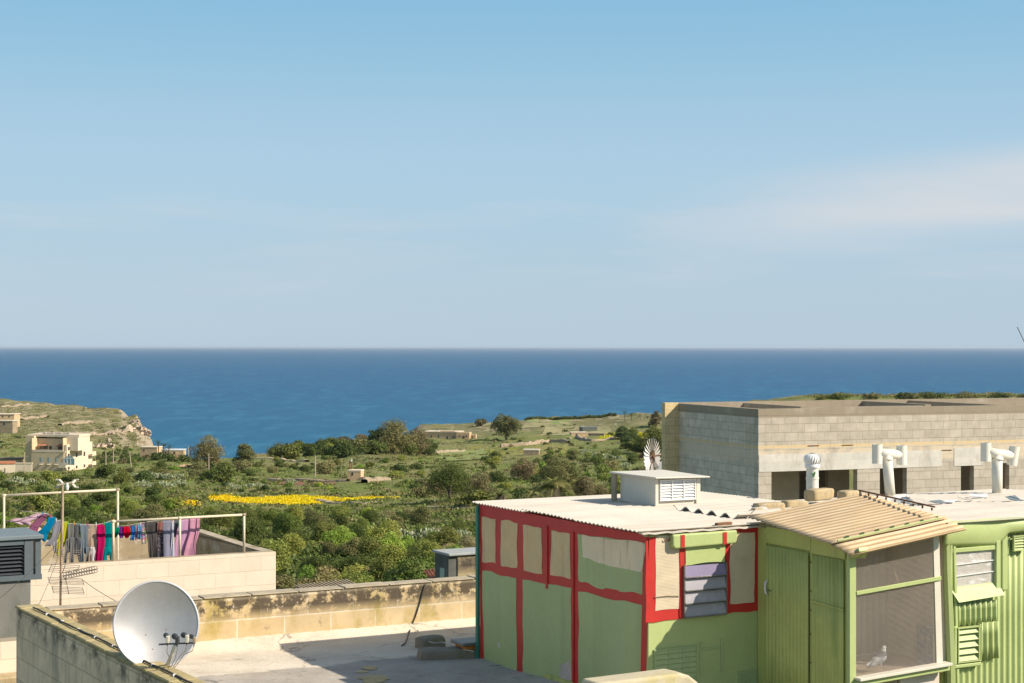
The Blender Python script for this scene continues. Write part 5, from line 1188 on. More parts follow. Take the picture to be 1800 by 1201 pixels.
for s2 in (-1, 1):
    mb = MB(); vs = []; pr = [(-.150, .062, .008), (-.10, .078, .022), (-.05, .102, .033), (0, .128, .034), (.035, .142, .022)]
    for i, (a, h_, r) in enumerate(pr):
        for j in range(8): an = -math.pi / 2 + math.pi * j / 7; vs.append(Bp(a, h_ + math.sin(an) * r, s2 * (.020 + .030 * (1 - abs(i - 3) * .22) * max(.25, math.cos(an)))))
    mb.add(vs, [(i * 8 + j, i * 8 + j + 1, (i + 1) * 8 + j + 1, (i + 1) * 8 + j) for i in range(4) for j in range(7)])
    wg = mb.build('wing', pm('barred_wing', (.40, .40, .43), .7, .2, 20, 0, stains=[((.12, .12, .15), 30, .5, .58, (.5, 1, 2), .8)]), t_, smooth=True); wg.modifiers.new('thickness', 'SOLIDIFY').thickness = .004
    mb = MB(); c0 = Bp(.074, .236, s2 * .017); bm_ = [c0 + Vector((.0028 * math.cos(a) * math.sin(b2), .0028 * math.sin(a) * math.sin(b2), .0028 * math.cos(b2))) for b2 in (.3, 1.2, 2, 2.9) for a in [k * 1.047 for k in range(6)]]
    mb.add(bm_, [(i * 6 + j, i * 6 + (j + 1) % 6, (i + 1) * 6 + (j + 1) % 6, (i + 1) * 6 + j) for i in range(3) for j in range(6)]); mb.build('eye', M['cable'], t_)
mb = MB(); mb.tube([Bp(.088, .236), Bp(.099, .233), Bp(.107, .228)], [.005 * s_, .004 * s_, .0012], 8); mb.build('beak', pm('horn_beak', (.25, .2, .18), .5), t_)

# ------------------------------------------------------------------ unfinished block building
G2 = Frame(P(1333, 720, 50).x, 50, 20.9, -12)
bb = thing('block_building', 'unfinished bare concrete block building with empty door and window openings', 'building', fr=G2)
gst = [((0.30, .24, .15), 1.1, .58, .70, (1, 1, .4), .45), ((.20, .17, .13), 2.3, .62, .72, (1, 1, .6), .4)]
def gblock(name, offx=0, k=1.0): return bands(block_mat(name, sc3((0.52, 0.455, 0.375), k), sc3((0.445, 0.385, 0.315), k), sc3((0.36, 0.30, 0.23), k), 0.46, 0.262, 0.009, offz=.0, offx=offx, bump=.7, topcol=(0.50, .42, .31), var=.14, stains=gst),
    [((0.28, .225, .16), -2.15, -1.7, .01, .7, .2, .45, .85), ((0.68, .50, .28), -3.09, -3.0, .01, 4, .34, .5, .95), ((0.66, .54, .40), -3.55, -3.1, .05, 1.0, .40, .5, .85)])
blk = gblock('raw_concrete_block')
zt = -1.885; ux = lambda px: G2.pv(px, 800, 0)[0]; zz = lambda py, px=1400: G2.pv(px, py, 0)[1]
ZL = zz(828, 1400); ZB = zt - 1.10          # opening head, parapet / roof slab line
UE = ux(1990)
ops = [(ux(1356), ux(1507), -6.6, ZL), (ux(1546.5), ux(1594), -6.6, ZL + .02), (ux(1689), ux(1712), -6.6, ZL + .04), (ux(1760), ux(1774), -6.6, ZL + .05), (ux(1850), ux(1900), -6.6, ZL)]
mb = MB(); wall_open(mb, 0, UE, -12, zt, 0, .23, ops); mb.build('front_wall', blk, bb)
mb = MB(); wall_open(mb, 0, .23, -12, zt, .232, 5.6, []) ; mb.v = [(x, y, z) for x, y, z in mb.v]
mb.build('side_wall', gblock('raw_concrete_block_lightened', .2, 1.22), bb)  # block colour raised in place of fill light on the shaded side
# concrete beam over the openings
beam = bands(block_mat('board_marked_concrete', (0.64, .59, .53), (0.58, .54, .48), (.56, .51, .45), 1.3, .5, .004, var=.1, bump=.3, stains=[((.36, .31, .25), 1.2, .5, .66, (1.2, 1, .5), .6), ((.64, .60, .54), 3, .6, .7, None, .5)]), [])
mb = MB()
z1b, z0b = ZL + .52, ZL - .0
for a, b_ in ((0.02, ux(1655)), (ux(1677), ux(1728))): mb.box(a, b_, -.012, -.0005, z0b, z1b if a < 1 else z1b + .06)
mb.build('beam', beam, bb)
mb = MB(); mb.box(0.02, UE, -.010, -.001, zz(784) - .06, zz(784)); mb.build('band', pm('ochre_mortar', (.60, .45, .27), .9, .15, 2, .3), bb) if False else None
# block end pilaster at the far left corner (yellow limestone)
ylw = block_mat('yellow_limestone_block', (0.68, .52, .29), (0.62, .47, .26), (.48, .37, .22), .5, .262, .01, topcol=(.5, .42, .31), stains=[((.34, .25, .10), 1.2, .55, .7, (1, 1, .3), .6)])[0]
v5 = 5.36
mb = MB(); mb.box(-.50, -.002, v5, v5 + .255, -12, zt + .03); mb.build('pilaster', ylw, bb)
# back wall, inner parapet walls, roof slab
vb = 5.62
mb = MB(); mb.box(.0, UE + 10, vb, vb + .23, ZB, zt + .02); mb.build('back_wall', gblock('raw_block_back', .1), bb)
mb = MB(); wall_open(mb, .0, UE + 10, -12, ZB - .16, vb, vb + .23, [(G2.pv(1487, 850, vb)[0], G2.pv(1507, 850, vb)[0], -7, ZL - .1)]); mb.build('back_wall', blk, bb)
mb = MB(); mb.box(.232, UE, .232, vb - .002, ZB - .15, ZB); mb.build('roof_slab', M['concrete'], bb)
inn = gblock('raw_block_inner', .3)
mb = MB()
mb.box(2.6, 2.83, 1.9, vb - .01, ZB + .002, zt - .02)
mb.box(2.84, 7.3, 1.9, 2.13, ZB + .002, zt - .05); mb.box(7.31, 7.54, 1.9, vb - .01, ZB + .002, zt - .01)
mb.box(9.2, 9.43, .24, vb - .01, ZB + .002, zt - .01); mb.box(9.44, 16, 3.2, 3.43, ZB + .002, zt - .02)
mb.build('parapet', inn, bb)
qu = lambda px, v: G2.pv(px, 850, v)[0]
mb = MB(); mb.box(.24, qu(1405, 1.6), 1.6, 1.83, -12, ZB - .16); mb.box(qu(1456, 1.9), qu(1493, 1.9), 1.9, 2.1, -12, ZB - .16); mb.box(qu(1535, 2.6), 12, 2.6, 2.8, -12, ZB - .16)
mb.build('partition', pm('inner_block', (.42, .35, .26), .95, .12, 2, .3), bb)
mb = MB(); mb.box(.24, UE, .24, vb - .01, -7.0, -6.9); mb.build('floor', M['concrete'], bb)
mb = MB()
for px, py in ((1655, 748), (1420, 783), (1480, 782)):
    u, z = G2.pv(px, py, -.0); 
    if px == 1655: u, z = G2.pv(1655, 791, 0)
    mb.box(u, u + .4, -.02, -.013, z - .02, z)
mb.build('crack', M['rust'], bb)

# ------------------------------------------------------------------ vegetation
def crown_arrays(seed, R, H, nb, nl, leaf, base=0.1, flat=1.0, elong=1.8, top=1.0, blob=.42, droop=0.0):
    rg = np.random.default_rng(seed)
    c = rg.normal(size=(nb, 3)); c /= np.linalg.norm(c, axis=1)[:, None]; c *= (rg.random((nb, 1)) ** .4)
    c[:, :2] *= R * .68; c[:, 2] = (c[:, 2] * .5 + .5) * H * .72 * top + base * H
    taper = 1 - .35 * (c[:, 2] / H); c[:, :2] *= taper[:, None]
    br = R * blob * (.38 + .82 * rg.random(nb) ** 1.3); w_ = br ** 2; w_ /= w_.sum()
    bi = rg.choice(nb, nl, p=w_)
    d = rg.normal(size=(nl, 3)); d /= np.linalg.norm(d, axis=1)[:, None]; d[:, 2] = np.where(d[:, 2] < -.3, -d[:, 2], d[:, 2])
    rad = br[bi] * (.72 + .34 * rg.random(nl) ** 1.0)
    rad = np.where(rg.random(nl) < .07, rad * (1.1 + .35 * rg.random(nl)), rad)
    p = c[bi] + d * rad[:, None] * np.array([1, 1, flat]); p[:, 2] = np.maximum(p[:, 2], 0.02 * H)
    nrm = d + rg.normal(size=(nl, 3)) * .65; nrm[:, 2] += .25; nrm /= np.linalg.norm(nrm, axis=1)[:, None]
    t = rg.normal(size=(nl, 3)); t[:, 2] -= droop; t -= nrm * (t * nrm).sum(1)[:, None]; t /= np.linalg.norm(t, axis=1)[:, None]; s = np.cross(nrm, t)
    L_ = leaf * (.6 + .8 * rg.random(nl)); W = L_ / elong
    a, b_ = t * L_[:, None] / 2, s * W[:, None] / 2
    V = np.stack([p - a, p + b_, p + a, p - b_], 1).reshape(-1, 3); F = np.arange(nl * 4).reshape(-1, 4)
    return V, F, c, br
def trunk_mb(seed, H, r, cents, n=5, multi=False):
    rg = random.Random(seed); mb = MB(); fork = Vector((rg.uniform(-.05, .05) * H, rg.uniform(-.05, .05) * H, H * (.18 if multi else .30)))
    mb.tube([(0, 0, -.6), (fork.x * .3, fork.y * .5, fork.z * .5), fork], [r * 1.25, r, r * .85], 8)
    for i in range(min(n, len(cents))):
        c = Vector(cents[i]); mid = fork.lerp(c, .5) + Vector((rg.uniform(-.1, .1) * H, rg.uniform(-.1, .1) * H, .03 * H))
        mb.tube([fork - Vector((0, 0, r)), mid, c], [r * .6, r * .35, r * .12], 6)
        for j in range(2):
            e = c + Vector((rg.uniform(-1, 1), rg.uniform(-1, 1), rg.uniform(.2, 1))) * r * 6; mb.tube([mid, c.lerp(e, .5), e], [r * .2, r * .12, r * .04], 4)
    return mb
LM = {
 'dark': leaf_mat('dark_evergreen_leaves', (0.082, 0.111, 0.021), (0.115, 0.138, 0.030)),
 'mid': leaf_mat('mid_green_leaves', (0.169, 0.221, 0.039), (0.229, 0.252, 0.056)),
 'bright': leaf_mat('fresh_green_leaves', (0.209, 0.316, 0.039), (0.275, 0.353, 0.058)),
 'olive': leaf_mat('olive_brown_leaves', (0.225, 0.193, 0.073), (0.154, 0.165, 0.054)),
 'grey': leaf_mat('grey_dry_twigs', (0.444, 0.353, 0.194), (0.288, 0.252, 0.106)),
 'brown': leaf_mat('red_brown_foliage', (0.231, 0.171, 0.083), (0.138, 0.129, 0.054)),
}
def plant_proto(name, mat, seed, R, H, nb, nl, leaf, label, cat, group=None, r=.12, **kw):
    t_ = thing(name, label, cat, (0, 0, 0), 0, group)
    V, F, c, br = crown_arrays(seed, R, H, nb, nl, leaf, **kw)
    o = np_mesh('crown', V, F, LM[mat], t_)
    trunk_mb(seed, H, r, c[np.argsort(-br)][:6], 6, H < 3.5).build('trunk', M['bark'], t_)
    return t_
PR = {}
def proto(key, *a, **kw): o = plant_proto(*a, **kw); PR[key] = [o, False]; return o
GN = 'evergreen shrubs and small trees of the scrub valley'
# near kinds (a leaf is a few centimetres) and far kinds (coarser tufts)
for i, (mt, R, H, lf, nl) in enumerate((('dark', 2.6, 3.8, .20, 9000), ('mid', 2.4, 3.3, .19, 8500), ('bright', 2.2, 2.8, .18, 8500), ('olive', 2.6, 3.6, .19, 8500), ('grey', 2.0, 2.6, .22, 3600), ('dark', 3.0, 3.4, .22, 9500), ('mid', 2.8, 3.9, .20, 9000))):
    proto(('n', i), 'shrub', mt, 20 + i, R, H, 26, nl, lf, 'x', 'shrub', r=.10, base=.05, elong=1.9 if mt != 'grey' else 6)
for i, (mt, R, H, lf, nl) in enumerate((('dark', 2.6, 2.9, .38, 2400), ('mid', 2.6, 2.7, .36, 2400), ('bright', 2.4, 2.3, .34, 2200), ('olive', 2.7, 2.8, .38, 2300), ('brown', 2.6, 2.6, .40, 1800), ('dark', 3.2, 2.8, .38, 2600))):
    proto(('f', i), 'shrub', mt, 60 + i, R, H, 22, nl, lf, 'x', 'shrub', r=.12, base=.0)
def place(key, X, Y, s=1.0, sz=1.0, rz=0.0, label=None, group=None, dz=0.0, name=None):
    src, used = PR[key]; o = src if not used else copy_tree(src); PR[key][1] = True
    o.location = (X, Y, gz(X, Y) - .15 * s + dz); k_ = rv.uniform(.82, 1.25); o.scale = (s * k_, s / k_ * rv.uniform(.9, 1.1), s * sz); o.rotation_euler = (0, 0, rz)
    if label: o['label'] = label
    if group: o['group'] = group
    return o
rv = random.Random(2024)
KN = {0: 'dark green', 1: 'mid green', 2: 'fresh green', 3: 'olive brown', 4: 'grey twiggy', 5: 'dark green', 6: 'mid green'}
KF = {0: 'dark green', 1: 'mid green', 2: 'fresh green', 3: 'olive brown', 4: 'red brown', 5: 'dark green'}
placed = []
def put_px(px, py, wpx, kind, idx, sz=1.0, zone='', grp=''):
    """one bush whose foot stands at photo position (px, py); wpx is its apparent width"""
    X, Y, z = on_ground(px, py); src = {'n': (2.6, 2.4, 2.2, 2.6, 2.0, 3.0, 2.8), 'f': (2.6, 2.6, 2.4, 2.7, 2.6, 3.2)}[kind][idx]
    s = wpx * Y / FP / (2 * src); nm = (KN if kind == 'n' else KF)[idx]
    placed.append((px, py))
    return place((kind, idx), X, Y, s, sz, rv.uniform(0, 6.28), '%s %s' % (nm, zone), '%s %s' % (nm, grp))
# zone A: the thicket straight behind the terrace parapet and the cream house
def mass(name, spots, label):
    VV = {}; 
    for (px, py, w_, idx, sz_) in spots:
        X, Y, z = on_ground(px, py); src = (2.6, 2.6, 2.4, 2.7, 2.6, 3.2)[idx]; s = w_ * Y / FP / (2 * src)
        V, F, c, br = crown_arrays(900 + idx, src, 2.6, 16, 420, .62, base=0); a = rv.uniform(0, 6.28)
        V = V * np.array([s, s, s * sz_]); Rm = np.array([[math.cos(a), -math.sin(a), 0], [math.sin(a), math.cos(a), 0], [0, 0, 1]]); V = V @ Rm.T + np.array([X, Y, z - .2 * s]); VV.setdefault(idx, []).append(V)
    mats = [LM[k] for k in ('dark', 'mid', 'bright', 'olive', 'brown', 'dark')]
    V = np.concatenate([v for i in sorted(VV) for v in VV[i]]); mi = np.concatenate([np.full(len(v) // 4, i) for i in sorted(VV) for v in VV[i]])
    o = np_mesh(name, V, np.arange(len(V)).reshape(-1, 4), mats); o.data.polygons.foreach_set('material_index', mi.astype(np.int32)); tag(o, label, name, kind='stuff')
def scatter(n, x0, x1, y0, y1, w0, w1, kind, weights, zone, grp, avoid=(), mind=.4, sz=(.8, 1.15), stuff=None):
    sp2 = []; k = 0; tries = 0; done = []
    while k < n and tries < n * 30:
        tries += 1; px = rv.uniform(x0, x1); py = y0 + (y1 - y0) * rv.random()
        if any(a <= px <= b_ and c <= py <= d for a, b_, c, d in avoid): continue
        w_ = rv.uniform(w0, w1) * (.6 + .6 * (py - y0) / (y1 - y0 + 1e-6))
        if any(math.hypot(px - q[0], (py - q[1]) * 2.5) < mind * (w_ + q[2]) / 2 for q in done): continue
        done.append((px, py, w_)); i_ = rv.choices(range(len(weights)), weights)[0]; k += 1
        if stuff: sp2.append((px, py, w_, i_, rv.uniform(*sz))); continue
        put_px(px, py, w_, kind, i_, rv.uniform(*sz), zone, grp)
    if stuff: mass('bushes', sp2, stuff)
ZA = 'shrub in the dense thicket right behind the stone parapet'
YEL = [(320, 700, 862, 906), (310, 350, 878, 896)]
HUT = [(590, 690, 828, 872)]
scatter(16, 330, 850, 1090, 1160, 110, 160, 'n', (4, 3, 3, 3, .6, 4, 3), ZA, 'shrubs in the near thicket', mind=.55)
scatter(26, -40, 870, 1030, 1090, 90, 135, 'n', (4, 3, 2, 4, .8, 3, 3), ZA, 'shrubs in the near thicket', mind=.5)
scatter(30, -60, 880, 975, 1030, 70, 105, 'n', (4, 3, 2, 3, .9, 3, 3), ZA, 'shrubs in the near thicket', mind=.5)
ZB = 'shrub in the loose scrub below the yellow flowers'
scatter(28, -60, 700, 928, 975, 46, 80, 'n', (4, 3, 2, 3, .8, 3, 3), ZB, 'shrubs below the flower field', mind=.5)
scatter(8, 700, 850, 925, 975, 36, 60, 'n', (2, 3, 3, 1, .5, 2, 2), ZB, 'shrubs below the flower field', mind=.6)
scatter(12, -60, 330, 896, 925, 36, 62, 'n', (4, 3, 2, 3, .8, 3, 3), ZB, 'shrubs below the flower field', mind=.5)
scatter(18, 340, 740, 908, 930, 34, 54, 'n', (4, 3, 2, 3, .8, 3, 3), ZB, 'shrubs below the flower field', mind=.6)
ZC = 'shrub scattered on the grassy slope around the flower field'
scatter(28, -60, 330, 856, 900, 28, 52, 'f', (6, 3, 1, 2, .4, 6), ZC, 'shrubs on the middle slope', mind=.6)
scatter(7, 380, 740, 852, 864, 16, 26, 'f', (3, 3, 2, 2, .4, 2), ZC, 'shrubs on the middle slope', HUT, mind=.8)
ZD = 'shrub on the valley floor between the villa and the stone farmhouse'
scatter(26, -40, 420, 822, 850, 26, 48, 'f', (7, 3, 1, 2, .6, 7), ZD, 'shrubs on the valley floor', [(10, 180, 780, 846)], mind=.6)
scatter(20, 420, 740, 808, 846, 22, 42, 'f', (4, 4, 2, 2, .3, 3), ZD, 'shrubs on the valley floor', HUT + [(460, 600, 838, 858)], mind=.7)
ZE = 'bush on the dark wooded ridge above the cove'
scatter(22, 480, 620, 786, 806, 30, 50, 'f', (7, 1, 0, 2.5, .6, 6), ZE, 'bushes on the wooded ridge', mind=.4, sz=(.8, 1.1))
scatter(20, 570, 760, 778, 808, 38, 60, 'f', (7, 1, 0, 2.5, 1, 6), ZE, 'bushes on the wooded ridge', mind=.4, sz=(.8, 1.1))
ZF = 'bush beside the fields and walls in front of the farmhouse'
scatter(18, 740, 1170, 850, 905, 36, 62, 'f', (4, 4, 1.5, 3, .6, 4), ZF, 'bushes beyond the shed roof', mind=.5)
scatter(26, 860, 1170, 800, 850, 26, 48, 'f', (4, 4, 1.5, 3, .6, 4), ZF, 'bushes beyond the shed roof', [(900, 960, 786, 812)], mind=.6)
scatter(15, 1085, 1172, 752, 802, 28, 44, 'f', (7, 1, 0, 1, .4, 7), 'bush on the dark slope left of the block building', 'bushes beside the block building', mind=.4)
W5 = (4, 3, 1.5, 2, .4, 3)
scatter(95, -60, 470, 812, 900, 12, 24, 'f', W5, '', '', [(10, 180, 780, 842)] + YEL, mind=.6, stuff='small low bushes sprinkled over the left half of the valley')
scatter(95, 420, 860, 806, 868, 9, 20, 'f', W5, '', '', HUT + [(460, 600, 838, 858)], mind=.7, stuff='small low bushes sprinkled around the pump hut')
scatter(90, 850, 1170, 772, 850, 12, 26, 'f', (5, 3, 1, 2, .4, 4), '', '', [(900, 960, 786, 812), (1000, 1070, 755, 775)], mind=.6, stuff='small bushes along the walls between the farmhouse and the block building')
scatter(14, 860, 1160, 744, 768, 7, 16, 'f', (5, 2, .5, 2, .4, 3), '', '', [(1000, 1070, 750, 772), (1080, 1118, 740, 758)], mind=.8, stuff='small bushes on the cliff top plateau')
scatter(40, 140, 345, 792, 816, 16, 34, 'f', (5, 2, .5, 2, 1.0, 4), '', '', [(240, 325, 786, 801)], mind=.4, stuff='dark bushes in front of the headland foot')
scatter(70, -40, 240, 722, 790, 6, 18, 'f', (5, 2, 0, 4, .8, 3), '', '', [(30, 170, 772, 835), (-40, 28, 724, 750)], mind=.5, sz=(.35, .6), stuff='low bushes dotted over the rocky headland')
# near trees with a shape of their own
def tree(name, label, px, py, wpx, hpx, mat, seed, nl=6000, leaf=None, nb=30, blob=.36, group=None, droop=.3, cat='tree', Y=None, base=.0, rr_=None):
    if Y is None: X, Y, z = on_ground(px, py)
    else: X = (px - HX) / FP * Y; z = gz(X, Y)
    R = wpx * Y / FP / 2 * 1.18; H = hpx * Y / FP * 1.08
    t_ = thing(name, label, cat, (X, Y, z - .2), rv.uniform(0, 6), group)
    V, F, c, br = crown_arrays(seed, R, H, nb, nl, leaf or max(.16, Y * .00085), base=base, blob=blob, droop=droop, top=1.05)
    np_mesh('crown', V, F, LM[mat], t_); trunk_mb(seed, H, rr_ or .035 * H, c[np.argsort(-br)][:7], 7).build('trunk', M['bark'], t_); return t_
tree('tree', 'rounded brownish tree on the cove edge, larger of the lone pair by the sea', 368, 822, 58, 56, 'olive', 201, 7200, nb=34, blob=.44)
tree('tree', 'smaller rounded brownish tree on the cove edge, right of its larger twin', 428, 821, 37, 48, 'olive', 202, 5600, nb=28, blob=.44)
tree('tree', 'tall broad tree rising above the dark ridge against the sea', 694, 800, 104, 70, 'olive', 203, 9000, nb=44, blob=.28)
tree('tree', 'dark green tree at the left shoulder of the tall ridge tree', 660, 795, 52, 48, 'dark', 204, 4200, blob=.32)
tree('tree', 'red brown tree leaning out beside the farmhouse', 733, 802, 60, 52, 'brown', 214, 4200, blob=.32)
tree('tree', 'large spreading tree on the field beside the stone farmhouse', 890, 775, 68, 54, 'olive', 205, 6500, nb=34, blob=.28)
tree('tree', 'small dome shaped bush on the skyline left of the spreading tree', 845, 750, 24, 14, 'brown', 206, 1500, cat='bush')
tree('bush', 'huge dark dome shaped bush in the middle of the valley', 790, 883, 110, 76, 'dark', 207, 11000, nb=40, cat='bush', base=.02, blob=.30)
tree('bush', 'grey brown bush leaning on the right of the huge dark dome bush', 834, 880, 74, 56, 'brown', 208, 6000, nb=26, cat='bush', base=.02)
tree('tree', 'tall feathery olive coloured tree just behind the shed roof', 985, 905, 120, 122, 'olive', 209, 15000, nb=60, blob=.22, droop=1.0)
tree('tree', 'thin brown feathery tree to the right of the tall olive one', 1030, 905, 84, 86, 'brown', 210, 9000, nb=40, blob=.25, droop=1.0)
tree('bush', 'purple brown bush behind the feathery tree near the small ruin', 921, 845, 66, 42, 'brown', 211, 4200, cat='bush', base=.02)
tree('tree', 'dark thick tree beside the block building above the windmill', 1145, 800, 62, 62, 'dark', 212, 5200, blob=.34)
tree('tree', 'wispy brown tree top standing above the plateau by the block building', 1152, 752, 34, 32, 'brown', 213, 2200, blob=.3)
tree('tree', 'dark bush growing right behind the opening in the block building', 1502, 1010, 120, 190, 'dark', 215, 4000, Y=85)
for k, (px, py, w_, h_) in enumerate(((1475, 698, 46, 8), (1530, 698, 40, 9), (1585, 697, 34, 13), (1600, 697, 50, 9), (1640, 697, 60, 8), (1700, 697, 70, 7), (1755, 697, 60, 7), (1810, 698, 60, 7), (1445, 699, 30, 5))):
    o = tree('bush', ('tallest wind swept bush on the skyline above the block building' if k == 2 else 'low wind swept bush on the skyline above the block building'), px, 700, w_, h_, 'olive' if k % 2 else 'dark', 300 + k, 1600, cat='bush', Y=640, group='bushes along the skyline' if k != 2 else None, base=.02, blob=.22)
for k in range(26):
    px = 925 + k * 6.2; tree('bush', 'small round bush in the hedge row along the cliff edge', px, 740, 9, 5, 'dark', 330 + k, 260, cat='bush', Y=880, group='hedge row on the plateau edge', base=.02, leaf=.9)
# windswept maquis too dense to count between the bushes
def fl_mask(px, py):
    lo = 874 + 1.5 * math.sin(px * .045) + (2 if px > 590 else 0) - (0 if px < 470 else 1); hi = 885 + 3 * math.sin((px - 430) * .02) - (0 if px < 560 else (px - 560) * .05)
    return lo < py < hi
rg = np.random.default_rng(5)
def ground_scatter(name, n, mat, x0, x1, y0, y1, size, label=None, cat=None, elong=1.5, per=14, upw=.35, spread=1.0, mask=None):
    VV = []; cnt = 0
    for i in range(n):
        px = rg.uniform(x0, x1); py = y0 + (y1 - y0) * rg.random() ** .8
        if mask and not mask(px, py): continue
        if not mask and name != 'yellow_flowers' and (fl_mask(px, py) and 372 < px < 692 or 600 < px < 650 and 845 < py < 866): continue
        X, Y, z = on_ground(px, py); s = size * (0.42 + Y / 800) * rg.uniform(.5, 1.3)
        p = rg.normal(size=(per, 3)) * np.array([s * 1.5, s * 1.5, s * .35]) * spread; p[:, 2] = np.abs(p[:, 2]) + s * .1; p += np.array([X, Y, z])
        t1 = rg.normal(size=(per, 3)); t1[:, 2] += upw * 2; t1 /= np.linalg.norm(t1, axis=1)[:, None]; n_ = rg.normal(size=(per, 3)); s1 = np.cross(t1, n_); s1 /= np.linalg.norm(s1, axis=1)[:, None]
        a = t1 * s * .6; b_ = s1 * s * .6 / elong
        VV.append(np.stack([p - a, p + b_, p + a, p - b_], 1).reshape(-1, 3))
    V = np.concatenate(VV); F = np.arange(len(V)).reshape(-1, 4)
    o = np_mesh(name, V, F, mat); tag(o, label, cat, kind='stuff'); return o
LM['grass'] = leaf_mat('rough_grass', (0.21, 0.25, 0.07), (0.29, 0.27, 0.11), .35, .3, .05)
LM['dry'] = leaf_mat('dry_grass', (0.38, 0.31, 0.19), (0.27, 0.25, 0.12), .35, .3, .05)
LM['yellow'] = leaf_mat('yellow_blossom', (0.66, 0.60, 0.01), (0.74, 0.62, 0.01), .2, .3, .5)
LM['white'] = leaf_mat('white_blossom', (0.6, 0.58, 0.48), (0.5, 0.48, 0.36), .2, .2, .5)
ground_scatter('scrub', 3400, LM['dark'], -80, 880, 905, 1060, .50, 'low dark scrub filling the near valley between the shrubs', 'scrub', per=40)
ground_scatter('scrub', 900, LM['dark'], -80, 1170, 790, 905, .50, 'low dark scrub in thin drifts across the valley floor', 'scrub', per=24)
ground_scatter('scrub', 2600, LM['mid'], -80, 1170, 815, 1050, .46, 'mid green undergrowth spread over the valley slope', 'scrub', per=26)
ground_scatter('scrub', 1300, LM['olive'], -80, 1170, 770, 980, .46, 'olive brown undergrowth spread over the valley slope', 'scrub', per=24)
ground_scatter('grass', 9000, LM['grass'], -80, 1170, 745, 1000, .34, 'rough green grass between the bushes of the valley', 'grass', per=14, upw=1, elong=4, spread=1.6)
ground_scatter('grass', 3600, LM['dry'], -80, 1170, 735, 960, .34, 'pale dry grass between the bushes of the valley', 'grass', per=12, upw=1, elong=5, spread=1.6)
ground_scatter('scrub', 1500, LM['olive'], -80, 250, 708, 790, .40, 'sparse low scrub dotted over the rocky headland', 'scrub', per=8)
ground_scatter('scrub', 900, LM['olive'], 1420, 1860, 692, 699, .40, 'thin scrub on the ridge above the block building', 'scrub', per=12)
ground_scatter('yellow_flowers', 3000, LM['yellow'], 384, 700, 868, 892, .24, 'sheet of bright yellow wild flowers across the middle of the valley', 'flowers', per=14, elong=1.2, upw=.2, mask=fl_mask)
ground_scatter('yellow_flowers', 260, LM['yellow'], 318, 344, 881, 890, .26, 'small separate clump of yellow flowers left of the flower field', 'flowers', per=14, elong=1.2, upw=.2)
ground_scatter('yellow_flowers', 260, LM['yellow'], 372, 405, 870, 884, .26, 'small yellow flower patch at the left end of the flower field', 'flowers', per=12, elong=1.2, upw=.2)
ground_scatter('yellow_flowers', 900, LM['yellow'], 1050, 1172, 762, 772, .34, 'thin yellow blossom strip in front of the block building', 'flowers', per=7, elong=1.2, upw=.2)
ground_scatter('yellow_flowers', 520, LM['yellow'], 820, 1000, 783, 800, .13, 'faint yellow blossom specks around the far fields', 'flowers', per=6, elong=1.2, upw=.2)
ground_scatter('yellow_flowers', 300, LM['yellow'], 700, 860, 900, 1010, .07, 'scattered yellow flower heads near the stone hut', 'flowers', per=5, elong=1.2, upw=.2)
ground_scatter('reeds', 800, LM['dry'], 445, 520, 786, 802, .30, 'pale reeds on the slope falling to the cove', 'reeds', per=14, upw=2.5, elong=6)
ground_scatter('reeds', 700, LM['dry'], 620, 720, 800, 814, .30, 'pale pinkish reeds below the wooded ridge', 'reeds', per=12, upw=2.5, elong=6)
ground_scatter('reeds', 1100, LM['dry'], 720, 860, 885, 925, .30, 'dry reeds and stalks beside the shed corner', 'reeds', per=12, upw=2.5, elong=7)

# prickly pear clumps: pads are one mass per clump
CM = pm('pale_cactus_pad', (0.21, 0.25, 0.12), .6, .3, 1.0, .1, stains=[((.52, .50, .36), 1.5, .52, .58, None, .8)])
def pear(seed, R, H, n):
    rg_ = random.Random(seed); mb = MB()
    for i in range(n):
        a = rg_.uniform(0, 6.28); r = R * math.sqrt(rg_.random()); p = Vector((r * math.cos(a), r * math.sin(a), rg_.uniform(.1, 1) * H * (1 - .4 * r / R)))
        s_ = rg_.uniform(.20, .34); nrm_ = Vector((rg_.uniform(-1, 1), rg_.uniform(-1, 1), rg_.uniform(-.2, .3))).normalized(); up_ = Vector((rg_.uniform(-.5, .5), rg_.uniform(-.5, .5), 1)); up_ = (up_ - nrm_ * up_.dot(nrm_)).normalized(); sd_ = nrm_.cross(up_)
        vs = []
        for sgn, k2 in ((-1, .75), (1, .75)):
            for j in range(10): an = 2 * math.pi * j / 10; vs.append(p + sd_ * math.cos(an) * s_ * .62 * k2 + up_ * math.sin(an) * s_ * k2 + nrm_ * sgn * .05)
        for j in range(10): an = 2 * math.pi * j / 10; vs.append(p + sd_ * math.cos(an) * s_ * .62 + up_ * math.sin(an) * s_)
        fs = [tuple(reversed(range(10))), tuple(range(10, 20))] + [(j, (j + 1) % 10, 20 + (j + 1) % 10, 20 + j) for j in range(10)] + [(20 + j, 20 + (j + 1) % 10, 10 + (j + 1) % 10, 10 + j) for j in range(10)]
        mb.add(vs, fs)
    return mb
pearp = [pear(1, 1.8, 1.7, 74), pear(2, 1.6, 1.4, 56)]; pobj = []
for i, mb in enumerate(pearp):
    t_ = thing('prickly_pear', 'x', 'cactus'); mb.build('pads', CM, t_); MB().tube([(0, 0, -.3), (0, 0, .5), (.2, .1, 1.0)], [.16, .14, .08], 8).build('stem', M['bark'], t_); pobj.append([t_, False])
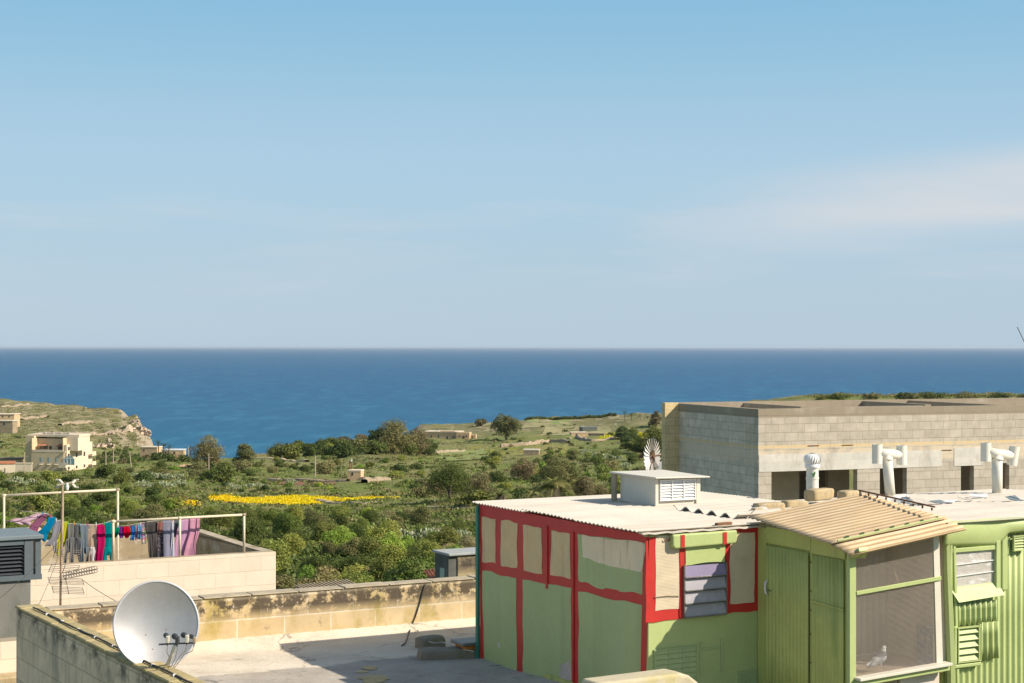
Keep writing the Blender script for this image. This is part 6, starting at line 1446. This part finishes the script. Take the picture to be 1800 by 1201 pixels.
pl = [('in the pale band on the slope right of the villa', [(235, 842), (250, 840), (265, 843), (280, 841), (296, 844), (312, 842), (252, 857), (268, 859), (284, 858), (300, 857), (316, 853)], 24),
      ('at the left edge below the villa', [(14, 852), (28, 850), (42, 854), (54, 851)], 22),
      ('in the row left of the pump hut wall', [(404, 856), (416, 861), (437, 858), (452, 857), (466, 858), (512, 852)], 20),
      ('standing alone in the thicket behind the parapet', [(655, 946), (674, 948), (692, 950), (705, 953), (640, 940)], 42),
      ('in the pale group nearest the shed corner', [(760, 944), (778, 946), (796, 945), (812, 947), (745, 948)], 36),
      ('hidden in the bushes behind the aerial mast', [(128, 914), (140, 912), (118, 910)], 24),
      ('in the scrub left of the windmill', [(1030, 800), (1050, 803), (1068, 806), (1085, 808), (1100, 822)], 20)]
kk = 0
for zone, pts, w_ in pl:
    for px, py in pts:
        i = kk % 2; kk += 1; X, Y, z = on_ground(px, py); s_ = w_ * Y / FP / 3.4
        o = pobj[i][0] if not pobj[i][1] else copy_tree(pobj[i][0]); pobj[i][1] = True
        o.location = (X, Y, z + .1 * s_); s_ *= rv.uniform(.85, 1.15); o.scale = (s_, s_, s_); o.rotation_euler = (0, 0, rv.uniform(0, 6)); o['label'] = 'pale prickly pear clump ' + zone; o['group'] = 'prickly pears ' + zone
# palms
PMt = leaf_mat('palm_fronds', (0.20, 0.22, 0.06), (0.26, 0.24, 0.09), .3, .3, .5)
PMd = leaf_mat('dark_palm_fronds', (0.055, 0.075, 0.028), (0.08, 0.09, 0.03), .3, .2, .3)
def palm(px, py, Y, L_, H, mat, seed, label, n=18, group=None, droop=1.0, nleaf=22):
    X = (px - HX) / FP * Y; z = -(py - HY) / FP * Y; rg_ = random.Random(seed)
    t_ = thing('palm_tree', label, 'palm tree', (X, Y, z - H), 0, group)
    MB().tube([(0, 0, 0), (.03 * H, 0, H * .5), (0, 0, H)], [.2, .17, .18], 8).build('trunk', M['bark'], t_)
    mb = MB()
    for i in range(n):
        a = 2 * math.pi * i / n + rg_.uniform(-.2, .2); el_ = rg_.uniform(.15, 1.25); d = Vector((math.cos(a), math.sin(a), 0)); pts = []
        for k in range(9):
            f = k / 8; pts.append(Vector((0, 0, H)) + d * L_ * f * math.cos(el_) + Vector((0, 0, L_ * (f * math.sin(el_) - droop * .55 * f * f))))
        mb.tube(pts, [.025 * (1 - f / 9) + .004 for f in range(9)], 4, cap=False)
        for k in range(nleaf):
            f = .12 + .86 * k / nleaf; i0 = min(7, int(f * 8)); p = pts[i0].lerp(pts[i0 + 1], f * 8 - i0); tn = (pts[i0 + 1] - pts[i0]).normalized(); s1 = tn.cross(Vector((0, 0, 1))).normalized()
            ll = L_ * .30 * math.sin(math.pi * min(1, f * .85 + .12))
            for sg in (-1, 1):
                e = p + (s1 * sg + tn * .8 + Vector((0, 0, .15 - .3 * f))).normalized() * ll; w_ = L_ * .012
                mb.add([p - tn * w_, p + tn * w_, e], [(0, 1, 2)])
    mb.build('crown', mat, t_); return t_
palm(878, 872, 48, .62, 4, PMt, 1, 'small sunlit palm showing its fronds over the left end of the shed roof', 14)
palm(975, 858, 52, .95, 5, PMt, 2, 'larger drooping palm showing over the middle of the shed roof', 24, droop=1.5)
palm(935, 872, 50, .6, 4, PMt, 3, 'thin palm between the small and the larger one behind the shed roof', 9, droop=1.6)
for k, px in enumerate(range(770, 885, 9)): palm(px, 782 + (k % 3), 660, 3.6, 4, PMd, 20 + k, 'dark palm in the row below the stone farmhouse', 14, 'palms in front of the farmhouse', nleaf=8)
for k, (px, py) in enumerate(((1098, 728), (1110, 731), (1125, 731), (1138, 735))): palm(px, py, 800, 4, 8, PMd, 40 + k, ('tallest palm on the plateau skyline' if k == 0 else 'palm on the plateau skyline right of the tallest one'), 14, None if k == 0 else 'palms on the plateau', nleaf=8)
for k, (px, py) in enumerate(((278, 781), (288, 785), (297, 789), (336, 790))): palm(px, py, 560, 3.2, 4, PMd, 50 + k, ('lone palm right of the long low white building by the sea' if k == 3 else 'palm in the group at the tip of the headland'), 14, None if k == 3 else 'palms at the headland tip', nleaf=8)

# ------------------------------------------------------------------ fields, walls, buildings of the valley
def field(name, pxpts, mat, dz=.12, n=10):
    """a patch of ground laid over the terrain; corners are given by sight lines"""
    c = [on_ground(*p) for p in pxpts]; V = []; F = []
    for j in range(n + 1):
        for i in range(n + 1):
            f, g_ = i / n, j / n; X = (c[0][0] * (1 - f) + c[1][0] * f) * (1 - g_) + (c[3][0] * (1 - f) + c[2][0] * f) * g_; Y = (c[0][1] * (1 - f) + c[1][1] * f) * (1 - g_) + (c[3][1] * (1 - f) + c[2][1] * f) * g_
            V.append((X, Y, gz(X, Y) + dz))
    for j in range(n):
        for i in range(n): a = j * (n + 1) + i; F.append((a, a + 1, a + n + 2, a + n + 1))
    o = np_mesh(name, V, F, mat, smooth=True); tag(o, kind='structure'); return o
fg = pm('meadow', (0.20, 0.24, 0.06), 1, .25, .12, .5, .1, stains=[((.30, .26, .12), .2, .5, .65, None, .6)])
fd = pm('dry_field', (0.32, 0.27, 0.13), 1, .2, .1, .5, .1, stains=[((.18, .22, .06), .12, .5, .65, None, .6)])
fr_ = pm('red_soil', (0.23, 0.10, 0.055), 1, .2, .3, .5, .05)
field('field', [(770, 812), (866, 808), (850, 789), (772, 792)], fg); field('field', [(925, 748), (1005, 748), (1000, 739), (930, 739)], fg)
field('field', [(950, 768), (1080, 762), (1070, 750), (960, 750)], fd); field('field', [(830, 760), (1000, 754), (1000, 744), (840, 746)], fd)
field('field', [(476, 852), (590, 853), (590, 845), (480, 845)], fr_); field('field', [(312, 823), (370, 825), (366, 817), (318, 816)], pm('sandy_track', (.50, .33, .17), 1, .15, .3))
def rubble(pxpts, hpx, label, wid=.8, cat='wall', name='dry_stone_wall', mat='drystone', n=40):
    pts = [Vector(on_ground(*p)) for p in pxpts]; mb = MB(); tot = sum((b - a).length for a, b in zip(pts, pts[1:])); Ym = pts[0].y; h_ = hpx * Ym / FP; V = []; F = []
    ps = []
    for a, b in zip(pts, pts[1:]):
        m_ = max(2, int(n * (b - a).length / tot)); ps += [a.lerp(b, i / m_) for i in range(m_)]
    ps.append(pts[-1])
    for i, p in enumerate(ps):
        d = (ps[min(i + 1, len(ps) - 1)] - ps[max(i - 1, 0)]); d.z = 0; d.normalize(); s1 = Vector((-d.y, d.x, 0)); z = gz(p.x, p.y); hh = h_ * (1 + .3 * mnoise.noise(p * .35)) * (.85 + .3 * ((i * 7919) % 5) / 5)
        for dx, dz_ in ((-wid, -.3), (-wid * .8, hh * .8), (-.2, hh), (wid * .6, hh * .9), (wid, -.3)): q_ = p + s1 * dx; V.append((q_.x, q_.y, z + dz_))
    for i in range(len(ps) - 1):
        for j in range(4): a = i * 5 + j; F.append((a, a + 1, a + 6, a + 5))
    o = np_mesh(name, V, F, M[mat]); return tag(o, label, cat)
rubble([(470, 846), (540, 847), (612, 846)], 5, 'dry stone wall left of the little pump hut')
rubble([(640, 850), (660, 847), (682, 846)], 8, 'collapsing dry stone wall right of the little pump hut')
rubble([(722, 799), (765, 797), (815, 795)], 5, 'stone terrace wall left of the farmhouse palms')
rubble([(880, 787), (925, 783), (965, 778), (1000, 780)], 6, 'long stone terrace wall between the farmhouse and the ruins')
rubble([(735, 893), (790, 893), (838, 895)], 3.5, 'pale rubble wall behind the shed corner')
rubble([(730, 983), (790, 977), (838, 975)], 5, 'low rubble wall in front of the prickly pears by the shed')
rubble([(120, 772), (160, 764), (222, 757)], 4, 'upper pale terrace wall on the headland slope', wid=1.5)
rubble([(105, 748), (150, 744), (162, 742)], 3, 'middle pale terrace wall on the headland', wid=1.5)
rubble([(30, 736), (55, 734), (80, 732)], 3, 'left pale terrace wall on the headland', wid=1.5)
rubble([(0, 717), (25, 716), (48, 711)], 2.5, 'pale track edge near the headland top at the left', wid=1.5)
rubble([(112, 745), (130, 744), (156, 741)], 2, 'short pale terrace wall beside the middle one', wid=1.5)
rubble([(440, 806), (480, 808), (540, 811)], 3, 'dark terrace wall below the reeds', wid=.8, mat='stone')
rubble([(1000, 772), (1040, 776), (1090, 770)], 4, 'reddish broken wall in front of the plateau ruins')
rubble([(560, 880), (640, 888), (655, 884)], 3, 'pale pile of stones at the right end of the flowers')
# cliff boulders
M['cliff'] = pm('pale_cliff_rock', (.55, .43, .32), .95, .3, .4, .8, .1, stains=[((.25, .18, .12), .7, .52, .64, (1, 1, .5), .7)])
for k in range(18):
    px = rv.uniform(160, 268); py = rv.uniform(752, 788) if px < 235 else rv.uniform(740, 786); X, Y, z = on_ground(px, py, 1000, 400); s_ = rv.uniform(1.6, 4.0) * (1.2 if px > 225 else .7)
    rock('boulder', (X, Y, z - s_ * .35), s_ * 1.4, s_, s_ * .9, M['cliff'], k, rv.uniform(0, 3), 'pale limestone boulder on the seaward cliff of the headland', 'boulder', 'boulders on the headland cliff', rough=.6)
def villa_mat(name, col, k=.08): return pm(name, col, .9, k, .5, .2, .02, stains=[(sc3(col, .7), .4, .55, .75, (1, 1, .2), .4)])
VM = villa_mat('villa_ochre', (.60, .47, .30)); VM2 = villa_mat('villa_cream', (.68, .56, .42)); TAN = villa_mat('tan_rubble_stone', (.58, .40, .24), .15)
# the three storey villa
Yv = 430; vp = P(112, 832, Yv); VF_ = Frame(vp.x, vp.y, -11, vp.z - 3)
vl = thing('villa', 'three storey cream villa with arched window and balconies below the headland', 'villa', fr=VF_)
fx = lambda px: VF_.pv(px, 800, 0)[0]; fz = lambda py, px=90: VF_.pv(px, py, 0)[1]
sx_ = lambda px: VF_.pu(px, 800, 0)[0]
wv = MB(); z0 = vp.z - 6
wv.box(fx(55), 0, 0, 9, z0, fz(793)); wv.box(fx(55), fx(111), 3.2, 9, fz(793) + .01, fz(772)); wv.box(fx(40), fx(55) - .02, 1.5, 9, z0, fz(767)); wv.box(fx(55), fx(56.5), 0, 3.19, fz(793) + .01, fz(771)); wv.box(fx(110), fx(111), .0, 3.19, fz(793) + .01, fz(770))
wv.build('wall', VM, vl)
mb = MB(); mb.box(fx(40) - .3, fx(131), 2.6, 9.3, fz(769), fz(765)); mb.box(fx(40) - .2, fx(131) + .2, 9.0, 9.3, fz(765), fz(763)); mb.build('roof', VM2, vl)
mb = MB(); mb.box(fx(111.2), fx(131), 2.0, 9, fz(793) + .01, fz(769.5)); mb.build('wall', VM2, vl)
vl_side = sx_(158)
mb = MB(); mb.box(.01, .7, .3, vl_side, z0, fz(782)); mb.build('wall', VM2, vl)
mb = MB(); mb.box(fx(57), fx(110), -.05, .12, fz(795), fz(791)); mb.box(fx(105), 1.0, -.9, -.06, fz(822), fz(818)); mb.box(fx(105), 1.0, -.9, -.8, fz(818) + .01, fz(813)); mb.box(fx(111.2), .6, -.3, -.02, fz(795.5), fz(793)); mb.build('balcony', VM2, vl)
for px in (73.5, 87, 100): 
    w2 = MB(); w2.box(fx(px - 2.2), fx(px + 2.2), -.04, -.005, fz(813.5), fz(804)); wn = w2.build('window', M['windowlt'], vl)
    f2 = MB(); f2.box(fx(px - 3.2), fx(px + 3), -.10, -.045, fz(815), fz(813.6)); f2.box(fx(px - .3), fx(px + .3), -.07, -.045, fz(813.5), fz(804)); f2.build('frame', VM2, wn)
    s2_ = MB(); s2_.hexa([(fx(px - 4), -.1, fz(816)), (fx(px + 3), -.1, fz(816)), (fx(px + 3), -.01, fz(816)), (fx(px - 4), -.01, fz(816)), (fx(px - 4), -.3, fz(817)), (fx(px + 3), -.3, fz(817)), (fx(px + 3), -.01, fz(815.4)), (fx(px - 4), -.01, fz(815.4))]); s2_.build('sill', VM2, wn)
for px0, px1 in ((60, 74), (92, 106)):
    MB().hexa([(fx(px0), 1.6, fz(785)), (fx(px1), 1.6, fz(785)), (fx(px1), 3.1, fz(782.5)), (fx(px0), 3.1, fz(782.5)), (fx(px0), 1.6, fz(784.6)), (fx(px1), 1.6, fz(784.6)), (fx(px1), 3.1, fz(782.1)), (fx(px0), 3.1, fz(782.1))]).build('awning', pm('faded_red_awning', (.42, .18, .10), .9), vl)
for px0, px1 in ((60, 74), (76, 81), (92, 106)):
    w2 = MB(); w2.box(fx(px0), fx(px1), 3.12, 3.19, fz(792), fz(785.5)); w2.build('window', M['window'], vl)
mb = MB(); mb.prism([(fx(112.5) + (fx(131) - fx(112.5)) * (.5 - .5 * math.cos(a)), -.03, fz(808) + (fz(801.5) - fz(808)) * math.sin(a)) for a in [math.pi * k / 12 for k in range(13)]] + [(fx(131), -.03, fz(817)), (fx(112.5), -.03, fz(817))], (0, -.03, 0)); wn = mb.build('window', M['windowlt'], vl)
mb = MB()
for px in (112.5, 118, 124, 131): mb.box(fx(px) - .07, fx(px) + .07, -.12, -.065, fz(817), fz(804 if 113 < px < 130 else 808))
mb.box(fx(112.5), fx(131), -.11, -.066, fz(806.5), fz(805.5)); mb.build('frame', M['white'], wn)
for i in range(3):
    for (za, zb_) in ((826, 821), (806, 798), (792, 786)):
        y0_ = .9 + i * (vl_side - 1.6) / 3; w2 = MB(); w2.box(.705, .74, y0_, y0_ + 1.0, fz(za), fz(zb_)); w2.build('window', M['window'], vl)
for (za, zb_) in ((823, 817), (806, 799)):
    mb = MB(); mb.box(.71, 1.9, vl_side - 2.6, vl_side - .2, fz(za) - .1, fz(za)); mb.box(1.8, 1.9, vl_side - 2.6, vl_side - .2, fz(za) + .01, fz(zb_)); mb.box(.71, 1.79, vl_side - .3, vl_side - .2, fz(za) + .01, fz(zb_)); mb.build('balcony', VM2, vl)
mb = MB(); 
for k in range(7): mb.box(fx(62 + k * 7), fx(62 + k * 7) + .8, 4.2, 4.8, fz(764.9), fz(762 + (k % 2)))
mb.build('roof_clutter', M['concrete'], vl)
def simple_house(name, label, px0, px1, pyt, pyb, Y, ang, mat, depth=5, wins=(), cat='house', roofm=None, extra=None, arch=()):
    p0 = P(px0, pyb, Y); f = Frame(p0.x, p0.y, ang, p0.z - 2); t_ = thing(name, label, cat, fr=f)
    X = lambda px: f.pv(px, pyb, 0)[0]; Z = lambda py: f.pv((px0 + px1) / 2, py, 0)[1]
    mb = MB(); mb.box(0, X(px1), 0, depth, p0.z - 3, Z(pyt)); mb.build('wall', mat, t_)
    mb = MB(); e = .02 * abs(X(px1)); mb.box(-e, X(px1) + e, -e, depth + e, Z(pyt) + .005, Z(pyt) + .30); mb.build('roof', roofm or VM2, t_)
    for (a, b_, c, d) in wins: mb = MB(); mb.box(X(a), X(b_), -.06, -.005, Z(d), Z(c)); mb.build('window' if d < pyb - .5 else 'door', M['window'], t_)
    if extra: extra(t_, X, Z)
    return t_
def fh(t_, X, Z):
    for a, b_, top_, d0, mm in ((806, 829, 759, -4, TAN), (829, 838, 763, -2, TAN), (774, 800, 757.5, 1, TAN)): mb = MB(); mb.box(X(a), X(b_), d0, -.02, Z(778), Z(top_)); mb.build('wing', mm, t_)
    mb = MB(); mb.box(X(765), X(771), 1, 2.5, Z(758) + .31, Z(755.5)); mb.build('water_tank', M['cyl'], t_)
    for a, b_, c, d, y_ in ((817, 820, 765, 770, -4.05), (811, 813, 764, 767, -4.05), (823, 825, 764, 767, -4.05), (831, 833, 766, 770, -2.05)): mb = MB(); mb.box(X(a), X(b_), y_ - .03, y_, Z(d), Z(c)); mb.build('window', M['window'], t_)
    mb = MB(); mb.box(X(745), X(838), 4.0, 4.3, Z(759) + .31, Z(757)); mb.build('parapet', VM2, t_)
simple_house('farmhouse', 'long low stone farmhouse behind the palms near the middle', 746, 806, 760, 778, 715, -12, TAN, 9, [(757, 759, 766, 769), (770, 772, 765, 770), (785, 788, 767, 772), (796, 798, 766, 769)], 'farmhouse', extra=fh)
def hutx(t_, X, Z):
    mb = MB(); mb.tube([(X(613.5), .5, Z(828) + .3), (X(613.5), .5, Z(814))], .12, 5); mb.tube([(X(617), .6, Z(828) + .3), (X(616.5), .6, Z(809))], .12, 5); mb.build('pole', M['rust'], t_)
    mb = MB(); mb.box(X(616), X(618), .2, .6, Z(812), Z(808)); mb.build('sign', M['white'], t_)
    mb = MB(); mb.box(X(633), X(640), -.2, 1.8, Z(850), Z(839)); mb.build('buttress', M['drystone'], t_)
simple_house('pump_hut', 'tiny square stone pump hut standing on the valley floor', 611, 634, 829, 849, 352, -8, TAN, 3, [(618, 621, 831, 836)], 'hut', extra=hutx)
simple_house('house', 'cream flat roofed house at the left edge under the headland top', -30, 25, 729, 739, 690, 0, TAN, 8, [(4, 6, 731, 734), (15, 17, 731, 734)], roofm=VM2)
simple_house('outbuilding', 'tan stone outbuilding just below the left edge house', -30, 22, 740.5, 748, 660, -6, M['drystone'], 5, [(6, 9, 743, 748)], 'outbuilding')
simple_house('outbuilding', 'low cream outbuilding at the left edge beside the villa', -40, 26, 816, 832, 400, 16, VM2, 6, [], 'outbuilding', roofm=M['tile'])
simple_house('house', 'low brown tiled cottage between the left edge and the villa', -20, 34, 808, 818, 440, 0, TAN, 5, [], roofm=M['bark'])
simple_house('garden_wall', 'thin cream garden wall between the cottage and the villa', 25, 56, 815.5, 824, 425, 0, VM2, .4, [], 'wall')
simple_house('shelter', 'long low white roofed building beside the headland palms', 284, 322, 792, 800, 560, 0, TAN, 5, [(290, 293, 794, 798), (305, 308, 794, 798)], 'building', roofm=M['white'])
simple_house('shelter', 'low stone building under the cliff at the headland tip', 246, 276, 787, 797, 590, -10, TAN, 5, [(252, 254, 790, 794)], 'building')
simple_house('ruin', 'small flat topped stone ruin behind the purple brown bush', 920, 947, 792, 806, 520, -6, M['drystone'], 4, [], 'ruin', roofm=M['lime'])
simple_house('house', 'white flat roofed bungalow on the right of the plateau', 1082, 1103, 747, 754, 790, 0, VM2, 5, [(1085, 1098, 749, 753)], roofm=M['white'])
simple_house('house', 'upper white box house behind the bungalow on the plateau', 1094, 1116, 742, 751, 810, 10, VM2, 5, [(1104, 1107, 744, 747)], roofm=M['white'])
simple_house('ruin', 'long broken stone shed on the plateau left of the bungalow', 1004, 1032, 761, 768, 700, 6, TAN, 5, [(1012, 1015, 763, 768)], 'ruin')
simple_house('ruin', 'tan roofless ruin right of the long broken stone shed', 1034, 1062, 763, 769, 690, -8, M['drystone'], 5, [], 'ruin', roofm=M['drystone'])
simple_house('greenhouse', 'dark roofed shed with sloping side between the plateau ruins', 1024, 1050, 752, 762, 740, 12, pm('dark_shed', (.12, .14, .11), .8), 6, [], 'shed', roofm=M['alu'])
# small hut by the shed and pergola behind the parapet
Yh = 55; ph = P(792, 1026, Yh); hf = Frame(ph.x, ph.y, 28.2, -13)
hut = thing('stone_hut', 'old stone hut with a grey slab roof just left of the painted shed', 'hut', fr=hf)
hs = bands(block_mat('old_hut_stone', (.40, .31, .19), (.33, .25, .15), (.3, .24, .16), .6, .27, .01, stains=[((.12, .10, .07), .9, .5, .65, (1, 1, .4), .7)]), [((.05, .045, .04), -7.45, -6.9, .12, 1.6, .35, .55, .9)])
zt_ = -(978 - HY) / FP * Yh
mb = MB(); mb.box(.25, 4, 0, 1.15, -13, zt_); mb.build('wall', hs, hut, bevel=.03)
mb = MB(); mb.box(-.05, .248, .05, 1.1, -13, zt_); mb.build('side_wall', pm('dark_grey_stone', (.11, .11, .10), .95, .3, 2, .5), hut)  # side wall a much darker grey than the front wall
mb = MB(); mb.box(-.1, 4.1, -.08, 1.22, zt_ + .002, zt_ + .09); mb.build('roof', pm('grey_slab', (.34, .35, .34), .9, .1), hut, bevel=.02)
mb = MB(); mb.box(-.06, -.052, .35, .7, zt_ - .85, zt_ - .45); mb.build('window', M['windowlt'], hut)
pt = P(762, 1005, 58); t_ = thing('tiled_roof', 'scrap of terracotta tiled roof beside the old stone hut', 'roof', (pt.x, pt.y, pt.z - 1.2), .4)
mb = MB(); corr(mb, (-.3, -.3, 1.0), (-.3, .3, 1.25), (.35, .3, 1.25), (.35, -.3, 1.0), .14, .04, .02, nu=4, per=6); mb.build('tiles', pm('old_tile', (.34, .17, .10), .9, .4, 5, .5), t_); MB().box(-.5, .5, -.2, .45, -.6, .88).build('wall', M['drystone'], t_)
pg = P(578, 1036, 40); pf = Frame(pg.x, pg.y, 28.2, pg.z - 3); t_ = thing('pergola', 'dark slatted pergola top just behind the back parapet', 'pergola', fr=pf)
mb = MB()
for i in range(15): x_ = -.62 + i * .095; mb.bar((x_, -.9, pg.z + .02), (x_ - .05, .55, pg.z + .07 + i * .004), .035, .03)
mb.build('slat', M['wood'], t_)
mb = MB(); mb.bar((-.7, -.85, pg.z - .04), (.75, -.85, pg.z - .04), .06); mb.bar((-.7, .5, pg.z + .0), (.75, .5, pg.z + .03), .06); mb.build('beam', M['bark'], t_)
mb = MB(); [mb.bar((x_, y_, pg.z - 3), (x_, y_, pg.z - .08), .08) for x_ in (-.6, .7) for y_ in (-.8, .45)]; mb.build('post', M['bark'], t_)
mb = MB(); mb.box(-.8, .9, -.9, .6, pg.z - .55, pg.z - .5); mb.build('under_sheet', pm('near_black_sheet', (.03, .03, .03), 1), t_)  # near-black sheet hung below the slats
# utility poles
for px, pt_, pb, lab, Y in ((186, 794, 836, 'wooden utility pole nearest the villa', 400), (199, 792, 829, 'wooden utility pole second from the villa with a broken stay', 420), (231, 793, 826, 'leaning wooden utility pole, third from the villa', 440), (367, 797, 832, 'slim utility pole standing in front of the larger cove tree', 400), (554, 801, 842, 'pale utility pole with a short crossarm left of the pump hut', 370), (43, 795, 817, 'short thin pole in front of the villa', 400), (331, 785, 796, 'small pole beside the white roofed building', 520)):
    X = (px - HX) / FP * Y; z = gz(X, Y); zt_ = -(pt_ - HY) / FP * Y; t_ = thing('utility_pole', lab, 'utility pole', (X, Y, z), 0, 'utility poles across the valley')
    ln = .25 if 'leaning' in lab else 0; r_ = .14
    mb = MB(); mb.tube([(0, 0, -.5), (-ln * 2, 0, zt_ - z)], [r_ * 1.1, r_ * .75], 8); mb.build('pole', M['poleW'], t_)
    mb = MB(); mb.bar((-ln * 2 - .1, 0, zt_ - z - 1.2), (-ln * 2 + 1.0, 0, zt_ - z - 1.0), .12); mb.build('crossarm', M['poleW'], t_)
# the wind pump
Yw = 62; wb = P(1149, 900, Yw); t_ = thing('wind_pump', 'battered white wind pump wheel on a steel tower left of the block building', 'windmill', (wb.x, wb.y, -13))
hub = P(1146, 803, Yw) - Vector((wb.x, wb.y, -13)); ax = Vector((.86, -.51, 0)).normalized(); s1 = Vector((0, 0, 1)).cross(ax).normalized(); kpx = Yw / FP
rw = random.Random(9); mb = MB(); mb2 = MB()
for i in range(26):
    a = 2 * math.pi * i / 26; cs, sn_ = math.cos(a), math.sin(a); rd = s1 * cs + Vector((0, 0, 1)) * sn_; tg = -s1 * sn_ + Vector((0, 0, 1)) * cs
    low = sn_ < -.5; ro = (33 + rw.uniform(-1.5, 1)) * kpx; ri = 12 * kpx
    wi, wo_ = (3.4, 7.6) if not low else (1.2, 2.2)
    if low and i % 3 == 0: continue
    tw = ax * (.45 if not low else 1.0)
    mb.prism([hub + rd * ri - (tg + tw) * wi * kpx * .5, hub + rd * ri + (tg + tw) * wi * kpx * .5, hub + rd * ro + (tg + tw) * wo_ * kpx * .5, hub + rd * ro - (tg + tw) * wo_ * kpx * .5], ax * .012)
mb.build('blade', pm('chalky_white_blade', (.62, .60, .58), .7, .1, 3, .1, stains=[((.4, .18, .12), 4, .6, .7, None, .5)]), t_)
for i in range(10): a = 2 * math.pi * i / 10; mb2.tube([hub, hub + (s1 * math.cos(a) + Vector((0, 0, 1)) * math.sin(a)) * 30 * kpx], .012, 5)
for r_ in (13, 24): mb2.tube([hub + ax * -.02 + (s1 * math.cos(a) + Vector((0, 0, 1)) * math.sin(a)) * r_ * kpx for a in [k * math.pi / 12 for k in range(25)]], .012, 5)
mb2.tube([hub + ax * .1, hub - ax * .5], .07, 8); mb2.build('hub', M['rust'], t_)
mb = MB(); hb = hub - ax * .35
for sx2 in (-.32, .32):
    for sy2 in (-.32, .32): mb.bar((hub.x + sx2 * 2.2 + .1, hub.y + .3 + sy2 * 2, -.5), (hub.x + sx2 * .25 + .06, hub.y + .35 + sy2 * .2, hub.z - .2), .05)
for z_ in (2, 4, 6, 7): mb.box(hub.x - .5, hub.x + .6, hub.y + .0, hub.y + .04, z_, z_ + .04)
mb.build('tower', M['alu'], t_)
mb = MB(); c0 = hub - ax * .1; mb.bar(c0, hub + Vector((.42, .1, .05)), .05); mb.build('boom', M['rust'], t_)
mb = MB(); c0 = hub + ax * .02 + Vector((-.12, 0, -.12)); mb.prism([c0 + Vector((-.16, -.05, -.26)), c0 + Vector((.10, -.05, -.16)), c0 + Vector((.14, -.05, .18)), c0 + Vector((-.14, -.05, .12))], (0, .02, 0)); mb.build('vane', pm('faded_pink_vane', (.6, .42, .40), .7), t_)
mb = MB(); p = P(1161, 824, Yw + .6) - Vector((wb.x, wb.y, -13)); mb.box(p.x - .13, p.x + .13, p.y, p.y + .03, p.z - .27, p.z + .27); mb.build('panel', M['white'], t_)

# drop every prototype that was never placed
for k, (o, used) in PR.items():
    if not used:
        for c in _kid.get(o.name, []): bpy.data.objects.remove(c)
        bpy.data.objects.remove(o)

# ------------------------------------------------------------------ the air over the sea
m = bpy.data.materials.new('sea_air'); m.use_nodes = True; t = m.node_tree; t.nodes.clear(); o_ = t.nodes.new('ShaderNodeOutputMaterial'); pv = t.nodes.new('ShaderNodeVolumePrincipled')
pv.inputs['Color'].default_value = (0.80, 0.88, 1.0, 1); pv.inputs['Density'].default_value = 2.2e-5; pv.inputs['Anisotropy'].default_value = 0.2
t.links.new(pv.outputs[0], o_.inputs['Volume'])
mb = MB(); mb.box(-95000, 95000, -1000, 112000, -75, 4); hz = mb.build('haze', m); tag(hz, 'thin pale sea haze over water and land', 'haze', kind='stuff')
